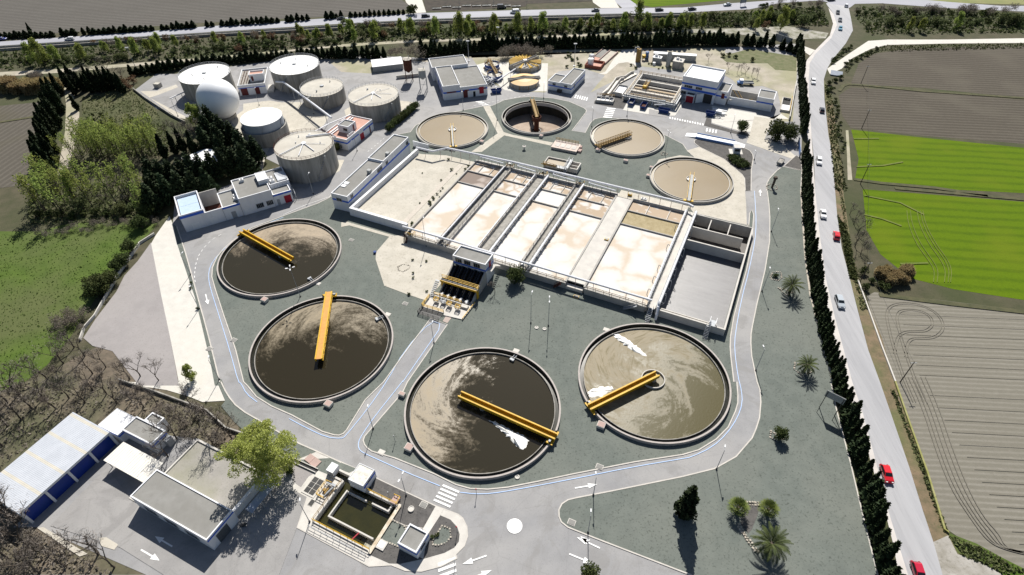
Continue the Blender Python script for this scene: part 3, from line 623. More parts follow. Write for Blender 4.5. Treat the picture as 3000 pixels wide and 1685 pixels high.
lay('white_strip', 'R7', [(900,0),(1050,30),(1250,60),(1420,110),(1520,150),(1690,140),(1630,0)], g_white)
lay('gravel_lot', 'R4', [(1140,390),(1040,530),(940,640),(880,760),(720,970),(630,1110),(700,1170),(850,1210),(1050,1470),(1352,1470),(1290,1130),(1220,800)], g_grey)
lay('gravel_strip', 'R4', [(1305,250),(1340,410),(1410,620),(1470,800),(1520,1000),(1590,1300),(1622,1470),(1668,1470),(1610,1240),(1555,1020),(1498,820),(1447,630),(1390,430),(1335,270)], g_gravel)
lay('gravel_strip', 'R7', [(1625,-20),(1692,140),(1660,180),(1760,300),(1900,430),(2150,520),(2205,445),(2000,320),(1790,200),(1705,95),(1665,-20)], g_gravel)
for k, pts in (('R4', [(1335,270),(1390,430),(1447,630),(1498,820),(1555,1020),(1610,1240),(1660,1443)]), ('R7', [(1660,0),(1705,95),(1790,200),(2000,320),(2205,445),(2400,530),(2561,605)])):
    mb = MB(); strip_mb(mb, smooth_poly(PL(k, pts), 1, False), .28, 0, .2); mb.build('kerb', g_kerb)['kind'] = 'structure'
lay('dry_ground', 'R3', [(300,470),(560,560),(760,640),(850,640),(830,920),(760,900),(715,690),(600,650),(430,660),(370,600),(300,560)], g_dirt)
# raised gravel beds with kerbs
def bed(name, pts, mat, top=.14, kerb=True, gaps=(), sm=0):
    pts = smooth_poly(pts, sm) if sm else [Vector((p[0], p[1])) for p in pts]
    zz[0] += .001; o = sheet(name, pts, top+(zz[0]-.1)*.05, mat)
    if kerb:
        mb = MB(); strip_mb(mb, pts, .26, 0.0, top+.05, True); k = mb.build('kerb', g_kerb); k['kind'] = 'structure'
    return o
central = multi(('R5',[(675,962),(500,1195),(320,1443)]),('R8',[(180,135),(40,362),(15,388)]),('R7',[(2545,400),(2510,398),(2420,372),(2190,248),(2040,182),(1925,110),(1860,30)]),('R4',[(1840,1443),(1780,1200),(1690,940),(1625,740),(1600,650),(1605,580),(1640,500),(1690,435),(1760,375),(1900,280),(2140,190),(2400,95),(2490,50)]),('K1',[(95,930),(300,760),(560,520),(860,230),(1035,75)]),
  ('R2',[(520,1000),(560,950),(640,905),(720,872),(920,835),(1070,805),(1140,800),(1230,758),(1350,738),(1430,732),(1600,745),(1720,770),(1830,818),(1850,835),(1845,852),(1740,990),(1840,1005),(1880,930),(1910,902),(1960,890),(2070,895),(2240,930),(2400,1000),(2576,1090)]),('K8',[(110,388),(185,465)]),('ZH',[(1100,70),(1230,170),(700,300),(900,1150)]),('K3',[(1630,600),(1720,720),(2440,890)]),
  ('R6',[(498,268),(505,170),(520,145),(535,180),(528,280),(520,400),(480,600),(430,780),(385,950),(360,1100),(357,1180),(362,1250),(385,1443)]),('R9',[(405,0),(413,100),(412,160),(395,220),(340,340),(250,430),(120,510),(0,545)]),('R8',[(2200,600),(1740,690),(1480,745),(1250,790),(1100,805),(970,800),(860,770),(700,690),(400,570),(230,520),(195,495),(175,470),(165,440),(175,410),(200,380),(460,80)]),('R5',[(500,1443),(640,1240),(800,1010)]))
bed('gravel_bed', central, g_gravel)
right = multi(('K8',[(1310,610),(1110,565),(1050,610),(975,690),(948,740),(945,818)]),('R6',[(637,0),(650,100),(657,200),(655,380),(620,600),(560,850),(525,1020),(515,1080),(513,1150),(520,1250),(560,1443)]),('R9',[(578,60),(585,150),(575,270),(550,350),(520,420),(400,560),(240,650),(0,710)]),('R8',[(2020,820),(1760,870),(1700,885),(1655,915),(1632,960),(1634,1010),(1650,1050),(1700,1090),(1900,1170),(2561,1425)]),('R9',[(0,1425),(60,1447),(700,1900),(1550,1900),(1460,1447),(1340,960),(1260,620),(1150,200),(1110,0)]),('R6',[(1130,1443),(1040,1090),(960,800),(920,500),(890,0)]))
bed('gravel_bed', right, g_gravel)
bed('dark_gravel_bed', PL('K8', [(1250,450),(1130,558),(1312,605),(1300,480)]), g_darkg)
# pale concrete round the rightmost small clarifier, with dark beds beside it
h_conc = multi(('K8',[(110,400),(240,362),(500,490),(640,602),(690,650),(715,690),(720,818)]),('R6',[(478,100),(483,250),(490,268)]),('K3',[(2430,880),(1720,720),(1640,600),(1300,500)]),('ZH',[(200,560),(400,230),(900,130),(1230,170),(1080,40)]))
zz[0] += .002; sheet('concrete_apron', h_conc, .158, g_sand)
bed('dark_gravel_bed', PL('K8', [(190,300),(205,287),(235,283),(560,345),(720,375),(770,400),(800,440),(806,480),(785,600),(782,818),(722,818),(716,690),(690,650),(500,488),(245,362),(195,322)]), g_darkg)
lay('concrete_apron', 'R3', [(220,800),(560,860),(690,900),(740,860),(800,900),(640,900),(530,1000),(430,990),(220,930)], g_white)
lay('pale_track', 'R3', [(540,880),(690,900),(640,990),(620,1050),(760,1100),(850,1180),(820,1200),(480,1080),(510,1000)], g_sand)
lay('dark_gravel_bed', 'R3', [(180,890),(215,900),(215,935),(430,1000),(480,990),(510,1030),(390,1010),(160,950)], g_darkg)
lay('concrete_apron', 'Z6', [(640,1290),(720,1120),(1850,1200),(1850,1080),(1990,1030),(1720,1447),(1580,1447),(1170,1420),(610,1325)], g_white)
lay('yard_asphalt', 'Z6', [(1170,1300),(1560,1400),(1540,1480),(1160,1430)], g_asphd)
lay('gravel_bed', 'Z6', [(15,1130),(250,1170),(460,940),(720,1110),(620,1300),(400,1270),(0,1190)], g_darkg)
# concrete footpaths over the central bed
def path(name, k, pts, mat, z=.17):
    zz[0] += .0005; return sheet(name, PL(k, pts), z+(zz[0]-.2)*.02, mat)
path('footpath', 'R2', [(1070,805),(1120,800),(1225,1000),(1180,1010)], g_sand)
path('footpath', 'R2', [(1180,1010),(1225,1000),(1230,1025),(1060,1150),(980,1150)], g_sand)
path('footpath', 'R2', [(1225,1000),(1290,1020),(1600,1080),(1580,1102),(1230,1025)], g_sand)
# sand terrace by the pump station, screw pump forecourt
path('sand_terrace', 'R5', [(365,345),(455,335),(870,430),(845,560),(740,720),(640,830),(490,780),(325,718),(260,520),(262,465)], g_sand, .2)
path('concrete_path', 'R5', [(0,240),(45,235),(400,340),(365,350),(60,262),(0,275)], g_sand, .19)
path('concrete_path', 'R5', [(765,985),(800,930),(840,950),(800,1000)], M('pinkish_paving', (.42, .34, .30), (.36, .30, .27), 1), .19)
# island of the intake works
isl = multi(('K6',[(0,430),(185,530),(50,935),(350,1095),(800,1335),(1000,1447)]),('D',[(985,1422),(1020,1436),(1060,1438),(1110,1425),(1150,1405)]),('K6',[(2150,1290),(2260,1180),(2305,1050),(2295,920),(2240,810),(2180,760),(1890,650),(1200,330),(1070,262),(800,140),(480,0),(300,-60),(0,60)]))
zz[0] += .002; sheet('island_paving', isl, .15, m_concp)
mb = MB(); strip_mb(mb, [Vector((p[0], p[1])) for p in isl], .22, 0, .16, True); mb.build('kerb', g_kerb)['kind'] = 'structure'
def isle(name, pts, mat, z=.165): zz[0] += .0005; return sheet(name, PL('K6', pts), z+(zz[0]-.2)*.02, mat)
isle('dark_gravel_bed', [(1075,275),(1880,655),(1720,940),(1480,900),(1300,820),(1380,640),(1000,460),(1060,300)], g_darkg)
isle('dark_gravel_bed', [(1290,830),(1480,910),(1720,950),(1600,1290),(1720,1350),(1420,1415),(1270,1410),(1000,1290),(1080,1180)], g_darkg)
isle('dark_gravel_bed', [(1940,770),(2080,830),(2170,930),(2200,1020),(2190,1120),(2130,1200),(2000,1270),(1720,1350),(1780,1020),(1800,980)], g_darkg)
isle('gravel_bed', [(0,40),(480,15),(850,160),(740,210),(590,160),(480,240),(330,180)], g_gravel)
isle('gravel_bed', [(0,80),(300,200),(200,260),(100,400),(0,330)], g_grey)
isle('green_bed', [(1280,830),(1480,920),(1560,1100),(1420,1200),(1230,1130),(1135,1080)], g_gravel, .175)
isle('green_bed', [(1970,915),(2070,950),(2085,1060),(2030,1130),(1930,1170),(1850,1165),(1880,1050)], g_gravel, .175)
isle('footpath', [(1885,650),(1990,690),(1950,765),(1790,1010),(1715,950)], m_concp, .185)
lay('patched_asphalt', 'K6', [(1075,262),(1130,285),(1600,345),(1530,490),(1400,420)], g_asphd)
lay('patched_asphalt', 'R7', [(380,1080),(900,1240),(1230,1447),(1000,1700),(2000,1700),(2230,1090),(2330,850),(2060,700),(1700,1000),(1000,900),(800,640)], g_asphd)
lay('pale_kerb_strip', 'R7', [(280,1095),(330,1090),(660,1290),(600,1310)], g_sand)
lay('pale_kerb_strip', 'R7', [(750,1170),(800,1165),(890,1220),(860,1260),(760,1230)], g_sand)
lay('gravel_bed', 'R7', [(2205,445),(2400,530),(2561,605),(2561,640),(2390,660),(2160,560),(2150,500)], g_gravel)
# ------------------------------------------------------------------ paint on the roads
def paint(name, mat=None):
    zz[0] += .004
    return MB(), zz[0]
mk = MB(); mkb = MB(); Z0 = round(zz[0]+.006, 3)
def zebra(k, a, b, c, n):
    """bars between edge a->b (start edge across the walk) repeated towards c"""
    A, B, Cc = P(k, *a), P(k, *b), P(k, *c); s = (Cc-A)/(2*n-1)
    for i in range(n):
        o = s*2*i; mk.add([(q.x, q.y, Z0) for q in (A+o, B+o, B+o+s, A+o+s)], [(0,1,2,3)])
zebra('R8', (765,768), (888,820), (690,890), 5); zebra('R8', (725,1360), (855,1312), (735,1520), 4)
zebra('R2', (1010,770), (1060,765), (1080,808), 5); zebra('R2', (2005,815), (2070,820), (1975,888), 6)
zebra('Z7', (10,1180), (5,1215), (650,1310), 14); zebra('Z5', (2050,990), (2020,1060), (2310,1050), 6); zebra('K8', (320,165), (310,200), (430,185), 4)
def arrow(k, a, b, w=.14, hl=1.9, hw=.95, mb=None):
    A, B = P(k, *a), P(k, *b); d = (B-A).normalized(); nn = Vector((-d.y, d.x, 0)); m = B-d*hl; mb = mb or mk
    mb.add([(q.x, q.y, Z0) for q in (A+nn*w, A-nn*w, m-nn*w, m+nn*w)], [(0,1,2,3)]); mb.add([(q.x, q.y, Z0) for q in (m-nn*hw*.6, B, m+nn*hw*.6)], [(0,1,2)])
arrow('R8', (1752,797), (1920,768)); arrow('R8', (1090,1303), (908,1367)); arrow('R8', (1710,1290), (1893,1366)); arrow('R8', (1940,1247), (1765,1165)); arrow('R8', (960,1480), (1130,1412))
arrow('R8', (1850,1200), (1790,1155)); arrow('R4', (1553,780), (1572,860)); arrow('R6', (585,40), (585,-10)); arrow('R7', (1060,1258), (1200,1340)); arrow('R7', (1295,1235), (1165,1158)); arrow('R9', (0,0), (0,-30)) if 0 else None
dot = P('R8', 1300, 1081); MBd = mk.disc(1.5, Z0, 32, dot.x, dot.y)
for k, pts in (('R4', [(1670,330),(1600,370),(1540,430),(1500,490),(1478,560),(1468,640),(1475,690)]), ('Z2', [(1900,790),(1680,970)]), ('R2', [(1000,800),(1230,755),(1430,715)])):
    q = PL(k, pts); rs = resample(q, 1.0)
    for i in range(0, len(rs)-1, 2): line_sheet(mk, rs[i:i+2], .16, Z0)
for k, pts in (('R3', [(1020,100),(1060,330)]),):
    pass
for k, pts in (('R4', [(2576,15),(2300,110),(2140,180)]),):
    line_sheet(mk, PL(k, pts), .15, Z0)
mk.build('road_marking', g_mark)['kind'] = 'structure'
blue = [[('R4',[(2140,200),(1900,290),(1740,395),(1640,490),(1585,570),(1573,650),(1590,740),(1660,960),(1740,1220),(1800,1443)]),('R7',[(1810,10),(1850,90),(1930,150)])],
        [('R7',[(2170,275),(2300,345),(2450,415),(2561,425)]),('R8',[(30,410),(200,200),(340,0)]),('R5',[(480,1200),(680,980),(765,1010),(640,1190),(465,1443)])],
        [('R8',[(465,-10),(250,260),(160,390),(128,450),(130,500),(160,530),(260,575),(480,675),(740,780)])],
        [('R8',[(890,828),(1000,840),(1120,838),(1300,810),(1700,735),(2200,635),(2561,575)]),('R9',[(60,565),(220,490),(330,390),(410,270),(447,160),(440,60)]),('R6',[(415,1400),(390,1200),(395,1080),(440,830),(500,600),(545,380),(555,240),(545,60),(540,0)])]]
for s in blue: line_sheet(mkb, smooth_poly(multi(*s), 1, False), .16, Z0)
mkb.build('road_marking', g_markb)['kind'] = 'structure'
# wheel ruts in the fields
rut = M('wheel_rut_soil', (.150, .140, .116), (.170, .158, .132), .6, .95); rutg = M('crop_wheel_rut', (.135, .155, .035), (.09, .13, .02), .5, .95)
mr = MB(); mg = MB(); zr = zz[0]+.02
lp = smooth_poly(PL('R6', [(1640,1240),(1650,1130),(1700,1085),(1780,1085),(1870,1080),(1925,1030),(1920,970),(1870,915),(1790,880),(1690,868),(1610,880),(1575,920),(1580,980),(1620,1150),(1680,1330),(1720,1443),(1790,1600)]), 3, False)
for off in (-1.5, -.9, .9, 1.5):
    A_, B_ = ribbon(lp, abs(off)*2); line_sheet(mr, A_ if off > 0 else B_, .15, zr)
for off in (0, 28, 60, 95, 130):
    line_sheet(mr, smooth_poly(PL('R9', [(1690+off,-40),(1800+off*.95,200),(1900+off,520),(2010+off,800),(2150+off*.8,1010),(2250+off,1150),(2330+off*.6,1220),(2440+off*.3,1262),(2600,1300-off*.2)]), 2, False), .22, zr)
d2 = Vector((math.cos(th2), math.sin(th2), 0))
for i in range(20):                                      # seed-drill lines across the harrowed field
    a = P('R6', 1640+i*24, 930+i*76) if i < 7 else P('R9', 1850+(i-7)*56, 95+(i-7)*93); line_sheet(mr, [a, a+d2*34, a+d2*90], .13, zr+.01)
mr.build('wheel_ruts', rut)['kind'] = 'structure'
for off in (0, 40, 118, 158, 185):
    line_sheet(mg, smooth_poly(PL('R6', [(1690+off*.65,150),(1700+off*.7,250),(1760+off*.8,400),(1850+off*.8,520),(1900+off*.7,600),(1890+off*.7,690)]), 2, False), .2, zr+.02)
for pts in ([(1370,35),(1640,90),(1820,180)], [(1370,180),(1500,210),(1650,265)], [(1640,552),(1850,545)]): line_sheet(mg, PL('R6', pts), .7, zr+.03)
for pts in ([(1290,1050),(1480,1048)], [(1310,1262),(1510,1252),(1660,1225)]): line_sheet(mg, PL('R3', pts), .7, zr+.03)
mg.build('wheel_ruts', rutg)['kind'] = 'structure'
md = MB()
for k, pts in (('R3', [(1180,690),(1210,650),(1250,638),(1400,648),(1800,690),(2576,742),(3600,800)]), ('R1', [(-200,940),(0,925),(340,870)]), ('R3', [(1290,1355),(1500,1385),(1900,1420),(2300,1480)]), ('R6', [(1600,-20),(2000,15),(2576,65),(3600,130)]), ('R6', [(1480,785),(2000,850),(2576,915),(3600,1030)])):
    line_sheet(md, PL(k, pts), 1.5, zr+.04)
md.build('field_ditch', M('ditch_soil', (.055, .06, .03), (.09, .085, .045), .5, .95))['kind'] = 'structure'
# ------------------------------------------------------------------ round clarifiers
def tgroup(big): return 'large round clarifiers' if big else 'small round clarifiers'
m_rim = M('rim_concrete', (.42, .385, .36), (.36, .33, .31), .8, .9, fine=(.25, .22, .20), fs=4, fa=.4)
m_stain_shade = M('stained_shaded_face', (.05, .045, .034), (.03, .028, .022), .6, .9, stretch=(1, 1, .2))  # dark stained wall, with the shade of the backlit far side put into its colour
def clarifier(key, label, wmat, big=True, level=.2, depth=None, cone=None):
    c = TANKS[key]; R = RBIG if big else RSM; t = thing('clarifier_tank', label, 'tank', (c[0], c[1], 0), 0, tgroup(big))
    b = -.3 if depth is None else depth
    MB().lathe([(R,-.3),(R,1.05),(R-.38,1.05),(R-.40,1.02)], 96).build('rim_wall', m_rim if big else m_conc, t); MB().lathe([(R-.40,1.02),(R-.42,b)], 96).build('inner_face', m_stain_shade, t)
    k = R-1.25
    wm = MB().lathe([(k,b if depth is None else -.6),(k,.62 if big else .78),(k-.16,.62 if big else .78),(k-.16,b if depth is None else -.6)], 96, close=depth is not None)
    wm.build('weir_wall', m_concd if big else m_concp, t)
    if depth is None:
        MB().lathe([(R-.43,level-.02),(k+.005,level-.02)][::-1], 96).build('launder_water', m_launder if big else m_launder_s, t)
        n = 96; MB().disc(k-.165, level+.05, n).build('water', wmat, t)
    else:
        MB().lathe([(R-.43,-.6),(k,-.6)][::-1], 96).build('launder', m_concd, t)
        MB().lathe([(R-.42,depth+.02),(3.0,depth-.5),(2.0,depth-1.2),(0.01,depth-1.2)][::-1], 96).build('floor', wmat, t)
    return t
m_launder = M('launder_water', (.018, .018, .014), (.03, .03, .022), 1.0, .12, .5)
m_launder_s = M('launder_tan_water', (.25, .21, .14), (.21, .18, .125), 1.0, .3, .5)
DK, TN = (.022, .019, .010), (.36, .30, .20)
wA = scum('scummy_water_rear', (.026, .022, .012), (.34, .275, .195), (.05, 1), -.34, .85, .05, .05, ripple=.03, seed=3.0)
wB = scum('scummy_water_swirl', (.022, .018, .009), (.27, .222, .148), (-.35, .9), -.36, .8, .10, .06, ripple=.03, seed=9.0)
wC = scum('rippled_water', (.024, .021, .013), (.27, .222, .15), (-1, .12), -.30, .85, .05, .07, ripple=.055, rough_w=.02, seed=21.0, rs=5.0)
wD = scum('scum_covered_water', (.070, .060, .022), (.27, .232, .165), (-.65, .7), -.02, .75, .07, .075, ripple=.05, rough_w=.25, third=(.12, .10, .045), seed=33.0)
m_tan = M('tan_settled_water', (.235, .187, .120), (.224, .178, .115), .15, .35, .12, big=(.25, .208, .15), bs=.05, ba=.5)
m_floor = M('sludge_stained_floor', (.33, .255, .20), (.26, .20, .155), .35, .9, fine=(.2, .15, .12), fs=1.2, fa=.5, big=(.50, .42, .35), bs=.12)
clarifier('A', 'large round dark tank with pale scum along its far side, nearest the service building', wA)
clarifier('B', 'large round tank with an orange-decked bridge and tan scum swirls left and right of it', wB)
clarifier('C', 'large round tank of dark glinting water with a yellow bridge beside the zebra crossing', wC)
clarifier('D', 'large round tank wholly covered by brown scum, with a ring round its centre column', wD)
clarifier('E', 'small round tank of tan water behind the long grey-roofed blower building', m_tan, False, .5)
clarifier('F', 'empty small round tank with its stained floor and dark inner wall bared', m_floor, False, .5, -4.6)
clarifier('G', 'small round tank of tan water crossed by a rusty ochre truss bridge', m_tan, False, .5)
clarifier('H', 'small round tank of tan water standing in a pale concrete apron', m_tan, False, .5)
def bridge(key, k, px, inner, label, deck=None, w=1.38, big=True, hgt=.78):
    c = TANKS[key]; q = P(k, *px, 1.8); i_ = P(k, *inner, 2.0); a = ang(i_, q); R = RBIG if big else RSM; d_ = Vector((math.cos(a), math.sin(a))); past = (Vector(c)-i_.xy).dot(d_)
    t = thing('scraper_bridge', label, 'scraper bridge', (c[0], c[1], 0), a, 'scraper bridges on the large clarifiers')
    for s in (-1, 1):
        m = MB(); m.box(-past, R+.5, s*w/2-.06, s*w/2+.06, 1.35, 1.35+hgt)
        m.box(-past, R+.5, s*w/2-.16, s*w/2+.16, 1.35+hgt, 1.42+hgt); m.box(-past, R+.5, s*w/2-.16, s*w/2+.16, 1.28, 1.35)
        for i in range(9): m.box(-past+i*(R+past)/8.5-.04, -past+i*(R+past)/8.5+.04, s*w/2-.13, s*w/2+.13, 1.35, 1.35+hgt)
        m.build('girder', m_yellow, t)
    dz = 1.5 if deck is None else 1.35+hgt-.06
    d = MB(); d.box(-past+.02, R+.48, -w/2+.07, w/2-.07, dz-.05, dz)
    d.build('deck', deck or m_yellow, t)
    e = MB(); e.box(R-.2, R+.55, -w/2-1.2, w/2+1.1, 1.1, 1.27); e.box(R-.9, R-.21, -w/2-1.2, -w/2-.2, 1.1, 1.5); e.build('end_carriage', m_yellow, t)
    for y in (-w/2-1.0, w/2+.9):
        wv = MB(); wv.tube([(R-.1,y-.12,1.3),(R-.1,y+.12,1.3)], .26, 14); wv.build('wheel', m_black, t)
    g = MB(); g.box(R-.5, R-.05, -w/2-.95, -w/2-.4, 1.5, 1.85); g.tube([(R-.3,-w/2-.4,1.7),(R-.3,-w/2-.1,1.7)], .16, 10); g.build('drive_motor', m_steel, t)
    cm = MB(); cm.lathe([(.75,-.2),(.75,1.2),(.0,1.25)], 20); cm.build('centre_column', m_concd, t)
    sm = MB()
    for i in range(7): x = 1.5+i*(R-4)/6.5; sm.beam((x, 0, 1.4), (x+.5, .3, .3), .07, .07)
    sm.box(2, R-2.5, -.05, .05, .18, .42); sm.build('scraper_blade', m_dark, t)
    return t
bridge('A', 'ZA', (520, 375), (1225, 765), 'yellow box-girder bridge on the tank nearest the white service building')
bridge('B', 'ZB', (1055, 55), (928, 855), 'bridge with an orange deck between yellow girders, pointing at the pump station', m_orange, 1.55)
bridge('C', 'ZC', (1680, 965), (712, 530), 'yellow bridge over the dark glinting tank, with white froth beside it')
bridge('D', 'ZD', (262, 990), (968, 635), 'yellow bridge ending in a ring at the centre of the brown scum tank')
cD = TANKS['D']; t = thing('feed_ring', 'pale ring round the centre column of the brown scum tank', 'feed ring', (cD[0], cD[1], 0))
MB().lathe([(2.75,-.1),(2.75,.75),(2.55,.75),(2.55,-.1)], 48).build('ring_wall', m_concp, t)
def truss(key, k, px, label, mat, railmat, w, big=False, ring=True, truss_=False):
    c = TANKS[key]; q = P(k, *px, 1.6); a = math.atan2(q.y-c[1], q.x-c[0]); R = RSM
    t = thing('scraper_bridge', label, 'scraper bridge', (c[0], c[1], 0), a, 'walkway bridges on the small clarifiers')
    d = MB(); d.box(-1.6, R+.3, -w/2, w/2, 1.42, 1.5)
    for s in (-1, 1): d.box(-1.6, R+.3, s*w/2-.06, s*w/2+.06, 1.2, 1.52)
    d.build('deck', m_gv if not truss_ else mat, t)
    for s in (-1, 1):
        r = MB(); y = s*(w/2-.03)
        if truss_:
            for z in (1.5, 2.6): r.box(-1.6, R+.3, y-.07, y+.07, z-.07, z+.07)
            n = 14
            for i in range(n): x0 = -1.6+i*(R+1.9)/n; x1 = x0+(R+1.9)/n; r.beam((x0,y,1.5),(x1,y,2.6) , .08, .08); r.beam((x1,y,1.5),(x1,y,2.6), .09, .09); r.beam((x0,y,2.6),(x1,y,1.5), .07, .07)
            if s > 0:
                for i in range(n): x0 = -1.6+i*(R+1.9)/n; r.beam((x0,-w/2,2.6),(x0,w/2,2.6), .07, .07)
        else: r.rail([(-1.6,y,1.5),(R+.3,y,1.5)], 1.0, 2.2, .055)
        r.build('railing', railmat, t)
    e = MB(); e.box(R-.5, R+.4, -w/2-.9, w/2+.9, 1.1, 1.4); e.build('end_carriage', railmat, t)
    for y in (-w/2-.7, w/2+.7): MB().tube([(R-.15,y-.1,1.2),(R-.15,y+.1,1.2)], .2, 12).build('wheel', m_black, t)
    if ring:
        MB().lathe([(1.55,-.1),(1.6,.95),(1.42,.95),(1.42,-.1)], 36).build('feed_ring', m_concp, t)
        MB().lathe([(1.40,.62),(.0,.62)][::-1], 36).build('feed_water', m_white, t)
    return t
truss('E', 'ZE', (1335, 1245), 'narrow walkway bridge with thin yellow handrails on the tank behind the blower building', m_gv, m_yellow, 1.0)
truss('G', 'ZG', (505, 870), 'ochre lattice truss bridge over tan water', m_ochre, m_ochre, 1.5, truss_=True)
truss('H', 'ZH', (1105, 1165), 'narrow walkway bridge with pale yellow rails on the tank in the concrete apron', m_gv, m_yellow, 1.3)
# bridge, column and rakes standing in the empty clarifier
cF = TANKS['F']; q = P('ZF', 1150, 200, 2.0); aF = math.atan2(q.y-cF[1], q.x-cF[0])
t = thing('scraper_bridge', 'yellow lattice bridge on a tall dark column inside the empty tank', 'scraper bridge', (cF[0], cF[1], 0), aF, 'walkway bridges on the small clarifiers')
r = MB()
for y in (-.7, .7):
    for z in (1.4, 2.5): r.box(-1.2, RSM+.4, y-.07, y+.07, z-.07, z+.07)
    for i in range(13): x0 = -1.2+i*1.19; r.beam((x0,y,1.4),(x0+1.19,y,2.5), .08, .08); r.beam((x0,y,2.5),(x0,y,1.4), .08, .08)
r.box(-1.2, RSM+.4, -.7, .7, 1.36, 1.44); r.build('girder', m_ochre, t)
MB().lathe([(1.0,-5.8),(1.0,-1.2),(.85,-1.2),(.85,1.3),(0,1.3)], 24).build('centre_column', m_rust, t)
MB().lathe([(1.85,-.6),(1.85,1.0),(1.65,1.0),(1.65,-.6)], 36, close=True).build('feed_ring', m_rust, t)
MB().lathe([(1.9,-5.6),(1.9,-5.0),(1.5,-5.0),(1.5,-5.6)], 36, close=True).build('base_ring', m_dark, t)
rk = MB()
for i in range(6): x = 2+i*1.7; rk.beam((x,.5,1.3),(x+.4,1.2,-4.2), .13, .13); rk.beam((x,.5,-1.5),(x+1.7,.9,-4.2), .09, .09)
rk.beam((1,.9,-4.2),(RSM-1.5,1.3,-3.9), .2, .25); rk.beam((1,.5,-.8),(RSM-3,.6,-.8), .12, .12); rk.build('rake_arm', m_dark, t)
MB().box(RSM-.5, RSM+.5, -1.3, 1.3, 1.08, 1.38).build('end_carriage', m_dark, t)
# valve boxes and scum boxes on the rims
def boxy(name, label, cat, k, px, sx, sy, h, mat, rz=GRID, group=None, z=0, lid=None):
    o = P(k, *px, z+h); t = thing(name, label, cat, (o.x, o.y, z), rz, group)
    m = MB(); m.box(-sx/2, sx/2, -sy/2, sy/2, 0, h); m.build('body', mat, t)
    l = MB(); l.box(-sx/2+.12, sx/2-.12, -sy/2+.12, sy/2-.12, h, h+.05); l.build('lid', lid or m_redw, t); return t
vb = 'concrete valve boxes against tank rims'
for k, px, s, lab in (('ZA', (840,1330), (1.6,1.4), 'reddish concrete box on the near rim of the tank nearest the service building'), ('ZB', (1050,1370), (1.7,1.5), 'reddish concrete box on the near rim of the orange-bridge tank'), ('ZC', (200,1062), (1.7,1.6), 'pinkish box at the lower left rim of the dark glinting tank'),
                      ('ZC', (128,525), (1.5,1.0), 'white-topped concrete box between the dark glinting tank and the dead-end road'), ('ZD', (368,1168), (1.7,1.5), 'pale concrete box on the lower left rim of the brown scum tank'), ('ZE', (2135,1085), (1.4,1.4), 'grey concrete box on the rim of the tank behind the blower building'),
                      ('ZF', (1405,1215), (1.3,1.2), 'grey concrete box on the near rim of the empty tank'), ('ZG', (490,975), (1.7,1.7), 'squat concrete box under the outer end of the ochre truss bridge'), ('ZG', (1230,1275), (1.5,1.1), 'loose white-topped block on gravel in front of the ochre truss tank'), ('ZH', (160,580), (1.3,1.2), 'larger grey box on the left rim of the tank in the apron'), ('ZH', (228,388), (1.1,1.0), 'smaller pale box on the upper left rim of the tank in the apron')):
    boxy('valve_box', lab, 'valve box', k, px, s[0], s[1], 1.0, m_concp, GRID, vb)
for k, px, lab in (('ZA', (1600,1112), 'pale slab on gravel beside the tank nearest the service building'), ('ZB', (1752,325), 'pale slab by the upper right rim of the orange-bridge tank'), ('ZC', (1282,95), 'pale slab at the top rim of the dark glinting tank'), ('ZD', (420,165), 'pale slab at the upper left rim of the brown scum tank'),
                   ('R5', (482,848), 'flat hatch in gravel below the sand terrace'), ('R5', (75,368), 'flat hatch in gravel in front of the white wall'), ('R5', (1772,795), 'yellow-edged square hatch in front of the aeration block'), ('K6', (1722,628), 'grey hatch in dark gravel near the zebra crossing'), ('R8', (300,525), 'double hatch in gravel beside the corner of the dead-end road'), ('R8', (1937,633), 'small brown hatch beside the upper kerb of the lower road'), ('R8', (1728,1050), 'pair of grey hatches in the gravel corner right of the white dot'), ('R4', (1765,1123), 'grey hatch beside the left loop road'), ('R4', (1580,1190), 'brown hatch outside the left loop road')):
    boxy('access_hatch', lab, 'hatch', k, px, 1.5, 1.2, .22, m_concp if 'yellow' not in lab else m_yellow, GRID, 'hatches and slabs in the gravel', lid=m_concp if 'pale' in lab or 'double' in lab else m_roofg)
def gully(k, a, b, label):                               # scum trough reaching over the water
    A, B = P(k, *a, .9), P(k, *b, .6); t = thing('scum_trough', label, 'scum trough', (A.x, A.y, 0), ang(A, B), 'scum troughs in the large tanks'); L = (B-A).length
    m = MB()
    for s in (-.3, .3): m.box(0, L, s-.04, s+.04, .25, .75)
    m.box(0, L, -.3, .3, .3, .36); m.build('trough', m_steel, t); MB().box(L-.5, L+.1, -.55, .55, .3, .8).build('inlet_box', m_steel, t)
gully('ZA', (1530,1075), (1475,1035), 'short pale trough in the tank nearest the service building'); gully('ZB', (1700,340), (1615,385), 'pale trough at the right side of the orange-bridge tank'); gully('ZC', (1290,120), (1235,190), 'pale trough at the top of the dark glinting tank')
foam = M('white_froth_glint', (.82, .82, .81), (.62, .62, .58), 1.6, .5, .4, bmp=.8)  # white of the foam, also given to painted glints on the water
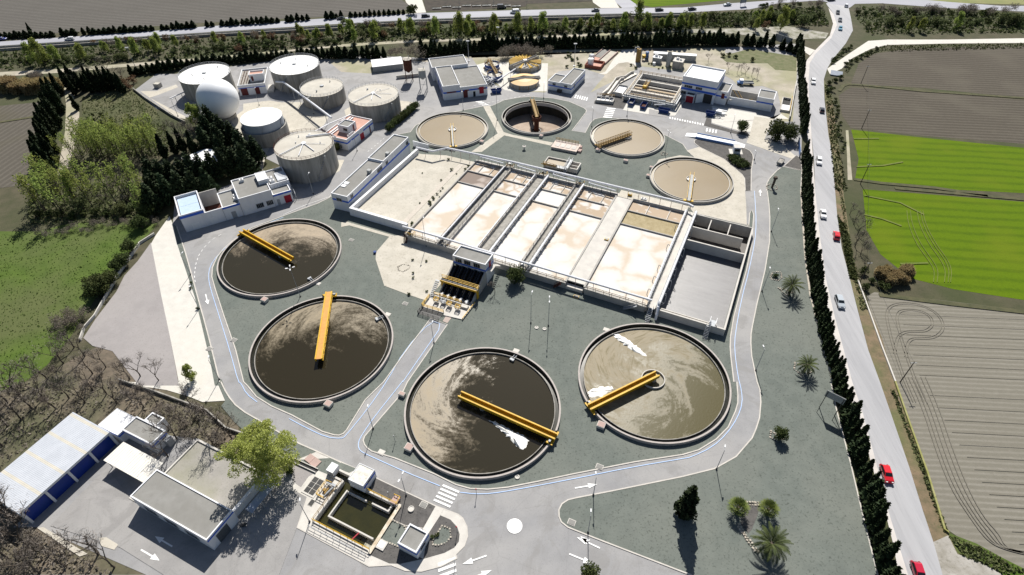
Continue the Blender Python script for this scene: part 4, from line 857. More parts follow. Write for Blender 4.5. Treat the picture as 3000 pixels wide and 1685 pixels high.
def froth_glint_patch(k, pts, label, h=.22):
    c = PL(k, pts); cx = sum(p.x for p in c)/len(c); cy = sum(p.y for p in c)/len(c); m = MB(); rg = random.Random(4)
    rs = resample(c+[c[0]], .45); pts2 = [Vector((p.x+rg.uniform(-.25,.25), p.y+rg.uniform(-.25,.25))) for p in rs]; N = len(pts2); rings = []
    for f, z in ((1, .26), (.86, .26+h*.5), (.6, .26+h*.8), (.3, .26+h)): rings.append([(cx+(p.x-cx)*f, cy+(p.y-cy)*f, z+rg.uniform(-.05,.05)) for p in pts2])
    m.v = [v for r in rings for v in r]
    for j in range(3):
        for i in range(N): m.f.append((j*N+i, j*N+(i+1) % N, (j+1)*N+(i+1) % N, (j+1)*N+i)); m.m.append(0)
    m.f.append(tuple(3*N+i for i in range(N))); m.m.append(0)
    o = m.build('foam', foam, smooth=True); tag(o, kind='stuff')
froth_glint_patch('ZC', [(1010,795),(1090,830),(1200,890),(1310,940),(1400,985),(1415,1010),(1390,1060),(1340,1105),(1290,1060),(1230,1000),(1180,960),(1110,880)], '')
froth_glint_patch('ZD', [(480,205),(560,225),(660,290),(760,370),(850,440),(860,458),(800,445),(700,395),(600,330),(530,270)], '')
froth_glint_patch('ZD', [(225,820),(300,790),(400,780),(480,775),(500,800),(420,850),(370,890),(330,880),(240,890)], '', .12)  # white glints on the water, put in as a low pale patch

# ------------------------------------------------------------------ aeration block
HT_ = 2.4
ab = thing('aeration_basin', 'white-frothed concrete basin of five lanes divided by walkways', 'basin', (19.4, 115.0, 0), GRID)
def bw(name, bx, mat=m_conc): m = MB(); [m.box(*b) for b in bx]; return m.build(name, mat, ab)
bw('outer_wall', [(-57.1,-56.6,0,46.4,0,HT_)]); bw('outer_wall', [(-56.6,-5.2,-.25,.25,0,HT_-.25)]); bw('outer_wall', [(-56.6,-5.2,45.9,46.4,0,HT_)]); bw('outer_wall', [(.2,17,-.25,.25,0,HT_-.2)]); bw('outer_wall', [(.2,17.2,45.2,45.7,0,HT_)])
for x in (-5.4, 0.0): bw('lane_wall', [(x-.25,x+.25,.3,45.2,0,HT_)])
bw('channel_deck', [(-5.1,-.3,1.2,45.2,1.9,2.22)], m_concp); bw('channel_deck', [(-5.1,-.3,-.2,1.1,0,1.2)], m_concp)
bw('back_deck', [(-57,-5.2,46.45,48.6,0,1.1)], m_concp); bw('back_deck', [(-5.2,17.2,45.75,50.2,0,1.5)], g_sand)
lanes = [(-56.6,-46.0), (-43.1,-33.7), (-30.0,-19.7), (-17.3,-5.65), (.25,17.2)]
FT, FW = (.50, .43, .35), (.60, .59, .572)
zones = [(0.3,31.8),(32.2,39.2),(39.55,45.85)]
mixes = [[1.35,.0,.9],[1.4,.9,1.0],[1.6,2.6,1.0],[1.5,1.0,.8],[1.15,None,.3]]
for i, (x0, x1) in enumerate(lanes):
    for j, (y0, y1) in enumerate(zones):
        a = mixes[i][j]
        if a is None: mt = M('brown_churned_water', (.22, .17, .075), (.29, .235, .125), .6, .5, .1, fine=(.36, .31, .2), fs=2.2, fa=.6, bmp=.5)
        elif a == .0: mt = froth('scummy_zone_water', (.22, .18, .155), (.42, .37, .335), .5, .14, 5.0)
        else: mt = froth('aerated_water', FT if j == 0 else (.40, .32, .24), FW, a, .085 if j == 0 else .2, i*13.0+j*5)
        yy1 = y1 if i < 4 else min(y1, 45.15)
        MB().box(x0, x1, y0, yy1, .2, 1.72).build('water', mt, ab)
    for y in (32.0, 39.37): bw('cross_wall', [(x0,x1 - (0 if i not in (3,) else 1.8 if y > 35 else .2),y-.16,y+.16,0,2.15)])
    f = (.33, .72)
    for q in f: bw('baffle', [(x0+(x1-x0)*q-.12, x0+(x1-x0)*q+.12, 39.6 if i < 4 else 39.6, 44.6, 0, 2.0)], m_concp if i == 4 else m_conc)
    m = MB(); m.box(x0, x1, .75, .95, 1.2, 2.0); m.build('weir_wall', m_conc, ab)
def walkway(x0, x1, y0, y1, label, railmat, white=False):
    t = thing('walkway', label, 'walkway', tuple(loc(BF, x0, y0)), GRID, 'walkways between the aeration lanes'); w = x1-x0; L = y1-y0
    m = MB(); m.box(0, .35, 0, L, 0, HT_); m.box(w-.35, w, 0, L, 0, HT_); m.build('side_wall', m_conc, t)
    d = MB(); d.box(.36, w-.36, 0, L, 1.75, 1.95); d.build('deck', m_concp if white else m_concd, t)
    for x in (.15, w-.15):
        r = MB(); r.rail([(x,0,HT_),(x,L,HT_)], 1.0, 2.6, .04); r.build('railing', railmat, t)
    return t
walkway(-46.0, -43.1, .3, 48.3, 'walkway between the first and second lanes, counted from the sand bed', m_dark)
walkway(-33.7, -30.0, .3, 48.3, 'walkway between the second and third lanes from the sand bed', m_dark)
walkway(-19.7, -17.3, .3, 47.6, 'narrowest dark-railed walkway, between the third and fourth lanes from the sand bed', m_dark)
walkway(17.2, 19.8, .3, 46.6, 'pale walkway between the frothed lanes and the grey lagoon', m_steel, True)
def pipe(name, label, pts, r, mat=m_pipe, group=None, posts=None, postmat=m_dark, n=8):
    w = [loc(BF, *p) for p in pts]; o = w[0]; t = thing(name, label, 'pipe', (o.x, o.y, 0), GRID, group)
    MB().tube(w, r, n).build('pipe', mat, t, world=True)
    if posts:
        m = MB()
        for a, b in zip(w, w[1:]):
            L = (b-a).length; k = max(1, int(L/posts))
            if abs(b.z-a.z) > .5: continue
            for i in range(k): q = a.lerp(b, (i+.5)/k); m.beam((q.x,q.y,0), (q.x,q.y,q.z-r*.5), .12, .12)
        m.build('support', postmat, t, world=True)
    return t
ag = 'white air pipes of the aeration block'
pipe('air_pipe', 'long white air pipe along the front edge of the aeration lanes', [(-58.3,1.1,4.0),(-44.5,1.2,4.0),(-31,1.1,4.0),(-17,1.0,4.0),(0,1.0,4.0),(18.2,1.0,4.0)], .30, m_pipe, ag, 4.5, m_redw)
pipe('air_pipe', 'kinked white air pipe along the back edge of the aeration lanes', [(-79,42.2,4.2),(-72.2,42.3,4.2),(-68.8,46.3,4.2),(-43.7,47.4,4.2),(-18,47.4,4.2),(17.2,47.2,4.2),(18.8,46.4,4.2)], .38, m_pipe, ag, 3.5, m_redw)
for x0, x1 in lanes[:4]: pipe('air_pipe', f'looped white header pipe over the back of the lane {("beside the sand bed", "second from the sand bed", "third from the sand bed", "beside the grey channel deck")[lanes.index((x0, x1))]}', [(x0+2.2,47.2,4.0),(x0+2.0,46.2,3.9),(x1-.3,45.6,3.8)] if x0 > -50 else [(x0+1.4,47.1,4.0),(x0+1.2,46.3,3.9),(x1-.2,45.9,3.8)], .22, m_pipe, ag, 3)
for x, y1, r, lab in ((-45.6,45.5,.26,'white air pipe lying along the left side of the first walkway'), (-33.9,45.5,.24,'white air pipe along the left side of the second walkway'), (-29.6,46,.36,'thickest white air pipe, along the right side of the second walkway'), (-16.9,46.4,.36,'white air pipe along the right side of the narrowest walkway'), (17.0,45.5,.24,'white air pipe on the lane side of the pale walkway'), (20.1,46,.34,'white air pipe on the lagoon side of the pale walkway')):
    t = pipe('air_pipe', lab, [(x,1.0,4.0),(x,1.6,3.0),(x,y1,3.0)], r, m_pipe, ag, 3.0)
    m = MB()
    if r > .3:
        for i in range(14): y = 3+i*3; m.beam(loc(BF, x, y, 3.0), loc(BF, x+.9, y+.2, 1.9), .13, .13)
    if x in (17.0, 20.1):
        s = -1 if x < 18 else 1
        for y in (5.5, 11, 16, 26, 36): m.tube([loc(BF, x, y, 3.1), loc(BF, x+s*.8, y, 3.5), loc(BF, x+s*.9, y, 3.2), loc(BF, x+s*1.0, y-.8, 1.0), loc(BF, x+s*.4, y-2, 1.0)], .09, 6)
    if m.v: m.build('branch_pipe', m_steel if x in (17.0, 20.1) else m_dark, t, world=True)
t = pipe('drop_pipe', 'white bend dropping to the ground beside the metal stair', [(19.9,1.8,3.4),(20.2,.2,3.0),(20.4,-1.2,1.6),(20.4,-1.5,.1)], .34, m_pipe, ag)
def stair(x, y, dx, dy, h, label, mat=m_steel, w=1.1, L=3.2):
    o = loc(BF, x, y); t = thing('stairs', label, 'stairs', (o.x, o.y, 0), GRID+math.atan2(dy, dx)-math.pi/2, 'stairs of the aeration block')
    MB().stairs(-w/2, w/2, 0, L, 0, h, 9).build('treads', mat, t)
    for s in (-w/2, w/2):
        m = MB(); m.beam((s,0,.05),(s,L,h), .08, .22); m.beam((s,0,1.0),(s,L,h+1.0), .06, .06)
        for i in range(4): yy = L*i/3; m.beam((s,yy,h*i/3),(s,yy,h*i/3+1.0), .06, .06)
        m.build('stringer', mat, t)
stair(18.6, -3.4, 0, 1, HT_, 'metal stair climbing to the pale walkway by the lagoon')
stair(11.6, -.9, 1, 0, HT_, 'metal stair along the front wall beside the lagoon walkway', w=.9, L=3.4)
stair(-8.4, -.8, 1, 0, 2.2, 'rusty stair on the front wall near the grey channel deck', m_rust, .9, 2.2)
stair(-56.2, -1.6, -.3, 1, 2.2, 'brown stair at the front corner by the sand bed', m_rust, .9, 2.0)
for x0, x1, lab in ((-55.5,-46.5,'lane beside the sand bed'), (-42.5,-34.5,'second lane from the sand bed'), (-29,-20,'third lane from the sand bed'), (-16,-6,'lane beside the grey channel deck'), (1,16.8,'lane beside the lagoon walkway')):
    o = loc(BF, x0, 0); t = thing('handrail', f'brown handrail on the front wall of the {lab}', 'handrail', (o.x, o.y, 0), GRID, 'front handrails of the aeration lanes')
    MB().rail([(0,.05,2.2),(x1-x0,.05,2.2)], 1.0, 2.4, .045).build('rail', m_ochre, t); MB().box(0, x1-x0, .3, .72, 2.02, 2.1).build('channel_edge', m_concd, t)
mg_ = MB()
# drive motors clustered at the walkway ends
for x, y, lab in ((-55.4,.6,'corner by the sand bed'), (-44.5,1.2,'front end of the first walkway'), (-31.8,1.6,'front end of the second walkway'), (-18.4,1.0,'front end of the narrowest walkway'), (-44.4,47.6,'back end of the first walkway'), (-31.8,47.4,'back end of the second walkway'), (-18.4,46.8,'back end of the narrowest walkway')):
    o = loc(BF, x, y); t = thing('valve_cluster', f'cluster of valves and pipes at the {lab}', 'valves', (o.x, o.y, 0), GRID, 'valve clusters of the aeration block'); rg = random.Random(int(x*10))
    m = MB(); m.tube([(-.9,0,2.5),(.9,0,2.7)], .2, 8); m.tube([(0,0,1.5),(0,.2,3.6)], .16, 8); m.build('pipework', m_steel, t)
    m = MB(); m.lathe([(.01,3.3),(.38,3.3),(.38,3.4),(.01,3.4)], 14); m.box(-.6,-.2,-.3,.2,2.7,3.3); m.build('actuator', m_white if rg.random() < .5 else m_dark, t)
    MB().rail([(-1.2,-.7,2.3),(1.2,-.7,2.3),(1.2,.8,2.3)], 1.0, 1.2, .04).build('railing', m_yellow if 'back' in lab or 'corner' in lab else m_dark, t)
for k, px, lab in (('K3', (905,465), 'yellow valve box on the back deck'), ('K3', (600,1055), 'yellow-edged hatch on the grey channel deck')): 
    o = P(k, *px, 2.4); t = thing('valve_box', lab, 'valve box', (o.x, o.y, 1.5 if 'back' in lab else 2.22), GRID); h = .7 if 'back' in lab else .3; MB().box(-.6,.6,-.45,.45,0,h).build('body', m_yellow, t); MB().box(-.45,.45,-.32,.32,h,h+.06).build('lid', m_gv, t)
for k, px, lab in (('K3', (1080,540), 'white twin-lidded box on the back deck'), ('K3', (1830,720), 'white twin-lidded box on the apron edge')):
    o = P(k, *px, 1.6); t = thing('louvred_box', lab, 'vent box', (o.x, o.y, 1.5 if 'back' in lab else .15), GRID); m = MB(); m.box(-.9,.9,-.5,.5,0,.35); m.build('body', m_white, t)
    for s in (-.45,.45): MB().box(s-.3,s+.3,-.35,.35,.35,.4).build('louvre', m_dark, t)
# grey sludge lagoon
lg = thing('sludge_lagoon', 'open concrete lagoon of silvery grey sludge at the end of the aeration block', 'basin', tuple(loc(BF, 19.8, 0)), GRID)
m = MB(); m.box(0,17.6,-.1,.35,-2,HT_); m.build('front_wall', m_concp, lg); MB().box(17.15,17.6,.36,45.3,-2,HT_).build('side_wall', m_concp, lg); MB().box(0,17.6,45.31,45.7,-2,HT_).build('back_wall', m_conc, lg); MB().box(0,.35,.36,45.3,-2,HT_-.1).build('side_wall', m_conc, lg)
MB().box(.36,17.14,31.8,32.25,-2,HT_-.02).build('cross_wall', m_concp, lg); MB().box(.36,15.6,38.7,39.05,-2,HT_-.02).build('cross_wall', m_concp, lg)
for x in (5.2, 10.9): MB().box(x,x+.3,39.06,44.6,-2,HT_-.1).build('baffle', m_concp, lg)
MB().box(.8,15,1.4,1.7,-2,1.7).build('weir_wall', m_concp, lg); MB().box(15,15.3,.36,1.7,-2,1.7).build('weir_wall', m_concp, lg)
sludge = M('silvery_sludge', (.105, .105, .112), (.075, .075, .082), .35, .46, .6, fine=(.15, .15, .16), fs=2.2, fa=.5, stretch=(.35, 2.2, 1), bmp=.35)
MB().box(.36,17.14,1.71,31.79,-1.9,-.85).build('sludge', sludge, lg)
MB().box(.36,17.14,32.26,45.3,-1.95,-1.3).build('sludge', M('dark_sludge', (.05, .042, .038), (.07, .058, .05), .5, .5, .4), lg)
stair(33.3, -3.0, 0.0001, 1, HT_, 'metal stair and small landing at the lagoon corner', w=1.1, L=2.6)
o = loc(BF, 34.2, .2); t = thing('landing', 'pale steel landing with rails over the lagoon corner', 'landing', (o.x, o.y, 0), GRID); MB().box(-.9,.6,-.4,1.8,2.42,2.5).build('deck', m_steel, t); MB().rail([(-.9,1.8,2.5),(-.9,-.4,2.5)],1.1,1.1,.05).rail([(.6,-.4,2.5),(.6,1.8,2.5)],1.1,1.1,.05).build('railing', m_white, t)
# white-walled sand bed
sb = thing('sand_bed', 'empty rectangular bed of pale sand behind a white wall', 'sand bed', tuple(loc(BF, -80.0, 3.3)), GRID)
def sbm(bx, nm, mat): m = MB(); [m.box(*b) for b in bx]; return m.build(nm, mat, sb)
sbm([(0,21.5,0,.9,0,3.0)], 'front_wall', m_wall); sbm([(0,.9,.91,40.2,0,3.0)], 'side_wall', m_wall)
sbm([(.91,22.6,.91,40,.0,1.25)], 'sand', g_sand); sbm([(21.55,23.2,-1.5,.88,0,1.2)], 'sand', g_sand)
MB().prism([(1,40.05),(10.5,43.2),(22.6,43.4),(22.6,40.05)], 0, 1.0).build('sand', g_sand, sb)
sbm([(17.9,19.6,.95,39.6,1.25,1.32)], 'paving', M('sand_paving', (.50, .46, .40), (.44, .40, .35), 1.2, .9))
# ------------------------------------------------------------------ buildings
def roofframe(k, a, b, h, c=None):
    A, B = P(k, *a, h), P(k, *b, h); an = ang(A, B); w = (B-A).length
    if c is None: return A, an, w
    Cc = P(k, *c, h); ey = Vector((-math.sin(an), math.cos(an), 0)); return A, an, w, (Cc-B).dot(ey)
def block(t, x0, x1, y0, y1, h, z0=0, roof=None, wall=None, par=.38, tk=.28, nm='wall', coping=None):
    """flat-roofed block with a parapet; walls one mesh, roof another"""
    m = MB(); o = [(x0,y0),(x1,y0),(x1,y1),(x0,y1)]; i = [(x0+tk,y0+tk),(x1-tk,y0+tk),(x1-tk,y1-tk),(x0+tk,y1-tk)]
    vs = [(x,y,z0) for x, y in o]+[(x,y,h) for x, y in o]+[(x,y,h) for x, y in i]+[(x,y,h-par) for x, y in i]
    fs = []
    for a in range(4):
        b = (a+1) % 4; fs += [(a,b,4+b,4+a),(4+a,4+b,8+b,8+a),(8+a,8+b,12+b,12+a)]
    m.add(vs, fs); w = m.build(nm, wall or m_wall, t)
    r = MB(); r.add([(x,y,h-par) for x, y in i], [(0,1,2,3)]); r.build('roof', roof or m_roofg, t)
    return w
def panel(t, side, rect, s0, s1, z0, z1, nm, mat, proud=.05, frame_=None, bars=0):
    """a flat piece set proud on one side (f, b, l, r) of the block rect"""
    x0, x1, y0, y1 = rect; m = MB(); p = proud
    def bx(a, b, za, zb, d0, d1, mb):
        if side == 'f': mb.box(a, b, y0-d1, y0-d0, za, zb)
        elif side == 'b': mb.box(a, b, y1+d0, y1+d1, za, zb)
        elif side == 'l': mb.box(x0-d1, x0-d0, a, b, za, zb)
        else: mb.box(x1+d0, x1+d1, a, b, za, zb)
    bx(s0, s1, z0, z1, -.1, p, m); o = m.build(nm, mat, t)
    if frame_ is not None:
        f = MB(); e = .1
        bx(s0-e, s1+e, z1+.002, z1+e, -.05, p+.06, f); bx(s0-e, s1+e, z0-e, z0-.002, -.05, p+.08, f); bx(s0-e, s0-.002, z0, z1, -.05, p+.05, f); bx(s1+.002, s1+e, z0, z1, -.05, p+.05, f)
        for i in range(bars): c = s0+(s1-s0)*(i+1)/(bars+1); bx(c-.04, c+.04, z0+.002, z1-.002, 0, p+.03, f)
        f.build('frame', frame_, o)
    return o
def band(t, rect, z0, z1, sides='fblr', mat=None, e=.012):
    x0, x1, y0, y1 = rect; m = MB()
    if 'f' in sides: m.box(x0, x1, y0-e, y0-.001, z0, z1)
    if 'b' in sides: m.box(x0, x1, y1+.001, y1+e, z0, z1)
    if 'l' in sides: m.box(x0-e, x0-.001, y0+.001, y1, z0, z1)
    if 'r' in sides: m.box(x1+.001, x1+e, y0+.001, y1, z0, z1)
    return m.build('blue_band', mat or m_blue, t)
def window(t, side, rect, s0, s1, z0, z1, bars=1): return panel(t, side, rect, s0, s1, z0, z1, 'window', m_glass, .03, m_steel, bars)
def door(t, side, rect, s0, s1, z1, mat=None, nm='door', z0=.12): return panel(t, side, rect, s0, s1, z0, z1, nm, mat or m_red, .05)
def downpipes(t, pts, h): 
    m = MB()
    for x, y in pts: m.tube([(x,y,.1),(x,y,h)], .05, 5)
    m.build('downpipe', m_steel, t)
def acunit(t, x, y, z, s=1.0, nm='air_conditioner'):
    m = MB(); m.box(x-.5*s, x+.5*s, y-.35*s, y+.35*s, z, z+.7*s); o = m.build(nm, m_white, t); f = MB(); f.lathe([(.01,z+.7*s+.03),(.25*s,z+.7*s+.03),(.25*s,z+.7*s+.001)], 14, x, y); f.build('fan_grille', m_dark, o)
# 1 white stepped service building, left
o = P('Z3', 200, 1360); a = ang(o, P('Z3', 1520, 970))
t = thing('service_building', 'white stepped building with a yard and a dark red door, left of the large clarifiers', 'building', o, a)
r1 = (0,6.9,-.4,11.6); block(t, *r1, 6.3, roof=m_roofg, par=1.0); band(t, r1, 5.0, 5.9, 'fl')
m = MB()
for i in range(2): m.box(.6,6.3,.8+i*4.9,5.6+i*4.9,5.45,5.62)
m.build('roof', M('pale_blue_sheet', (.42, .52, .66), (.38, .48, .62), .8, .5), t)
m = MB(); m.box(6.9,12.1,-.35,-.05,0,4.9); m.build('yard_wall', m_wall, t); m = MB(); m.box(6.95,12.3,10.8,11.1,0,5.6); m.build('yard_wall', m_conc, t); m = MB(); m.box(6.9,12.1,-.05,10.8,.02,.16); m.build('yard_floor', m_rust, t)
r3 = (12.1,17.4,-.4,9.0); block(t, *r3, 4.9); band(t, r3, 4.2, 4.85, 'f'); door(t, 'f', r3, 14.0, 15.4, 2.6, m_steel)
r4 = (17.4,27.5,-.6,11.6); block(t, *r4, 6.5); door(t, 'f', r4, 17.9, 20.6, 3.0, m_white, 'shutter_door'); window(t, 'f', r4, 21.8, 23.9, 1.3, 2.8, 3); window(t, 'f', r4, 25.0, 26.9, 1.3, 2.8, 3)
r5 = (27.5,33.3,-.4,4.2); block(t, *r5, 4.3); band(t, r5, 3.6, 4.2, 'fr'); door(t, 'f', r5, 30.6, 32.8, 2.8, m_red, 'red_door'); door(t, 'f', r5, 28.2, 29.1, 2.3, m_steel)
r6 = (27.9,34.1,4.25,13.6); block(t, *r6, 5.4); block(t, 24.9, 28.2, 4.6, 10.0, 7.6, 6.0, m_white, m_wall, .1, nm='stair_tower'); m = MB(); m.box(30.8,34.0,5.2,10.6,5.05,5.5); m.build('roof', M('pale_grey_sheet', (.5, .52, .55), None, .8, .5), t)
acunit(t, 20.5, 9.6, 6.15, 1.3); acunit(t, 28.9, 7.5, 5.1, 1.6); acunit(t, 29.2, 5.6, 5.1, 1.4); acunit(t, 17.0, 4.4, 4.6, 1.2); acunit(t, 16.8, 2.6, 4.6, 1.2)
downpipes(t, [(17.3,-.5),(27.4,-.7),(12.0,-.5)], 4.5)
for x0, x1, z in ((2.2,4.4,2.5),(7.6,9.7,2.6)): door(t, 'f', (0,12,-.4,0), x0, x1, z, m_white, 'shutter_door')
g = MB(); g.rail([(34.4,0,.1),(34.4,11,.1)], 2.4, 2.2, .05, bars=3); g.build('yard_fence', m_steel, t)
# 2 long blower building
A, an, w, dp = roofframe('K1', (90,890), (320,945), 6.2, (1250,125))
t = thing('blower_building', 'long grey-roofed white building with a blue band, beside the sand bed', 'building', A, an)
rA = (0,w,0,22.0); block(t, *rA, 6.1); rB = (0,w,22.0,dp); block(t, *rB, 6.5)
band(t, (0,w,0,dp), 3.6, 4.25, 'fr'); rr = (0,w,0,dp)
for y in (1.6, 17.8, 19.4, 23.2, 37.3): window(t, 'r', rr, y, y+1.3, 4.3, 5.4, 1)
window(t, 'f', rr, 1.8, 3.6, 3.7, 4.7, 1); block(t, -2.3, -.02, 12.6, 24.5, 3.6, roof=m_concp); band(t, (-2.3,0,12.6,24.5), 2.7, 3.5, 'f')
for y in (4.6, 6.3): m = MB(); m.box(.5,2.1,y,y+1.3,5.72,5.95); m.build('skylight', m_white, t)
for y in (14.2, 26.0): m = MB(); m.box(w-1.6,w-.4,y,y+1.2,6.1 if y > 22 else 5.7,7.1); m.build('roof_vent', m_gv, t)
m = MB(); m.stairs(-2.1,-.3,8.8,12.4,.1,1.6,6); m.build('steps', m_concp, t)
# 3 white screen wall behind it
a1, b1 = P('K1', 1262, 235), P('K1', 1480, 290); t = thing('screen_wall', 'low white wall behind the blower building, in front of a tan tank', 'wall', a1, ang(a1, b1)); MB().box(0,(b1-a1).length,-.15,.15,0,2.3).build('wall', m_wall, t)
# 4 control building with terracotta roof
o = P('Z2', 1455, 945); a = ang(o, P('Z2', 1765, 690)); t = thing('control_building', 'white building with a terracotta roof and red door, among the concrete tanks', 'building', o, a)
r = (0,17.0,0,10.6); block(t, *r, 4.5, roof=m_pink); band(t, r, 2.7, 3.3, 'lf')
m = MB(); m.box(7.4,10.4,-.09,-.02,2.65,3.35); m.build('blank_panel', m_wall, t); door(t, 'f', r, 8.0, 10.4, 3.3, m_red, 'red_door'); door(t, 'f', r, 2.0, 3.0, 3.0, m_white); door(t, 'f', r, 4.5, 7.0, 2.8, m_white); door(t, 'f', r, 11.4, 13.4, 2.8, m_white); door(t, 'f', r, 14.2, 14.9, 2.8, m_brown)
rb = (4.6,9.4,1.9,6.6); block(t, *rb, 7.0, 4.1, nm='roof_house'); window(t, 'l', rb, 2.6, 4.2, 5.2, 6.1, 1); door(t, 'f', rb, 7.2, 8.0, 6.4, m_brown, z0=4.3)
for y in (7.6, 8.7): m = MB(); m.tube([(1.2,y,4.5),(15.5,y,4.5)], .22, 7); m.build('roof_pipe', m_pipe, t)
m = MB(); [m.lathe([(.01,5.1),(.28,4.95),(.3,4.1)], 10, x, 1.0) for x in (2.5,3.5,4.4,5.3)]; m.build('roof_vents', m_white, t)
# 5 digester control house between the white tanks
o = P('Z1', 1175, 780); a = ang(o, P('Z1', 1560, 740)); t = thing('control_house', 'white house with two dark red doors between the two white-topped tanks', 'building', o, a)
r = (-.6,10.6,-.6,16.6); block(t, *r, 4.6, roof=m_concd, par=.6); band(t, r, 3.1, 3.4, 'f'); door(t, 'f', r, .2, 2.9, 3.1, m_brown, 'red_door'); door(t, 'f', r, 5.9, 7.8, 3.1, m_brown, 'red_door')
rb = (4.2,10.3,3.8,8.0); block(t, *rb, 7.0, 4.0, roof=m_pink, par=.5, nm='roof_house'); door(t, 'f', rb, 4.9, 5.8, 6.2, m_brown, z0=4.2); m = MB(); m.box(10.7,13.3,-.4,6,.02,.9); m.build('plinth', m_concp, t)
m = MB(); [m.tube([(0.6+i*1.1,1.5,4.4),(.8+i*1.1,15,4.4)], .12, 6) for i in range(4)]; m.build('roof_pipe', m_rust, t)
# 6 dewatering hall
o = P('Z4', 1550, 1000); a = ang(o, P('Z4', 2375, 905))+.02; t = thing('dewatering_hall', 'large white hall of three grey roofs with red doors behind a tan tank', 'building', o, a)
rA = (0,7.2,0,20.4); rB = (7.2,18.8,.15,20.4); rC = (-1.4,14.6,20.42,31); block(t, *rA, 6.2); block(t, *rB, 4.9); block(t, *rC, 6.0); full = (0,18.8,0,20.4)
band(t, rA, 2.9, 3.6, 'f'); band(t, (0,7.2,0,31), 3.0, 3.9, 'l'); band(t, rB, 2.95, 3.6, 'f')
for x0, x1 in ((1.5,5.5),): panel(t, 'f', rA, x0, x1, 2.95, 3.55, 'window', m_brown, .03)
for x0, x1 in ((7.4,8.4),(8.9,11.0),(14.6,18.2)): panel(t, 'f', rB, x0, x1, 3.0, 3.55, 'window', m_brown, .025)
door(t, 'f', rB, 8.4, 10.3, 3.1, m_brown, 'red_door'); door(t, 'f', rB, 12.6, 13.6, 2.4, m_glass); panel(t, 'f', rB, 15.3, 17.2, 1.1, 4.0, 'red_panel', m_red, .06)
for y in (3, 8, 12.5): panel(t, 'l', (0,18,0,20), y, y+2.6, .2, 3.0, 'door', m_navy, .04)
# 7 long low white shed
o = P('Z4', 225, 470); a = ang(o, P('Z4', 780, 405)); t = thing('store_shed', 'long low shed with a bright white roof beside the rusty silo', 'shed', o, a); L = 13.6
MB().box(0,L,0,8,0,2.5).build('wall', m_gv, t); MB().box(-.2,L+.2,-.25,8.25,2.51,2.68).build('roof', m_white, t)
# 8 small office
o = P('Z5', 1475, 870); a = ang(o, P('Z5', 1960, 965)); t = thing('office_building', 'small white office with grey roofs and blue band beyond the empty tank', 'building', o, a)
rl = (0,5.2,-.4,7.6); rt = (5.2,10.7,-.4,16); block(t, *rl, 4.0); block(t, *rt, 4.2); band(t, (0,10.7,-.4,16), 1.9, 2.4, 'fr')
for x in (2.2, 7.5): window(t, 'f', (0,10.7,-.4,16), x, x+1.2, 2.5, 3.3, 1)
for y in (2.5,): window(t, 'r', (0,10.7,-.4,16), y, y+.9, 1.6, 3, 0)
m = MB(); m.box(4.6,6.6,-1.4,-.6,.1,1.3); m.build('porch', m_dark, t)
# 9 pretreatment building, annex, walled yard and hut
A, an, w, dp = roofframe('Z7', (270,400), (930,525), 9.5, (1025,280)); t = thing('pretreatment_building', 'tall white building with two blue bands and a red garage door', 'building', A, an)
r = (0,w,0,dp); block(t, *r, 9.5, roof=m_white, par=.55, tk=.4); band(t, r, 6.3, 7.0, 'flr'); band(t, r, 4.0, 4.9, 'flr'); window(t, 'f', r, 1.3, 4.4, 5.1, 6.0, 3); window(t, 'f', r, 6.0, 8.4, 5.1, 6.0, 3)
m = MB(); m.box(9.7,w-1.0,-.04,.02,.1,3.9); m.build('open_doorway', m_dark, t); m = MB(); m.beam((9.5,-.1,2.0),(7.2,-2.0,2.0),.1,3.6); m.build('door', m_white, t); panel(t, 'f', r, .4, 2.3, 2.2, 3.3, 'window', m_dark, .03, m_steel, 1)
gr = (3.0,6.6,-2.6,-.02); block(t, *gr, 3.4, roof=m_dark, par=.15, nm='garage_wall'); door(t, 'f', gr, 3.3, 6.3, 2.8, m_red, 'garage_door')
ra = (w+.02,w+4.4,1.5,10.2); block(t, *ra, 5.6, nm='annex_wall'); band(t, ra, 3.2, 3.8, 'f'); panel(t, 'f', ra, w+2.2, w+3.4, 2.6, 4.8, 'door', m_brown, .04)
m = MB(); m.stairs(w+4.4,w+6.3,5.2,1.8,.2,2.8,9); m.build('steps', m_concp, t)
hw = P('Z7', 1915, 1085); hl = P('Z7', 1215, 960); a2 = ang(hl, hw); L2 = (hw-hl).length
t = thing('walled_yard', 'open white-walled concrete yard joining the tall building and a small hut', 'yard', hl, a2)
MB().box(-2.6,L2-6.4,0,.3,0,3.3).build('wall', m_wall, t); MB().box(-2.6,L2-6.4,7.2,7.5,0,3.2).build('wall', m_conc, t); MB().box(-2.6,L2-6.4,.3,7.2,.02,.3).build('floor', m_concd, t)
m = MB(); m.beam((-2,7.0,3.2),(3.4,1,.6),.14,.3); m.beam((-.2,7.0,3.2),(4.6,1,.6),.14,.3); m.build('ramp_beam', m_ochre, t); m = MB(); m.beam((5.4,1.5,0),(5.4,1.5,3),.2,.2); m.beam((6.2,2.2,0),(6.2,2.2,3),.2,.2); m.build('post', m_yellow, t)
t = thing('hut', 'square white hut with a grey roof at the end of the walled yard', 'hut', hl, a2); rh = (L2-6.35,L2,-.06,7.8); block(t, *rh, 5.3); band(t, rh, 3.0, 3.6, 'fr'); door(t, 'f', rh, L2-4.4, L2-1.4, 2.8, m_white, 'shutter_door')
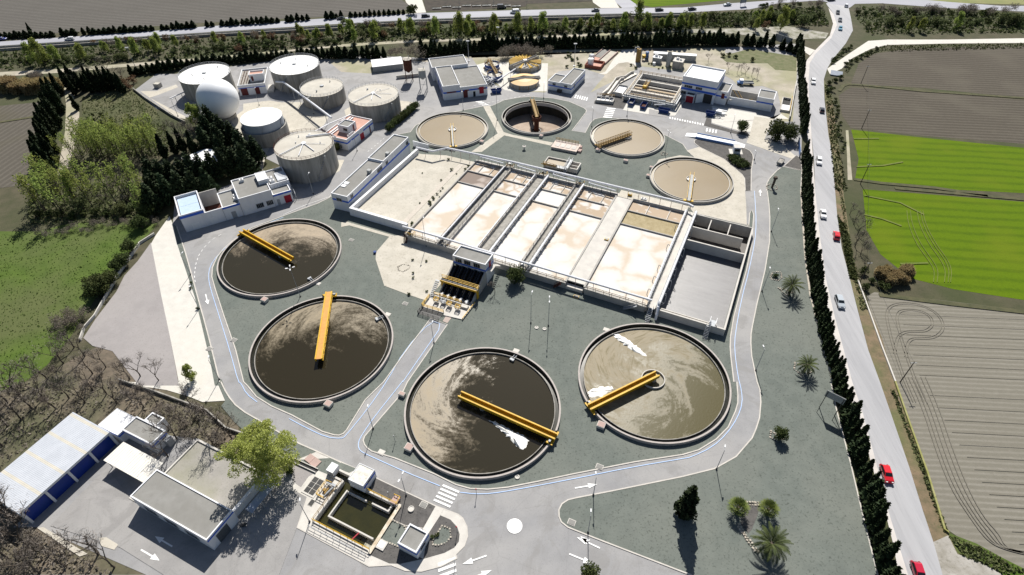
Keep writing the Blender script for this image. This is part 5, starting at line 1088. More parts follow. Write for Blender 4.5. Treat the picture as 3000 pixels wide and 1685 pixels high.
# 10 screw pump station
t = thing('screw_pump_station', 'white pump house over a black ramp of five screw channels', 'pump station', tuple(loc(KF, 0, 0)), D2R(-24.8))
rk_ = (.1,10.2,-.3,4.6); block(t, *rk_, 7.4, z0=4.4); m = MB(); m.box(.4,10.2,0,4.6,0,4.4); m.build('base', m_wall, t); band(t, rk_, 4.85, 5.4, 'fr')
for x in (1.0, 3.7, 6.6): window(t, 'f', rk_, x, x+1.8, 5.55, 6.85, 2)
door(t, 'r', rk_, 1.6, 2.8, 6.8, m_red, 'red_door', 4.7); m = MB(); m.stairs(10.4,11.4,8.4,3.0,.3,4.7,12); m.build('steps', m_concp, t); m = MB(); m.box(10.22,11.5,.6,3.0,4.5,4.7); m.build('landing', m_concp, t)
ru = MB()
def slope(x0, x1, za, zb, mb, ya=-.32, yb=-8.9): mb.add([(x0,ya,0),(x1,ya,0),(x1,yb,0),(x0,yb,0),(x0,ya,za),(x1,ya,za),(x1,yb,zb),(x0,yb,zb)], [(4,7,6,5),(0,1,5,4),(1,2,6,5),(2,3,7,6),(3,0,4,7)])
slope(.45, 9.85, 3.9, .15, ru); m_blk = M('black_wet_channel', (.010,.010,.012), (.02,.02,.024), 1.5, .4, .4); ru.build('channel_bed', m_blk, t)
for x, wd in ((.1,.34), (9.86,.36)): m = MB(); slope(x, x+wd, 4.95, 1.0, m); m.build('side_wall', m_conc, t)
for i in range(1, 5): m = MB(); x = .45+i*1.88; slope(x-.1, x+.1, 4.25, .5, m); m.build('divider', M('grimy_divider', (.06,.062,.066), (.03,.03,.033), 1.2, .8), t)
for i in range(5):
    xc = .45+1.88*(i+.5); m = MB(); n = 90; A_, B_ = Vector((xc,-.4,4.5)), Vector((xc,-8.8,.85)); m.tube([A_, B_], .26, 8); d = (B_-A_).normalized(); s_ = Vector((1,0,0)); u_ = s_.cross(d); k0 = len(m.v)
    for j in range(n+1):
        c = A_.lerp(B_, j/n); th = j/n*2*math.pi*9; e = s_*math.cos(th)+u_*math.sin(th); m.v += [tuple(c+e*.26), tuple(c+e*.75)]
    for j in range(n): m.f.append((k0+2*j,k0+2*j+1,k0+2*j+3,k0+2*j+2)); m.m.append(0)
    m.build('screw', m_blk, t)
t = thing('footbridge', 'yellow railed footbridge crossing the screw ramp', 'footbridge', tuple(loc(KF, -.4, -6.2)), D2R(-24.8))
m = MB(); [m.box(-.2,11,y,y+.14,2.9,3.5) for y in (-.7,.56)]; m.build('girder', m_yellow, t); m = MB(); m.box(-.2,11,-.55,.55,3.2,3.28); m.build('deck', m_dark, t)
m = MB(); m.rail([(-.2,.62,3.5),(11,.62,3.5),(11,-.6,3.5)],1.0,1.6,.05); m.build('railing', m_yellow, t); m = MB(); m.beam((0,0,0),(0,0,2.9),.2,.9); m.beam((10.9,0,0),(10.9,0,2.9),.2,.9); m.build('post', m_yellow, t)
m = MB(); m.stairs(-1.5,-.3,-5.0,-.6,.2,3.2,10); m.build('stair', m_steel, t)
t = thing('pump_platform', 'concrete platform with yellow rails at the foot of the screw ramp', 'platform', tuple(loc(KF, -.55, -9.0)), D2R(-24.8))
m = MB(); m.prism([(-1.2,-6.1),(5.3,-5.9),(5.6,-6.6),(10.9,-6.0),(11.3,.8),(-1.0,.2)], 0, .38); m.build('slab', m_concp, t); m = MB(); m.box(-.2,10.4,-1.7,-1.3,.38,.95); m.box(8.3,10.4,-2.4,-1.75,.38,.95); m.build('low_wall', m_concp, t)
m = MB(); m.rail([(-.2,-1.25,.9),(8.2,-1.25,.9)],1.0,1.7,.05); m.build('railing', m_yellow, t); m = MB(); m.rail([(-1.2,-2.0,.38),(-1.2,-6.1,.38),(5.3,-5.9,.38)],1.1,1.5,.05,bars=3); m.build('railing', m_yellow, t); m = MB(); m.rail([(10.9,-6.0,.38),(11.2,.6,.38)],.4,1.0,.07,bars=1); m.build('kerb_rail', m_yellow, t)
m = MB(); m.box(-1.0,5.2,-8.6,-6.2,.15,.22); m.build('grating', m_dark, t); m = MB(); m.rail([(-1.0,-6.4,.2),(-1.0,-8.6,.2),(5.2,-8.6,.2)],1.1,1.4,.045,bars=3); m.build('railing', m_dark, t)
for i in range(5):
    x = .45+1.88*(i+.5); o = loc(KF, x-.1, -9.35); t = thing('pump_motor', 'white geared motor at the foot of a screw channel', 'motor', (o.x,o.y,.38), D2R(-24.8), 'screw pump motors')
    m = MB(); m.tube([(0,.6,.75),(0,-.5,.45)],.3,12); m.build('motor', m_white, t); m = MB(); m.box(-.55,-.1,-.3,.3,0,.75); m.box(.2,.5,-.2,.4,0,.5); m.build('gearbox', m_steel, t); m = MB(); m.box(-.6,.6,-.6,.6,-.3,0); m.build('plinth', m_concp, t)
for x, y, lab in ((1.0,-12.1,'yellow railed pump stand, leftmost on the platform'), (5.0,-12.2,'yellow railed pump stand in the middle of the platform'), (7.6,-12.3,'yellow railed pump stand nearest the right edge of the platform'), (3.0,-11.8,'grey stand between two yellow ones on the platform')):
    o = loc(KF, x, y); t = thing('pump_stand', lab, 'pump stand', (o.x,o.y,.38), D2R(-24.8), 'stands on the pump platform'); c = m_yellow if 'yellow' in lab[:8] else m_steel
    m = MB(); m.box(-.6,.6,-.5,.5,.55,.7); [m.box(sx-.05,sx+.05,sy-.05,sy+.05,0,.55) for sx in (-.5,.5) for sy in (-.4,.4)]; m.build('table', m_concp if c is m_yellow else c, t); MB().rail([(-.6,-.5,.7),(.6,-.5,.7),(.6,.5,.7),(-.6,.5,.7),(-.6,-.5,.7)],.8,1.2,.05).build('railing', c, t)
# 11 intake works: huts and basin
A, an, w, dp = roofframe('K6', (720,290), (920,385), 2.7, (1060,160)); t = thing('hut', 'small white hut with a blotched white roof at the head of the intake basin', 'hut', A, an); r = (0,w,0,dp); block(t, *r, 2.75, roof=M('blotched_white_roof', (.66,.65,.60), (.52,.50,.45), 1.1, .9, fine=(.25,.22,.17), fs=2, fa=.5), par=.1, tk=.12); band(t, r, 1.5, 2.15, 'r'); panel(t, 'r', r, 1.2, 2.4, 1.6, 2.1, 'window', m_glass, .03)
A, an, w, dp = roofframe('K6', (1375,1135), (1625,1270), 2.7, (1765,990)); t = thing('hut', 'white hut with a grey gravel roof beside the green stone-edged bed', 'hut', A, an); r = (0,w,0,dp); block(t, *r, 2.8, par=.3); band(t, r, 1.7, 2.25, 'fr'); panel(t, 'r', r, 1.2, 2.7, 1.4, 2.1, 'window', m_glass, .03, m_steel, 0)
ib = thing('intake_basin', 'sunken concrete intake basin of dark green water with inner walls', 'basin', (-39.48,52.28,0), D2R(-26.2))
def im(bx, nm, mat=m_concp): m = MB(); [m.box(*b) for b in bx]; return m.build(nm, mat, ib)
im([(-.1,13.6,-.05,.25,-3,.42),(13.2,13.75,.26,10.2,-3,.42),(1.6,13.4,9.62,10.0,-3,.45),(-.2,.25,.27,9.5,-3,.40),(-3.0,-.2,9.2,9.6,-3,.4),(-3.0,-2.6,9.6,11.2,-3,.4),(-3.0,1.6,10.9,11.3,-3,.42)], 'outer_wall')
im([(1.9,12.6,2.1,2.4,-3,.25),(1.9,2.2,2.4,8.2,-3,.25),(2.2,6.9,7.9,8.15,-3,.15),(8.2,12.2,7.9,8.2,-3,.25),(11.9,12.2,8.2,9.6,-3,.2)], 'inner_wall')
im([(.25,13.2,.25,9.6,-3,-.75),(-2.6,1.9,9.6,10.9,-3,-.75)], 'water', M('dark_green_water', (.030,.028,.008), (.022,.022,.007), .4, .12, .5, bmp=.08))
im([(11.3,12.9,.6,2.0,-.74,-.66)], 'foam', M('thin_foam', (.35,.34,.28), (.12,.12,.08), 2.4, .4, .4, bmp=.5)); im([(13.2,13.9,-.4,10.0,.43,.5)], 'channel_cover', M('stained_cover', (.60,.56,.48), (.42,.33,.22), .8, .9))
m = MB(); m.rail([(-.05,.1,.42),(13.4,.1,.42)],1.0,1.6,.035); m.build('railing', m_yellow, ib); m = MB(); m.rail([(1.8,9.8,.45),(13.2,9.8,.45)],1.0,1.8,.035); m.build('railing', m_yellow, ib); m = MB(); m.rail([(0,.4,.4),(0,9.2,.4)],1.0,1.6,.035); m.build('railing', m_ochre, ib)
m = MB(); m.rail([(0,-1.2,.16),(13.2,-1.0,.16)],1.0,1.5,.03); m.build('railing', m_steel, ib)
m = MB(); m.beam((9.2,.3,.6),(9.6,2.0,.5),.2,.2); m.build('gate_arm', m_red, ib)
o = P('K6', 530, 175, .4); t = thing('screen_cabinet', 'white cabinet standing at the head of the intake basin', 'cabinet', (o.x,o.y,.15), D2R(-26.2)); MB().box(-.85,.85,-1.0,1.0,0,1.5).build('body', m_white, t); MB().box(-.7,.7,-1.03,-.99,.2,1.3).build('door', m_steel, t)
o = P('K6', 275, 385, .2); t = thing('floor_grating', 'frame of six dark gratings in the concrete by the intake basin', 'grating', (o.x,o.y,.15), D2R(-26.2)); MB().box(-1.7,1.5,-2.1,2.1,0,.1).build('frame', m_concp, t)
for i in range(3):
    for j in range(2): MB().box(-1.3+j*1.25,-.2+j*1.25,-1.7+i*1.2,-.62+i*1.2,.101,.15).build('grating', m_dark, t)
o = P('K6', 240, 600, .2); t = thing('floor_grating', 'single square dark grating in the concrete by the intake basin', 'grating', (o.x,o.y,.15), D2R(-26.2)); MB().box(-.55,.55,-.7,.7,0,.06).build('frame', m_concp, t); MB().box(-.45,.45,-.6,.6,.061,.1).build('grating', m_dark, t)
o = P('K6', 430, 440, .4); t = thing('bar_screen', 'yellow railed screening machine at the side of the intake basin', 'screen', (o.x,o.y,.15), D2R(-26.2))
m = MB(); m.box(-1.0,.9,-1.6,1.6,0,.2); m.build('frame', m_concp, t); m = MB(); m.beam((-.6,1.4,.9),(1.7,1.4,.9),.5,.3); m.beam((.4,-1.2,.3),(1.2,1.2,.8),.3,.3); m.build('screen_bed', m_steel, t); MB().rail([(-1.0,-1.6,.2),(-1.0,1.6,.2),(.4,1.6,.2)],1.0,.8,.045).rail([(-1.0,-1.6,.2),(.8,-1.6,.2)],1.0,.8,.045).build('railing', m_yellow, t); MB().box(-.5,.1,-.4,.2,.2,.8).tube([(.3,-.8,.5),(.3,.6,.5)],.2,8).build('motor', m_ochre, t)
o = P('K6', 1165, 1160, .2); t = thing('paving_slab', 'pale slab beside the intake basin wall', 'slab', (o.x,o.y,.15), D2R(-26.2)); MB().box(-.95,.95,-.9,.9,0,.25).build('slab', m_concp, t); MB().box(-.6,.6,-.6,.6,.251,.28).build('lid', m_white, t)
o = P('K6', 1350, 575, .3); t = thing('valve_box', 'yellow-trimmed box at the corner of the intake basin', 'valve box', (o.x,o.y,.15), D2R(-26.2)); MB().box(-.7,.7,-.8,.8,0,.5).build('body', m_redw, t); MB().rail([(.7,-.8,.5),(.7,.8,.5),(-.7,.8,.5)],.5,.8,.05,bars=1).build('railing', m_yellow, t)
o = P('K6', 1558, 688, .2); t = thing('manhole', 'round manhole in the dark gravel of the intake island', 'manhole', (o.x,o.y,.16), 0); MB().lathe([(.62,0),(.62,.3),(.5,.3),(.5,.22),(.01,.22)],24).build('ring', m_concp, t)
# narrow drain channel
a1, b1 = P('K6', 20, 55), P('K6', 315, 190); t = thing('drain_channel', 'narrow open concrete drain along the gravel strip by the intake', 'channel', b1, ang(a1, b1)+math.pi); L = (b1-a1).length+8
MB().box(0,L,-.5,-.35,0,.5).box(0,L,.35,.5,0,.5).build('side_wall', m_concp, t); MB().box(0,L,-.34,.34,.02,.22).build('water', m_blk, t)
o = P('K6', 255, 50); t = thing('cover_slab', 'pinkish cover slab beside the narrow drain', 'slab', (o.x,o.y,.15), GRID+1.4); MB().box(-.9,.9,-1.8,.0,0,.2).build('slab', m_redw, t); MB().box(-.85,.85,.05,1.6,0,.22).build('slab', m_redw, t)
# 12 workshop group bottom left
A, an, w, dp = roofframe('L2', (45,395), (555,690), 4.4, (725,490)); t = thing('workshop_building', 'large flat grey-roofed white building in front of a walled terrace', 'building', A, an)
r = (0,w,0,dp+.1); block(t, *r, 4.4, par=.18, tk=.25); band(t, r, 3.5, 3.95, 'r'); door(t, 'r', r, 1.6, 4.3, 3.0, M('slatted_grey_door', (.10,.11,.12), (.07,.075,.08), 3, .5), 'slatted_door')
for i in range(3): window(t, 'f', r, 3+i*5.5, 6+i*5.5, 1.2, 2.9, 2)
m = MB(); m.box(-3.4,-.02,.3,2.4,.02,.25); m.build('step', m_concp, t)
t = thing('terrace', 'walled gravel terrace behind the large grey-roofed building', 'terrace', A, an); y0 = dp+.12
MB().box(.3,18.6,y0,15.4,0,1.7).build('fill', M('terrace_gravel', (.30,.285,.265), (.26,.25,.23), .4, .95, fine=(.15,.14,.12), fs=3, fa=.5, big=(.20,.20,.13), bs=.1), t); MB().box(0,.29,y0,15.7,0,2.0).build('wall', m_concp, t); MB().box(.3,18.6,15.41,15.8,0,2.0).build('wall', m_concp, t); MB().box(18.61,19.3,y0,15.8,0,2.1).build('wall', m_wall, t)
t = thing('awning', 'narrow blue-grey sheet awning along the terrace wall', 'awning', A, an); MB().add([(21.5,dp+1.6,2.9),(23.1,dp+1.6,2.7),(23.1,dp+9,2.7),(21.5,dp+9,2.9),(21.5,dp+1.6,3.0),(23.1,dp+1.6,2.8),(23.1,dp+9,2.8),(21.5,dp+9,3.0)], [(0,1,2,3),(4,7,6,5),(0,4,5,1),(1,5,6,2),(2,6,7,3),(3,7,4,0)]).build('roof', M('blue_grey_sheet', (.34,.38,.46), (.26,.29,.36), .8, .5), t)
for i in range(4): m = MB(); y = dp+1.8+i*2.3; m.box(21.6,21.75,y,y+.15,0,2.85); m.box(22.9,23.05,y,y+.15,0,2.7); m.build('post', m_steel, t)
m = MB(); m.beam((21.2,dp-.6,0),(22.4,dp-.2,.9),.5,.4); m.build('clutter', m_dark, t)
A, an, w, dp = roofframe('L1', (690,385), (940,525), 3.0, (1100,410)); t = thing('carport', 'open carport with a bright ribbed cream roof between two buildings', 'carport', A, an)
m = MB(); n = 36
for i in range(n): x = w*1.06*i/n; m.box(x, x+w*1.06/n-.002, 0, dp, 3.0, 3.07 if i % 2 else 3.12)
m.build('roof', M('cream_ribbed_sheet', (.70,.68,.63), (.64,.62,.57), .6, .5), t)
for x, y in ((.3,.3),(w-.2,.3),(.3,dp-.3),(w-.2,dp-.3)): MB().box(x-.07,x+.07,y-.07,y+.07,0,2.98).build('post', m_steel, t)
A, an, w, dp = roofframe('L1', (125,735), (725,195), 4.6, (505,65)); t = thing('vehicle_shed', 'long vehicle shed with a ribbed white roof and navy doors', 'shed', A, an); L = w
m = MB(); n = 64; x0 = -1.5
rs_ = M('ribbed_white_sheet', (.50,.525,.57), (.45,.475,.52), .5, .5); rs2 = M('yellowed_sheet', (.56,.53,.46), (.50,.48,.42), .5, .6)
for i in range(n):
    x = (L+.2)*i/n-.1; k = 1 if i % 16 in (13,14) else 0
    m.add([(x,-.1,4.5),(x+(L+.2)/n,-.1,4.5),(x+(L+.2)/n,dp+.1,5.1),(x,dp+.1,5.1),(x+.02,-.1,4.56),(x+(L+.2)/n-.02,-.1,4.56),(x+(L+.2)/n-.02,dp+.1,5.16),(x+.02,dp+.1,5.16)], [(4,5,6,7),(0,4,7,3),(1,2,6,5),(0,1,5,4),(0,3,2,1)], k)
m.build('roof', [rs_, rs2], t)
MB().box(0,L,dp-.3,dp,0,5.0).build('wall', m_wall, t); MB().box(-.0,.25,.3,dp-.31,0,4.45).build('wall', m_wall, t); MB().box(L-.25,L,.3,dp-.31,0,4.45).build('wall', m_wall, t); MB().box(-.1,L+.1,-.08,.28,4.0,4.48).build('lintel', m_wall, t)
for i in range(5): x = i*(L-.4)/4; MB().box(x,x+.45,-.02,.4,0,3.99).build('pillar', m_wall, t)
for i in range(4): x = .47+i*(L-.4)/4; MB().box(x,x+(L-.4)/4-.5,.42,.52,.05,3.98).build('door', m_navy, t)
A, an, w, _ = roofframe('L1', (810,180), (995,275), 3.5, (1105,195)); t = thing('house', 'small white house with a notched grey roof and blue bands behind the carport', 'house', A, an)
block(t, 0, 8.9, 0, 3.8, 3.6, par=.25); block(t, 2.4, 6.05, 3.81, 6.0, 3.6, par=.25); band(t, (0,8.9,0,3.8), 2.6, 3.0, 'fr'); MB().box(9.0,10.2,2.2,3.6,.1,2.4).build('door_frame', m_steel, t)
block(t, -6.2, -.02, -1.2, 3.6, 3.1, roof=m_white, par=.06, tk=.1, nm='annex_wall'); band(t, (-6.2,-.02,-1.2,3.6), 2.2, 2.7, 'fr')
# 13 white roof half hidden in the conifers
q = [P('Z3', 140, 440, 4), P('Z3', 610, 530, 4), P('Z3', 590, 335, 4), P('Z3', 430, 330, 4)]; cx = sum(p.x for p in q)/4; cy = sum(p.y for p in q)/4
t = thing('farm_shed', 'pale-roofed shed half hidden among dark conifers', 'shed', (cx,cy,0)); m = MB(); pl = [(p.x-cx,p.y-cy) for p in q]; m.prism(pl, 0, 3.9); m.build('wall', m_wall, t); m = MB(); m.prism([(x*1.03,y*1.03) for x, y in pl], 3.91, 4.05); m.build('roof', m_white, t)
# ------------------------------------------------------------------ tall tanks, gas holder and silos
def ringrail(m, R, z, n=40, r=.035, h=1.0):
    for hh in (h*.5, h): m.lathe([(R-r,z+hh-r),(R+r,z+hh-r),(R+r,z+hh+r),(R-r,z+hh+r)], n, close=True)
    for i in range(n): a = 2*math.pi*i/n; m.beam((R*math.cos(a),R*math.sin(a),z),(R*math.cos(a),R*math.sin(a),z+h), r*2, r*2)
    return m
m_roofp = M('pale_tank_roof', (.50,.475,.42), (.43,.41,.365), .35, .9, fine=(.3,.26,.2), fs=3, fa=.4, big=(.40,.37,.32), bs=.12)
m_roofw = M('white_tank_roof', (.80,.80,.79), (.74,.74,.73), .35, .8, fine=(.5,.48,.45), fs=2, fa=.25)
def digester(c, R, h, label, roof, rim=True, spokes=0, railmat=m_steel, cone=.5):
    t = thing('storage_tank', label, 'storage tank', (c[0],c[1],0), 0, 'tall concrete tanks'); rg = random.Random(int(c[0]*10))
    MB().lathe([(R-.15,0),(R-.15,h-.5),(R,h-.45),(R,h)], 96).build('wall', m_concd, t); MB().lathe([(R,h),(R-.35,h+.02),(R*.5,h+cone*.5),(.01,h+cone)], 96).build('roof', roof, t)
    m = MB(); ringrail(m, R-.1, h); m.build('railing', railmat, t)
    m = MB(); m.lathe([(.8,h+cone-.1),(.8,h+cone+.35),(.01,h+cone+.4)], 16)
    for i in range(3): a = rg.random()*6.28; q = R*rg.uniform(.3,.7); m.lathe([(.18,h+cone*.3),(.18,h+.9),(.01,h+.95)], 8, q*math.cos(a), q*math.sin(a))
    m.build('vent', m_white if spokes else m_steel, t)
    for i in range(spokes):
        a = -2.3+i*.75; m = MB(); e = R*(.98 if i == 0 else rg.uniform(.5,.8)); m.tube([(.9*math.cos(a),.9*math.sin(a),h+cone+.25),(e*math.cos(a),e*math.sin(a),h+.35)], .16 if i < 3 else .07, 6); m.build('roof_pipe', m_pipe, t)
    a = rg.uniform(-2.4,-1.0); m = MB(); 
    for i in range(14): b = a+i*.035; m.beam(((R+.05)*math.cos(b),(R+.05)*math.sin(b),h*i/14),((R+.9)*math.cos(b),(R+.9)*math.sin(b),h*i/14), .3, .06)
    m.build('ladder', m_steel, t); return t
digester((-129.1,245.1), 10.4, 8.1, 'white-roofed concrete tank partly hidden behind the white sphere', m_roofw, cone=.25)
digester((-93.0,253.2), 10.55, 8.0, 'white-roofed concrete tank standing farthest back, beside the white house with red doors', m_roofw, cone=.25)
digester((-77.3,234.8), 8.9, 5.9, 'low beige-roofed tank crossed by a long white pipe', m_roofp)
digester((-54.1,224.3), 10.2, 7.2, 'beige-roofed tank with radiating white pipes next to a clipped hedge', m_roofp, spokes=6)
digester((-70.7,181.4), 10.0, 9.4, 'nearest and tallest beige-roofed tank, with a white pipe on its roof', m_roofp, spokes=4, railmat=m_rust)
t = thing('gas_holder', 'white floating-roof gas holder sitting in a wider concrete tank', 'gas holder', (-92.5,204.1,0)); MB().lathe([(8.3,0),(8.3,5.6),(7.9,5.6),(7.9,5.0)], 80).build('base_tank', m_concd, t); MB().lathe([(7.5,4.6),(7.5,8.7)], 80).build('bell_wall', M('bell_grey_paint', (.46,.49,.53), (.38,.41,.45), .4, .6, stretch=(1,1,.2)), t); MB().lathe([(7.5,8.7),(5,9.1),(.01,9.4)], 80).build('bell_roof', m_roofw, t)
for i in range(6): a = -2.4+i*1.05; m = MB(); m.beam((7.65*math.cos(a),7.65*math.sin(a),5),(7.65*math.cos(a+.12),7.65*math.sin(a+.12),8.6), .15, .15); m.build('guide_rail', m_steel, t)
t = thing('gas_sphere', 'large smooth white sphere in front of a white-roofed tank', 'gas sphere', (-114.8,221.0,0)); pr = [(7.75*math.cos(e),8.05+7.75*math.sin(e)) for e in [(-1.02+i*(1.5708+1.02)/40) for i in range(41)]]; pr[-1] = (.01, pr[-1][1]); MB().lathe(pr, 96).build('shell', M('white_membrane', (.80,.81,.83), (.77,.785,.81), .1, .45, .4), t, smooth=True); MB().lathe([(4.6,0),(4.6,1.5)], 64).build('base_ring', m_concd, t)
# thickeners with yellow covers
def thick(c, R, h, label, whole):
    t = thing('thickener_tank', label, 'thickener', (c[0],c[1],0), 0, 'yellow-covered thickeners'); MB().lathe([(R,0),(R,h),(R-.3,h),(R-.3,h-1.2)], 72).build('wall', m_concd, t); cov = M('yellow_cover', (.62,.42,.10), (.55,.35,.07), .4, .5); pal = M('peach_cover', (.66,.45,.22), (.60,.40,.19), .3, .55)
    aa = D2R(42 if not whole else 8); 
    for s in (-.7,.7): m = MB(); d = Vector((math.cos(aa),math.sin(aa),0)); n = Vector((-d.y,d.x,0))*s; m.beam(d*(-R-.6)+n+Vector((0,0,h+.5)), d*(R+.6)+n+Vector((0,0,h+.5)), .22, 1.0); m.build('bridge_beam', m_conc, t)
    if not whole:
        for i in range(26):
            a = 2*math.pi*i/26
            if abs(math.sin(a-aa))*R < 2.6 or i in (19,20,22,24): continue
            m = MB(); w0 = 2*math.pi/26*.48
            m.add([(1.5*math.cos(a),1.5*math.sin(a),h+.45)]+[((R-.1)*math.cos(a+k*w0/2),(R-.1)*math.sin(a+k*w0/2),h+.05+(.55 if k == 0 else .35 if abs(k) == 1 else 0)) for k in (-2,-1,0,1,2)], [(0,j,j+1) for j in (1,2,3,4)]+[(1,5,4,3,2)]); m.build('cover_vault', cov, t)
        m = MB(); m.box(-.8,.8,-.7,.7,h+1.0,h+1.15); m.build('centre_drive', m_white, t)
    else:
        for sgn in (-1,1):
            m = MB(); k = len(m.v); n = 24; y0 = 1.3; a0 = math.asin(y0/R); pts = [(R-.15)*math.cos(a0+(math.pi-2*a0)*i/n) for i in range(n+1)]
            ring = [(math.cos(aa)*x-math.sin(aa)*sgn*y, math.sin(aa)*x+math.cos(aa)*sgn*y) for x, y in [((R-.15)*math.cos(a0+(math.pi-2*a0)*i/n),(R-.15)*math.sin(a0+(math.pi-2*a0)*i/n)) for i in range(n+1)]]; top = (-math.sin(aa)*sgn*1.7, math.cos(aa)*sgn*1.7)
            m.v += [(x,y,h+.05) for x, y in ring]+[(x*.5+top[0]*.5,y*.5+top[1]*.5,h+.8) for x, y in ring]+[(top[0],top[1],h+1.2)]
            for i in range(n): m.f += [(i,i+1,n+2+i,n+1+i),(n+1+i,n+2+i,2*n+2)]; m.m += [0,0]
            m.build('cover_dome', pal, t)
    for i in range(3): a = -1.9+i*.6; m = MB(); m.tube([((R+.15)*math.cos(a),(R+.15)*math.sin(a),0),((R+.15)*math.cos(a),(R+.15)*math.sin(a),h)], .1, 6); m.build('drain_pipe', m_ochre, t)
thick((7.8,266.5), 7.5, 2.0, 'round tank with open yellow petal covers and crossed concrete beams', False)
thick((6.8,247.4), 6.5, 2.1, 'round tank roofed by two peach domes either side of a beam', True)
for c, lab in (((-7.4,265.3),'rear one of two small blue round tanks'), ((-6.0,253.6),'front one of two small blue round tanks, beside white machinery')):
    t = thing('flotation_tank', lab, 'tank', (c[0],c[1],0), 0, 'blue flotation tanks'); MB().lathe([(3.4,0),(3.4,2.2),(3.25,2.2),(3.25,1.6)], 48).build('wall', m_skip, t); MB().lathe([(3.24,1.65),(.01,1.65)][::-1], 48).build('water', M('pale_flotation_water', (.5,.5,.46), (.56,.54,.48), .6, .3), t); m = MB(); ringrail(m, 3.4, 2.2, 18, .04, .9); m.build('railing', m_ochre, t)
    m = MB(); m.lathe([(3.7,.9),(3.7,1.05),(3.4,1.05),(3.4,.9)], 48, close=True); m.build('hoop', m_white, t)
t = thing('access_bridge', 'ochre stair and bridge spanning the two blue round tanks', 'bridge', (-6.8,259.5,0)); m = MB(); m.beam((-2.0,8,3.0),(1.6,-7.5,3.0),1.0,.2); m.build('deck', m_ochre, t); m = MB(); m.rail([(-2.5,8,3.0),(1.1,-7.5,3.0)],1.0,1.6,.06).rail([(-1.5,8,3.0),(2.1,-7.5,3.0)],1.0,1.6,.06); m.build('railing', m_ochre, t); m = MB(); m.beam((-2.2,8.4,2.8),(-4.4,5.0,.1),.8,.15); m.build('stair', m_ochre, t)
t = thing('pressure_vessel', 'white horizontal vessels and pipework beside the dewatering hall', 'vessel', (-9.2,249.6,0))
for dx, dy, L, r in ((0,0,3.2,.8),(-.6,3.2,2.4,.6)): m = MB(); m.tube([(dx-L/2,dy,1.3),(dx-L/2+.3,dy,1.3),(dx+L/2-.3,dy,1.3),(dx+L/2,dy,1.3)], r, 14); m.box(dx-.9,dx-.6,dy-.5,dy+.5,0,.9); m.box(dx+.6,dx+.9,dy-.5,dy+.5,0,.9); m.build('vessel', m_gv, t)
m = MB(); rg = random.Random(3); [m.tube([(rg.uniform(-2,4),rg.uniform(-3,3),.2),(rg.uniform(-2,4),rg.uniform(-3,3),2.4),(rg.uniform(-2,4),rg.uniform(-3,3),2.0)], .12, 5) for _ in range(12)]; m.build('pipework', m_pipe, t)
a1, b1 = P('Z5', 415, 690, 3.2), P('Z5', 790, 440, 2.6); t = thing('conveyor', 'inclined white pipe rising to the tank with yellow petal covers', 'pipe', (a1.x,a1.y,0)); MB().tube([a1,b1],.28,8).build('pipe', m_pipe, t, world=True); m = MB(); [m.beam((q.x,q.y,0),q,.12,.12) for q in (a1.lerp(b1,.3),a1.lerp(b1,.7))]; m.build('support', m_steel, t, world=True)
def silo(k, legs, label, mat, s, zb, zt, sides=8):
    o = P(k, *legs); t = thing('silo', label, 'silo', (o.x,o.y,0), D2R(12), 'silos on legs'); n = sides; R = s
    MB().lathe([(.35,zb-1.4),(R,zb),(R,zt)], n, a0=math.pi/n, a1=2*math.pi+math.pi/n).build('hopper', mat, t); MB().lathe([(R+.08,zt),(R+.08,zt+.08),(.01,zt+.12)], n, a0=math.pi/n, a1=2*math.pi+math.pi/n).build('top_plate', m_roofp, t)
    m = MB(); q = R*.72
    for x in (-q,q):
        for y in (-q,q): m.box(x-.11,x+.11,y-.11,y+.11,0,zb+.3)
    for x in (-q,q): m.beam((x,-q,.4),(x,q,zb-.5),.08,.08); m.beam((x,q,.4),(x,-q,zb-.5),.08,.08)
    m.beam((-q,-q,.4),(q,-q,zb-.5),.08,.08); m.beam((q,-q,zb*.5),(-q,-q,zb*.5),.1,.1); m.build('leg_frame', m_rust if mat is m_rust else m_steel, t)
    m = MB(); m.rail([(-R,-R*.6,zt),(-R*.6,-R,zt),(R*.6,-R,zt)],1.0,1,.04); m.build('railing', mat, t); m = MB(); m.tube([(R*.4,R*.2,zt),(R*.4,R*.2,zt+1.3)],.12,6); m.build('vent', m_steel, t); return t
silo('Z4', (905,615), 'rust-brown silo on tall braced legs', m_rust, 2.0, 5.0, 9.6)
silo('Z4', (1175,800), 'pale grey silo on legs beside the dewatering hall', m_gv, 2.0, 6.2, 9.0, 4)
o = P('Z4', 860, 570); t = thing('low_wall', 'low dark wall behind the two silos', 'wall', o, D2R(12)); MB().box(-4.8,5.5,0,.4,0,1.5).build('wall', m_concp, t)
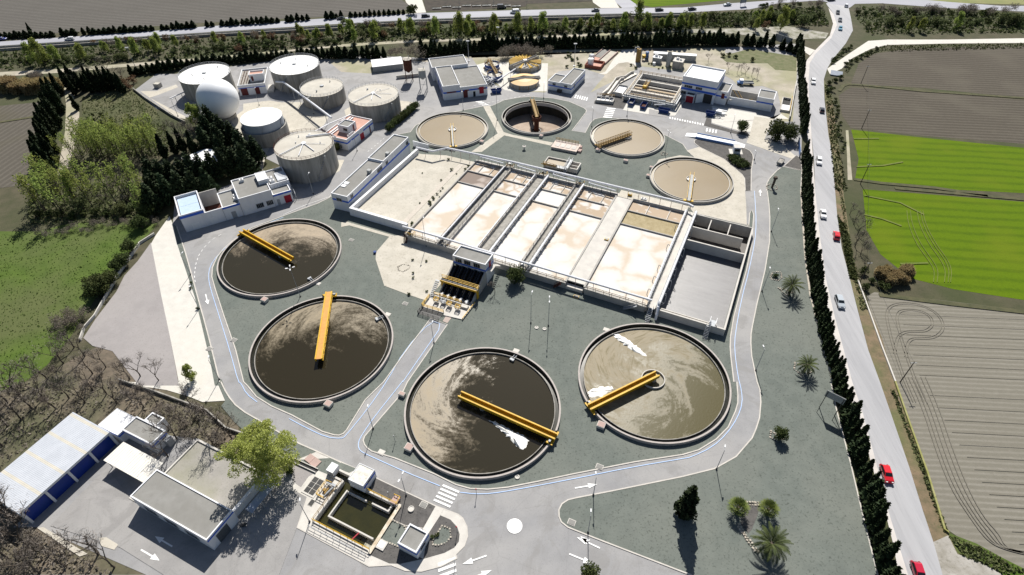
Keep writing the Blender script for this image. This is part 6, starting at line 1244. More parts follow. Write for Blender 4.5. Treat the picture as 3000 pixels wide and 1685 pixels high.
# grit and grease chambers of the pretreatment works
o = P('Z6', 635, 980, 2.5); t = thing('grit_chamber', 'rectangular concrete grit chambers with channels, walkways and rails', 'basin', o, GRID); w, d = 21.2, 23.2
def gm(bx, nm, mat=m_concp): m = MB(); [m.box(*b) for b in bx]; return m.build(nm, mat, t)
gm([(0,w,0,.5,0,2.5),(0,w,4.6,5.6,0,2.5),(0,w,10.6,11.2,0,2.5),(.0,w,15.8,16.4,0,2.5),(0,w,d-.5,d,0,2.5),(0,1.8,.51,4.59,0,2.5),(0,1.8,5.61,10.59,0,2.5),(0,1.8,11.21,15.79,0,2.5),(0,1.8,16.41,d-.51,0,2.5),(w-1.6,w,.51,4.59,0,2.5),(w-1.6,w,5.61,10.59,0,2.5),(w-1.6,w,11.21,15.79,0,2.5),(w-1.6,w,16.41,d-.51,0,2.5)], 'wall')
gm([(1.81,w-1.61,.51,4.59,.1,1.6)], 'water', M('white_grit_water', (.66,.62,.55), (.52,.47,.40), .5, .4)); gm([(1.81,w-1.61,5.61,10.59,.1,1.9)], 'water', M('tan_grit_water', (.42,.33,.22), (.36,.28,.19), .4, .3)); gm([(1.81,w-1.61,11.21,15.79,.1,.9)], 'channel_floor', m_dark); gm([(1.81,w-1.61,16.41,d-.51,.1,.9)], 'channel_floor', m_concd)
gm([(2.2,w-2,2.0,2.3,1.0,2.4),(2.2,w-2,7.8,8.1,1.0,2.4)], 'baffle', m_ochre)
m = MB(); m.rail([(0,.2,2.5),(w,.2,2.5)],1.0,2,.05).rail([(0,5.0,2.5),(w,5.0,2.5)],1.0,2,.045); m.build('railing', m_steel, t); m = MB(); m.rail([(0,d-.3,2.5),(w,d-.3,2.5)],1.0,2,.06).rail([(.9,.2,2.5),(.9,d,2.5)],1.0,2,.05).rail([(w-.8,.2,2.5),(w-.8,d,2.5)],1.0,2,.05); m.build('railing', m_ochre, t)
m = MB(); m.beam((w+.6,-.5,2.3),(w+.6,d-6,2.3),.5,.5); m.build('side_pipe', m_steel, t)
gm([(-.2,w+.4,-.9,-.02,1.7,2.1)], 'gutter', m_steel)
o2 = loc(frame((o.x,o.y), GRID), 6.4, 11.0); t = thing('travelling_bridge', 'ochre travelling bridge across the grit channels', 'bridge', (o2.x,o2.y,2.55), GRID); MB().box(-.7,.7,-3.5,3.4,.2,.4).build('deck', m_ochre, t); MB().rail([(-.7,-3.5,.4),(-.7,3.4,.4)],1.0,1.4,.06).rail([(.7,-3.5,.4),(.7,3.4,.4)],1.0,1.4,.06).build('railing', m_ochre, t); MB().box(-.9,.9,-3.4,-2.2,.4,1.3).build('drive_unit', m_yellow, t); MB().box(-.9,.9,2.9,3.5,-.02,.2).box(-.9,.9,-3.5,-3.1,-.02,.2).build('end_carriage', m_dark, t)
# inlet channels left of the grit chambers
ch = [P('Z6', x, y, 1.6) for x, y in ((850,490),(790,500),(660,590),(560,600),(470,630),(420,700),(300,870),(180,960))]; ch2 = [P('Z6', x, y, 1.6) for x, y in ((640,620),(570,640),(520,700),(440,810),(330,960))]
t = thing('inlet_channel', 'curving open concrete channel leading to the grit chambers', 'channel', (ch[4].x,ch[4].y,0)); m = MB(); strip_mb(m, ch, .45, 0, 1.6); m.build('side_wall', m_concp, t, world=True); m = MB(); strip_mb(m, ch2, .45, 0, 1.6); m.build('side_wall', m_concp, t, world=True); m = MB(); mid = [P('Z6', x, y) for x, y in ((850,560),(700,640),(600,690),(470,760),(370,880),(250,990))]; line_sheet(m, mid, 3.2, .6); m.build('channel_water', M('pale_channel_water', (.58,.54,.47), (.48,.44,.37), .4, .4), t, world=True)
o = P('Z6', 30, 1110, 1.2); t = thing('distribution_box', 'low box of four white compartments at the end of the inlet channel', 'box', o, GRID+.18); MB().box(0,7.4,0,.3,0,1.3).box(0,7.4,3.6,3.9,0,1.3).box(0,.3,.31,3.59,0,1.3).box(7.1,7.4,.31,3.59,0,1.3).box(1.95,2.15,.31,3.59,0,1.2).box(3.7,3.9,.31,3.59,0,1.2).box(5.4,5.6,.31,3.59,0,1.2).build('wall', m_conc, t); MB().box(.31,7.09,.31,3.59,0,.7).build('water', m_white, t); MB().rail([(0,4.4,1.3),(7.4,4.4,1.3)],1,1.5,.06).build('railing', m_ochre, t)
o = P('Z6', 350, 1140); t = thing('bench', 'small white bench-like trough beside the distribution box', 'trough', o, -.9); MB().box(-1.6,1.6,-.25,.25,.5,.7).box(-1.3,-1.1,-.2,.2,0,.5).box(1.1,1.3,-.2,.2,0,.5).build('trough', m_white, t)
o = P('Z6', 540, 900, 1.5); t = thing('overflow_basin', 'narrow white-floored overflow basin at the left end of the grit chambers', 'basin', o, GRID); MB().box(-1.9,2.0,-3.0,-2.7,0,1.8).box(-1.9,-1.6,-2.69,5,0,1.8).box(-1.9,2.0,5.01,5.3,0,1.8).build('wall', m_concp, t); MB().box(-1.59,2.0,-2.69,5,0,1.1).build('water', m_white, t)
def skip(k, px, label, rz=GRID+math.pi/2, L=4.6, full=m_concd):
    o = P(k, *px); t = thing('skip', label, 'skip', o, rz, 'blue waste skips'); x0, x1 = -L/2, L/2; m = MB()
    for s in (-1,1): m.add([(x0+.6,s*.95,.15),(x1-.6,s*.95,.15),(x1,s*1.15,1.6),(x0,s*1.15,1.6),(x0+.6,s*.87,.15),(x1-.6,s*.87,.15),(x1,s*1.07,1.6),(x0,s*1.07,1.6)], [(0,1,2,3),(7,6,5,4),(3,2,6,7)])
    m.add([(x0+.6,-.95,.15),(x0+.6,.95,.15),(x0,1.15,1.6),(x0,-1.15,1.6)], [(0,1,2,3)]); m.add([(x1-.6,-.95,.15),(x1-.6,.95,.15),(x1,1.15,1.6),(x1,-1.15,1.6)], [(3,2,1,0)]); m.box(x0+.6,x1-.6,-.94,.94,.1,.2); m.build('body', m_skip, t); MB().box(x0+.45,x1-.45,-.9,.9,.21,.75).build('waste', full, t)
    m = MB(); [m.box(x0+1+i*1.2,x0+1.1+i*1.2,s*1.16-.06,s*1.16+.06,.3,1.6) for i in range(3) for s in (-1,1)]; m.build('rib', m_skip, t)
skip('Z6', (790,1200), 'blue skip under the grit chambers, left of two'); skip('Z6', (1050,1270), 'blue skip of dark waste under the grit chambers, right of two', full=m_rust); skip('Z6', (1480,1370), 'blue skip lying crosswise beside white screw conveyors', GRID); skip('Z5', (385,945), 'blue skip beside the dewatering hall under the conveyor', D2R(12)); skip('Z7', (770,1150), 'blue skip on the white concrete apron by the walled yard', GRID, 3.6)
o = P('Z6', 1350, 1260); t = thing('screw_conveyor', 'white screw conveyors and hoppers between the skips', 'conveyor', o, GRID); m = MB(); m.tube([(-2.6,1.0,2.2),(2.6,1.4,2.6)],.25,8); m.tube([(-1.2,-1.2,1.4),(3.0,-.6,2.0)],.25,8); m.tube([(-2.4,1.0,2.2),(-2.4,-.4,.5)],.22,8); m.build('screw_tube', m_white, t); m = MB(); [m.box(x,x+.9,-.9,.2,.5,1.4) for x in (-1.6,.6)]; [m.box(x,x+.1,-.6,-.5,0,.5) for x in (-1.5,-.9,.7,1.3)]; m.build('hopper', m_gv, t)
o = P('Z7', 920, 1130); t = thing('machine_frame', 'white steel machinery lying on the white concrete apron', 'machinery', o, GRID); rg = random.Random(8); m = MB(); m.beam((-2.6,2.2,1.0),(3,1.6,1.2),.5,.4); m.beam((-2,-.4,.6),(2.6,0,.7),.8,.5); m.box(-1,1.2,-.6,1.0,.7,1.6); m.build('frame', m_white, t); m = MB(); [m.tube([(rg.uniform(-2,2.5),rg.uniform(-4,1),.2),(rg.uniform(-2,2.5),rg.uniform(-4,1),.9)],.1,5) for _ in range(9)]; m.lathe([(1.4,.3),(1.4,.45),(1.2,.45),(1.2,.3)],20,.2,-2.6,close=True); m.build('pipework', m_steel, t)
# containers, stack and tanks beyond the grit chambers
for k, px, s, mat, lab in (('Z6',(1315,340),(3.8,2.6,2.6),m_gv,'grey equipment container with fans on its roof'),('Z6',(1750,450),(4.4,4.2,3.2),m_concd,'square concrete-grey cabin with a sloping front, by the tall flue')):
    o = P(k, *px); t = thing('container', lab, 'container', o, GRID); MB().box(-s[0]/2,s[0]/2,0,s[1],0,s[2]).build('body', mat, t); MB().box(-s[0]/2-.1,s[0]/2+.1,-.1,s[1]+.1,s[2]+.002,s[2]+.16).build('roof', m_concp if mat is m_concd else m_white, t); acunit(t,-.6,s[1]*.6,s[2]+.17,1.2,'roof_fan'); acunit(t,.9,s[1]*.5,s[2]+.17,.8,'roof_fan')
a1, b1 = P('Z6', 1250, 240), P('Z6', 2150, 300); t = thing('container', 'long white container behind the flue', 'container', a1, ang(a1,b1)); MB().box(0,(b1-a1).length,0,2.5,0,2.6).build('body', m_gv, t); MB().box(-.05,(b1-a1).length+.05,-.05,2.55,2.601,2.7).build('roof', m_white, t)
o = P('Z6', 1565, 395); t = thing('flue_stack', 'tall white round flue beside the concrete-grey cabin', 'flue', o); MB().lathe([(1.05,0),(1.05,6.2),(.92,6.2),(.92,4)],28).build('pipe', m_gv, t); MB().lathe([(1.2,0),(1.2,.4),(1.05,.45)],28).build('base', m_concd, t)
o = P('Z6', 1270, 370); t = thing('small_tank', 'small white round tank at the foot of the equipment container', 'tank', o); MB().lathe([(.7,0),(.7,1.3),(.01,1.5)],20).build('body', m_white, t)
o = P('Z6', 925, 300); t = thing('silo', 'slim dull yellow silo with a pipe on top', 'silo', o, 0, 'silos on legs'); MB().lathe([(1.05,0),(1.05,6.0),(.01,6.3)],24).build('body', m_ochre, t); MB().tube([(.2,0,6.2),(-.4,.2,6.9),(-1.8,.4,6.4),(-2.0,.4,3)],.14,6).build('pipe', m_pipe, t); MB().beam((1.2,-.2,0),(1.2,-.2,6),.4,.06).build('ladder', m_steel, t)
o = P('Z6', 1090, 260); t = thing('mixing_tank', 'blue and yellow mixing tanks beside the slim yellow silo', 'tank', o); MB().lathe([(.8,0),(.8,3.4),(.01,3.7)],18,.7,1).build('blue_tank', m_blue2, t); MB().lathe([(.2,.6),(.9,1.5),(.9,2.4),(.01,2.5)],18,-.9,0).build('hopper', m_yellow, t); MB().box(-1.8,1.2,-.8,-.5,1.0,1.2).box(-1.7,-1.5,-.8,-.6,0,2.2).box(1,1.2,-.8,-.6,0,2.2).build('frame', m_dark, t)
# bunded white tanks
o = P('R2', 1835, 512); t = thing('bund', 'red-walled bund holding white tanks beyond the office', 'bund', o, D2R(-23)); MB().box(0,7.6,0,.3,0,1.5).box(0,7.6,6.5,6.8,0,1.5).box(0,.3,.31,6.49,0,1.5).box(7.3,7.6,.31,6.49,0,1.5).build('wall', m_brick, t); MB().box(.31,7.29,.31,6.49,.05,.5).build('floor', m_pink, t)
f_ = frame((o.x,o.y), D2R(-23))
for x, y, h, lab in ((2.0,2.6,3.0,'white upright tank in the red bund, nearer one'),(.9,7.9,3.2,'white square-topped tank behind the red bund')):
    q = loc(f_, x, y); t = thing('storage_tank', lab, 'storage tank', (q.x,q.y,.5 if y < 7 else 0), 0, 'white chemical tanks'); MB().lathe([(1.35,0),(1.35,h),(.9,h+.25),(.01,h+.3)],24 if y < 7 else 4).build('body', m_white, t); MB().lathe([(.25,h+.3),(.25,h+.5),(.01,h+.5)],10).build('lid', m_gv, t)
q = loc(f_, 4.6, 13.5); t = thing('drying_bed', 'row of low walled drying beds behind the red bund', 'drying bed', (q.x,q.y,0), D2R(64)-.08); MB().box(-6,9,-4.2,-3.9,0,.9).box(-6,9,-.2,.1,0,.9).box(-6,9,3.6,3.9,0,.9).box(-6.3,-6.01,-4.2,3.9,0,.9).build('wall', m_redw, t); MB().box(-6,9,-3.89,-.21,0,.4).build('bed', g_sand, t); MB().box(-6,-1,.11,3.59,0,.4).build('bed', m_pink, t); MB().box(-.99,9,.11,3.59,0,.5).build('bed', m_roofg, t)
# low structures between the small clarifiers
o = P('K7', 320, 295, 1.0); t = thing('meter_chamber', 'pinkish low concrete chamber of four bays with a rail behind', 'chamber', o, D2R(-23.3)); MB().box(0,9.6,0,5.3,0,1.0).build('body', m_conc, t); MB().box(-.1,9.7,-.1,5.4,1.001,1.1).build('top_slab', M('pinkish_slab', (.58,.49,.43), (.52,.44,.39), .6, .9), t)
for i in range(4): MB().box(1.0+i*2.1,2.6+i*2.1,1.0,3.6,1.101,1.2).build('cover', m_concp, t)
MB().rail([(0,5.3,1.1),(8.8,5.3,1.1)],1.1,1.2,.05,bars=3).build('railing', m_ochre, t); MB().box(9.71,11.0,1.2,3.0,0,.8).box(9.71,10.5,3.3,4.6,0,1.2).build('side_box', m_redw, t)
o = P('K7', 190, 570, 1.6); t = thing('return_sludge_tank', 'concrete tank of tan liquid with two open cells and metal stairs', 'tank', o, D2R(-23.3)); MB().box(0,12.4,0,.35,0,1.7).box(0,12.4,4.3,4.65,0,1.7).box(0,.35,.36,4.29,0,1.7).box(12.05,12.4,.36,4.29,0,1.7).box(8.6,8.95,.36,4.29,0,1.7).box(8.96,12.04,2.2,2.45,0,1.6).build('wall', m_concp, t); MB().box(.36,8.59,.36,4.29,.1,1.15).build('liquid', m_tan, t); MB().box(8.96,12.04,.36,4.29,.1,.3).build('cell_floor', m_rust, t)
MB().box(7.9,9.2,-.6,5.2,1.8,1.9).box(5.2,8.9,-1.4,-.2,1.7,1.8).build('deck', m_steel, t); MB().rail([(7.9,-.6,1.9),(7.9,5.2,1.9)],1.0,1.3,.05).rail([(9.2,-.6,1.9),(9.2,5.2,1.9)],1.0,1.3,.05).rail([(5.2,-1.4,1.8),(8.9,-1.4,1.8)],1.0,1.3,.05).build('railing', m_steel, t); MB().stairs(8.0,9.1,-3.2,-.6,.1,1.8,7).build('stairs', m_steel, t); MB().rail([(0,-.3,1.5),(5.4,-1.4,1.7)],1.0,1.4,.06).tube([(-.6,-.6,1.6),(5,-1.2,1.9)],.2,7).box(.2,1.0,-.9,-.2,1.2,2.0).build('valve_row', m_ochre, t)
# weighbridge and kiosk
o = P('K8', 205, 258, .6); t = thing('weighbridge', 'white weighbridge deck with blue edges and sloped ends', 'weighbridge', o, GRID); L = 13.9; MB().box(0,L,.3,3.1,.1,.62).build('deck', m_white, t); MB().box(-.05,L+.05,0,.29,0,.9).build('edge_rail', m_blue2, t); MB().box(-.05,L+.05,3.11,3.4,0,.9).build('edge_rail', m_blue2, t)
for x0, x1 in ((-.06,-4.0),(L+.06,L+4.0)): MB().add([(x0,.3,.05),(x0,3.1,.05),(x0,3.1,.6),(x0,.3,.6),(x1,.3,.06),(x1,3.1,.06)], [(3,2,5,4),(0,3,4),(1,5,2),(0,1,2,3)]).build('ramp', m_white, t)
o = P('K8', 595, 430); t = thing('kiosk', 'small pale kiosk with a grey roof at the end of the weighbridge', 'kiosk', o, GRID+.3); r = (0,2.4,0,2.6); block(t, *r, 2.5, roof=m_concp, par=.06, tk=.1); window(t, 'f', r, .4, 2.0, 1.1, 2.0, 0); MB().box(-1.2,3.4,-.3,3.2,.0,.2).build('plinth', m_concp, t)
# small cabin left
o = P('R1', 1165, 665); t = thing('cabin', 'tiny pale cabin on the concrete path left of the white tanks', 'cabin', o, GRID+.2); r = (0,2.6,0,2.2); block(t, *r, 1.9, roof=m_roofp, par=.05, tk=.1, wall=m_conc)
# ------------------------------------------------------------------ plant pipes running overhead
def wpipe(label, pts, r, mat=m_pipe, posts=True, grp='overhead pipes between the tall tanks'):
    q = [P(*p[:1], *p[1]) if len(p) == 2 else P(p[0], p[1][0], p[1][1], p[2]) for p in pts]; t = thing('overhead_pipe', label, 'pipe', (q[0].x,q[0].y,0), 0, grp); MB().tube(q, r, 8).build('pipe', mat, t, world=True)
    if posts:
        m = MB(); [m.beam((c.x,c.y,0),(c.x,c.y,c.z-r*.6),.16,.16) for a, b in zip(q,q[1:]) for c in (a.lerp(b,.35),a.lerp(b,.8)) if abs(a.z-b.z) < 1.5]; m.build('support', m_steel, t, world=True)
wpipe('long white pipe bridge from the farthest tank to the terracotta-roofed building', [('Z2',(545,85),5.2),('Z2',(640,90),5.2),('Z2',(690,125),5.2),('Z2',(850,240),5.2),('Z2',(1235,530),5.2)], .42)
wpipe('white pipe from the terracotta roof up to the nearest beige tank', [('Z2',(1490,490),5.0),('Z2',(1200,610),5.4),('Z2',(950,745),9.8)], .2, posts=False); wpipe('thicker white pipe lying on the roof of the nearest beige tank', [('Z2',(1290,770),7.0),('Z2',(1215,730),9.8),('Z2',(920,765),10.1)], .28, posts=False)
wpipe('white pipe frame on posts beside the farthest left tank', [('L5',(1130,430),3.0),('L5',(1225,388),3.0),('L5',(1290,370),3.0)], .22)
for k, a1, b1, lab in (('Z2',(700,340),(1070,660),'dark pipe trench crossing the sandy yard'),):
    q = PL(k,[a1,b1]); t = thing('pipe_trench', lab, 'trench', q[0], ang(*q)); MB().box(0,(q[1]-q[0]).length,-.5,.5,.0,.2).build('cover', m_concd, t)
# ------------------------------------------------------------------ lamps, masts, poles
def lamp(k, base, top, label, heads=1, hgt=None, arm=None):
    o = P(k, *base); A = Vector((o.x,o.y,0)); h = hgt or 7.4; az = arm if arm is not None else math.pi/2
    t = thing('street_lamp', label, 'street lamp', o, az, 'street lamps of the works'); MB().tube([(0,0,0),(0,0,h*.6),(0,0,h)], .085, 7, 0, .05).build('pole', m_steel, t); MB().lathe([(.2,0),(.2,.5),(.09,.55)],8).build('base', m_dark, t)
    for i in range(heads):
        a = 2*math.pi*i/heads; d = Vector((math.cos(a),math.sin(a),0)); m = MB(); m.beam(Vector((0,0,h-.05)), d*.8+Vector((0,0,h+.1)), .06, .06); m.build('arm', m_steel, t)
        hd = MB(); hd.beam(d*.6+Vector((0,0,h+.12)), d*1.2+Vector((0,0,h+.2)), .26, .14); hd.build('lamp_head', m_white, t)
    return t
for k, b, lab, hd, h in (('R6',(668,308),'street lamp beside the right loop road, upper one above the palms',1,7.8),('R6',(597,760),'street lamp at the left of the upper palm',1,7.8),('R6',(550,1357),'street lamp left of the middle palm',1,7.8),('R9',(252,655),'street lamp on the outside of the lower right road bend',1,7.4),
    ('R8',(1890,850),'street lamp near the straight white arrow on the lower road',1,7.2),('R8',(1850,1130),'street lamp by the lower right kerb, near the turn arrow',1,7.2),('R8',(487,852),'twin-headed street lamp in the dark gravel by the intake basin',2,7.4),('R8',(240,352),'street lamp at the corner where the dead-end road meets the loop',1,7.4),
    ('R5',(700,1150),'street lamp along the dead-end road to the pump station',1,7.0),('R5',(1562,1020),'tall twin-headed lamp on gravel between the pump station and the scum tank',2,9.6),('R5',(1430,1000),'tall slim lamp left of the twin-headed one on the gravel',1,10.5),('R4',(1440,632),'street lamp on the left verge opposite the first big tank',1,7.4),
    ('R4',(1505,890),'street lamp on the left verge near the green plant tuft',1,7.4),('R4',(1658,1425),'lowest street lamp on the left verge',1,7.4),('R4',(2268,800),'four-headed lamp in front of the tank nearest the service building',4,10.5),('K4',(430,400),'lamp standing in the sand terrace edge',1,10.0),
    ('Z3',(1780,890),'street lamp at the bend by the nearest tall tank',1,7.6),('ZF',(160,810),'very tall twin lamp left of the empty tank',2,13.5),('R2',(1890,960),'street lamp beside the short spur between small tanks',1,7.6),('R2',(920,835),'street lamp on the kerb before the dewatering hall',1,7.6),
    ('R2',(1527,745),'street lamp before the office',1,6.5),('ZG',(2280,1130),'twin street lamp in a stone ring right of the ochre truss tank',2,9.0),('R2',(2155,880),'street lamp behind the ochre truss tank',1,7.0),('R7',(2325,1050),'street lamp on the asphalt left of the intake basin',1,7.4),
    ('Z2',(1560,950),'street lamp in front of the terracotta-roofed building',1,7.2),('Z1',(1455,950),'street lamp before the house with dark red doors',1,7.2),('Z2',(1020,490),'twin street lamp by the low beige tank',2,7.5),('K8',(570,215),'street lamp by the weighbridge',1,7.0),('K8',(815,495),'short sign post lamp at the right kerb',1,3.2),
    ('R1',(1345,880),'street lamp on the path left of the sphere',1,7.0)):
    lamp(k, b, None, lab, hd, h, random.uniform(1.2,1.9) if hd != 4 else .3)
for k, b, h, lab in (('R2',(1185,370),10,'tall mast on a white base before the back hedge'),('R2',(1757,500),10,'tall twin mast near the bund'),('R2',(963,460),9,'tall mast behind the dewatering hall'),('R1',(1040,545),11,'mast on a white base at the upper left corner of the works')):
    o = P(k, *b); t = thing('light_mast', lab, 'light mast', o, 0, 'light masts along the back hedge'); MB().tube([(0,0,0),(0,0,h)], .14, 7, 0, .08).build('pole', m_steel, t); MB().box(-.5,.5,-.4,.4,0,2.2 if 'base' in lab else .3).build('base', m_white, t); MB().box(-.7,.7,-.15,.15,h,h+.4).build('floodlight', m_white, t)
PO = []
for k, b, h, lab in (('R3',(1345,632),8,'wooden pole at the ditch between the brown fields'),('R3',(1350,972),8,'wooden pole at the upper edge of the green crop'),('R3',(1340,1390),8,'wooden pole in the green crop between two plots'),('R6',(1335,690),7.5,'wooden pole among the dry reeds by the road'),('R6',(1640,1443),7.5,'wooden pole in the harrowed field')):
    o = P(k, *b); PO.append((o,h)); t = thing('utility_pole', lab, 'utility pole', o, 0, 'utility poles through the fields'); MB().tube([(0,0,0),(0,0,h)], .13, 7, 0, .09).build('pole', m_trunk, t); MB().box(-.7,.7,-.06,.06,h-.5,h-.38).build('crossarm', m_steel, t)
for (a1, h1), (b1, h2) in zip(PO, PO[1:]):
    p0, p1 = Vector((a1.x,a1.y,h1-.3)), Vector((b1.x,b1.y,h2-.3)); q = [p0.lerp(p1,i/12)+Vector((0,0,-3.2*(i/12)*(1-i/12))) for i in range(13)]; t = thing('power_cable', 'thin overhead cable between two wooden field poles', 'cable', (p0.x,p0.y,0), 0, 'cables of the field power line'); MB().tube(q,.025,4).build('cable', m_dark, t, world=True)
# sign panels
a1, b1 = P('R9', 1075, 80, 5.2), P('R9', 1215, 150, 5.2); t = thing('billboard', 'grey billboard seen from behind on tall steel posts by the cypress hedge', 'billboard', (a1.x,a1.y,0), ang(a1,b1)); L = (b1-a1).length; MB().box(0,L,-.05,.05,4.2,6.2).build('panel', m_gv, t)
for x in (.3,L-.3): MB().beam((x,-.12,0),(x,-.12,6.1),.14,.14).beam((x,-1.8,0),(x,-.15,4.6),.1,.1).build('post', m_dark, t)
for i, x in enumerate((1.5,3.0,4.5)): pass
for k, a_, b_, lab in (('R3',(695,290),(755,310),'left one of two grey hoardings at the corner of the back hedge'),('R3',(760,310),(820,330),'right one of two grey hoardings at the corner of the back hedge')):
    a1, b1 = P(k,*a_,3), P(k,*b_,3); t = thing('hoarding', lab, 'hoarding', (a1.x,a1.y,0), ang(a1,b1), 'hoardings at the hedge corner'); L = (b1-a1).length; MB().box(0,L,-.06,.06,2.2,5.4).build('panel', m_gv, t); [MB().box(x,x+.15,-.2,-.07,0,5.2).build('post', m_dark, t) for x in (.4,L-.5)]
o = P('R3', 450, 45); t = thing('road_sign', 'grey back of a large road sign beside the highway', 'road sign', o, .3); MB().box(-2,2,-.05,.05,1.5,4.5).build('panel', m_gv, t); [MB().box(x,x+.12,-.2,-.06,0,4.3).build('post', m_steel, t) for x in (-1.5,1.4)]
o = P('R3', 1160, 560); t = thing('canal_gate', 'blue-grey sheet cover beside the junction of the farm track', 'cover', o, GRID); MB().box(-2.4,2.4,-2.6,2.6,.05,.5).build('cover', M('grey_blue_sheet', (.20,.23,.28), (.16,.185,.23), 1, .6), t)
a1, b1 = P('R3', 870, 1080), P('R3', 880, 1190); t = thing('entrance_gate', 'blue steel gate of the works beside the pavement', 'gate', a1, ang(a1,b1)); MB().box(0,(b1-a1).length,-.06,.06,.1,1.9).build('panel', m_blue2, t); [MB().box(x-.2,x+.2,-.2,.2,0,2.3).build('post', m_steel, t) for x in (0,(b1-a1).length)]
def wall_line(name, label, k, pts, h, th, mat, cat='wall', grp=None):
    q = PL(k, pts); t = thing(name, label, cat, q[0], 0, grp); m = MB(); strip_mb(m, q, th, 0, h); m.build('wall', mat, t, world=True)
wall_line('boundary_wall', 'low pale wall between the hedge plants and the grey gravel lot', 'R4', [(1170,330),(1060,400),(890,650),(720,950),(640,1040),(610,1130)], .9, .25, m_concp, grp='boundary walls')
wall_line('boundary_wall', 'dark topped wall through the bare trees by the white strip', 'R7', [(900,-10),(1120,60),(1560,220),(1700,350),(2000,450),(2180,580)], .8, .3, m_concd, grp='boundary walls')
wall_line('boundary_wall', 'long low wall slanting left of the white tanks', 'R1', [(1010,680),(1100,750),(1300,880),(1400,930)], 1.0, .3, m_concd, grp='boundary walls'); wall_line('boundary_wall', 'white wall along the right edge of the works by the sunken pit', 'R3', [(850,640),(800,910)], 1.8, .3, m_concp, grp='boundary walls')
wall_line('hedge_kerb', 'low stone edging at the foot of the roadside cypress hedge', 'R6', [(890,0),(920,480),(960,790),(1040,1090),(1130,1443)], .35, .5, m_stone, 'kerb', 'boundary walls'); wall_line('irrigation_wall', 'narrow concrete irrigation channel beside the public road', 'R6', [(1320,680),(1400,900),(1500,1180),(1600,1443)], .5, .3, m_concp, 'channel', 'boundary walls'); wall_line('irrigation_wall', 'lower reach of the concrete irrigation channel, mossy, beside the road', 'R9', [(1590,0),(1700,320),(1830,680),(1960,1110),(1990,1130)], .5, .35, M('mossy_concrete', (.22,.22,.07), (.30,.29,.14), .6, .9), 'channel', 'boundary walls')
wall_line('guard_rail', 'steel guard rail along the near side of the highway', 'R1', [(-200,385),(0,362),(1290,278),(2576,200)], .8, .12, m_steel, 'guard rail', 'guard rails'); wall_line('guard_rail', 'steel guard rail along the far stretch of the highway', 'R2', [(0,196),(600,162),(1300,136),(2000,120),(2576,108)], .8, .12, m_steel, 'guard rail', 'guard rails'); wall_line('river_wall', 'pale river wall below the highway', 'R2', [(0,215),(600,180),(1300,155),(2000,140),(2576,128)], 1.2, .5, m_concd, 'wall', 'boundary walls'); wall_line('river_wall', 'pale left reach of the river wall below the highway', 'R1', [(0,385),(600,345),(1600,275),(2576,225)], 1.2, .5, m_concd, 'wall', 'boundary walls')
o = P('Z7', 2190, 1010); t = thing('sunken_pit', 'yellow-railed pits along the white wall right of the hut', 'pit', o, D2R(66)); MB().box(-4,8,-1.8,-1.5,0,1.0).box(-4,8,1.5,1.8,0,1.0).box(7.7,8,-1.49,1.49,0,1.0).box(-4,-3.7,-1.49,1.49,0,1.0).build('wall', m_concp, t); MB().box(-3.69,2,-1.49,1.49,0,.5).build('floor', m_white, t); MB().box(2.01,7.69,-1.49,1.49,0,.15).build('floor', m_black, t); MB().rail([(-4,-1.7,1.0),(8,-1.7,1.0)],1.0,1.5,.05).build('railing', m_yellow, t)
def stonering(k, pts, label, s=.3):
    q = resample(PL(k, pts+[pts[0]]), .55); c = q[0]; t = thing('stone_edging', label, 'stone edging', (c.x,c.y,0), 0, 'stone rings around planted beds'); m = MB(); rg = random.Random(5)
    for p in q:
        a = rg.random()*3; e = s*rg.uniform(.6,1.2); cs, sn = math.cos(a)*e, math.sin(a)*e; z = .17+rg.uniform(.15,.35)*s*2.4
        m.add([(p.x+cs,p.y+sn,.1),(p.x-sn,p.y+cs,.1),(p.x-cs,p.y-sn,.1),(p.x+sn,p.y-cs,.1),(p.x+cs*.6,p.y+sn*.6,z),(p.x-sn*.6,p.y+cs*.6,z),(p.x-cs*.6,p.y-sn*.6,z),(p.x+sn*.6,p.y-cs*.6,z)], [(0,1,5,4),(1,2,6,5),(2,3,7,6),(3,0,4,7),(4,5,6,7)])
    m.build('stones', m_stone, t, world=True)
stonering('K6', [(1970,915),(2070,950),(2085,1060),(2030,1130),(1930,1170),(1850,1165),(1835,1140),(1880,1050)], 'oval ring of pale stones in the dark gravel of the intake island')
stonering('K6', [(1285,825),(1470,915),(1555,1100),(1430,1205),(1370,1180),(1230,1125),(1140,1075)], 'stone edging of the green bed beside the intake basin')
stonering('K4', [(30,690),(100,655),(190,670),(205,695),(160,730),(100,760),(40,740)], 'small oval stone ring in the sand terrace'); stonering('R9', [(480,905),(570,905),(580,925),(480,925)], 'short stone row between the two fan palms', .35); stonering('R9', [(425,1070),(470,1150),(520,1210),(570,1280),(555,1285),(500,1220),(450,1140),(412,1080)], 'long stone row left of the lowest palm', .35)
stonering('R6', [(660,650),(680,615),(740,615),(745,660),(720,680),(670,670)], 'stone ring round a bush beside the upper palm'); stonering('K8', [(945,770),(990,745),(1050,765),(1055,800),(1000,818),(950,800)], 'stone ring round the dead palm stump by the right road'); stonering('ZG', [(2170,1110),(2250,1075),(2350,1120),(2310,1160),(2200,1165)], 'stone ring at the foot of the twin street lamp'); stonering('R6', [(720,735),(780,790),(830,770),(760,745)], 'stones at the foot of the upper palm'); stonering('R6', [(845,1300),(840,1350),(900,1395),(970,1370),(960,1330)], 'stones at the foot of the middle palm'); stonering('R9', [(660,370),(655,420),(700,440),(760,430)], 'stones at the foot of the lone round bush'); stonering('R9', [(-60,990),(-20,1010),(40,1005),(80,940),(60,1000),(0,1020)], 'stones at the foot of the lone dark cypress')
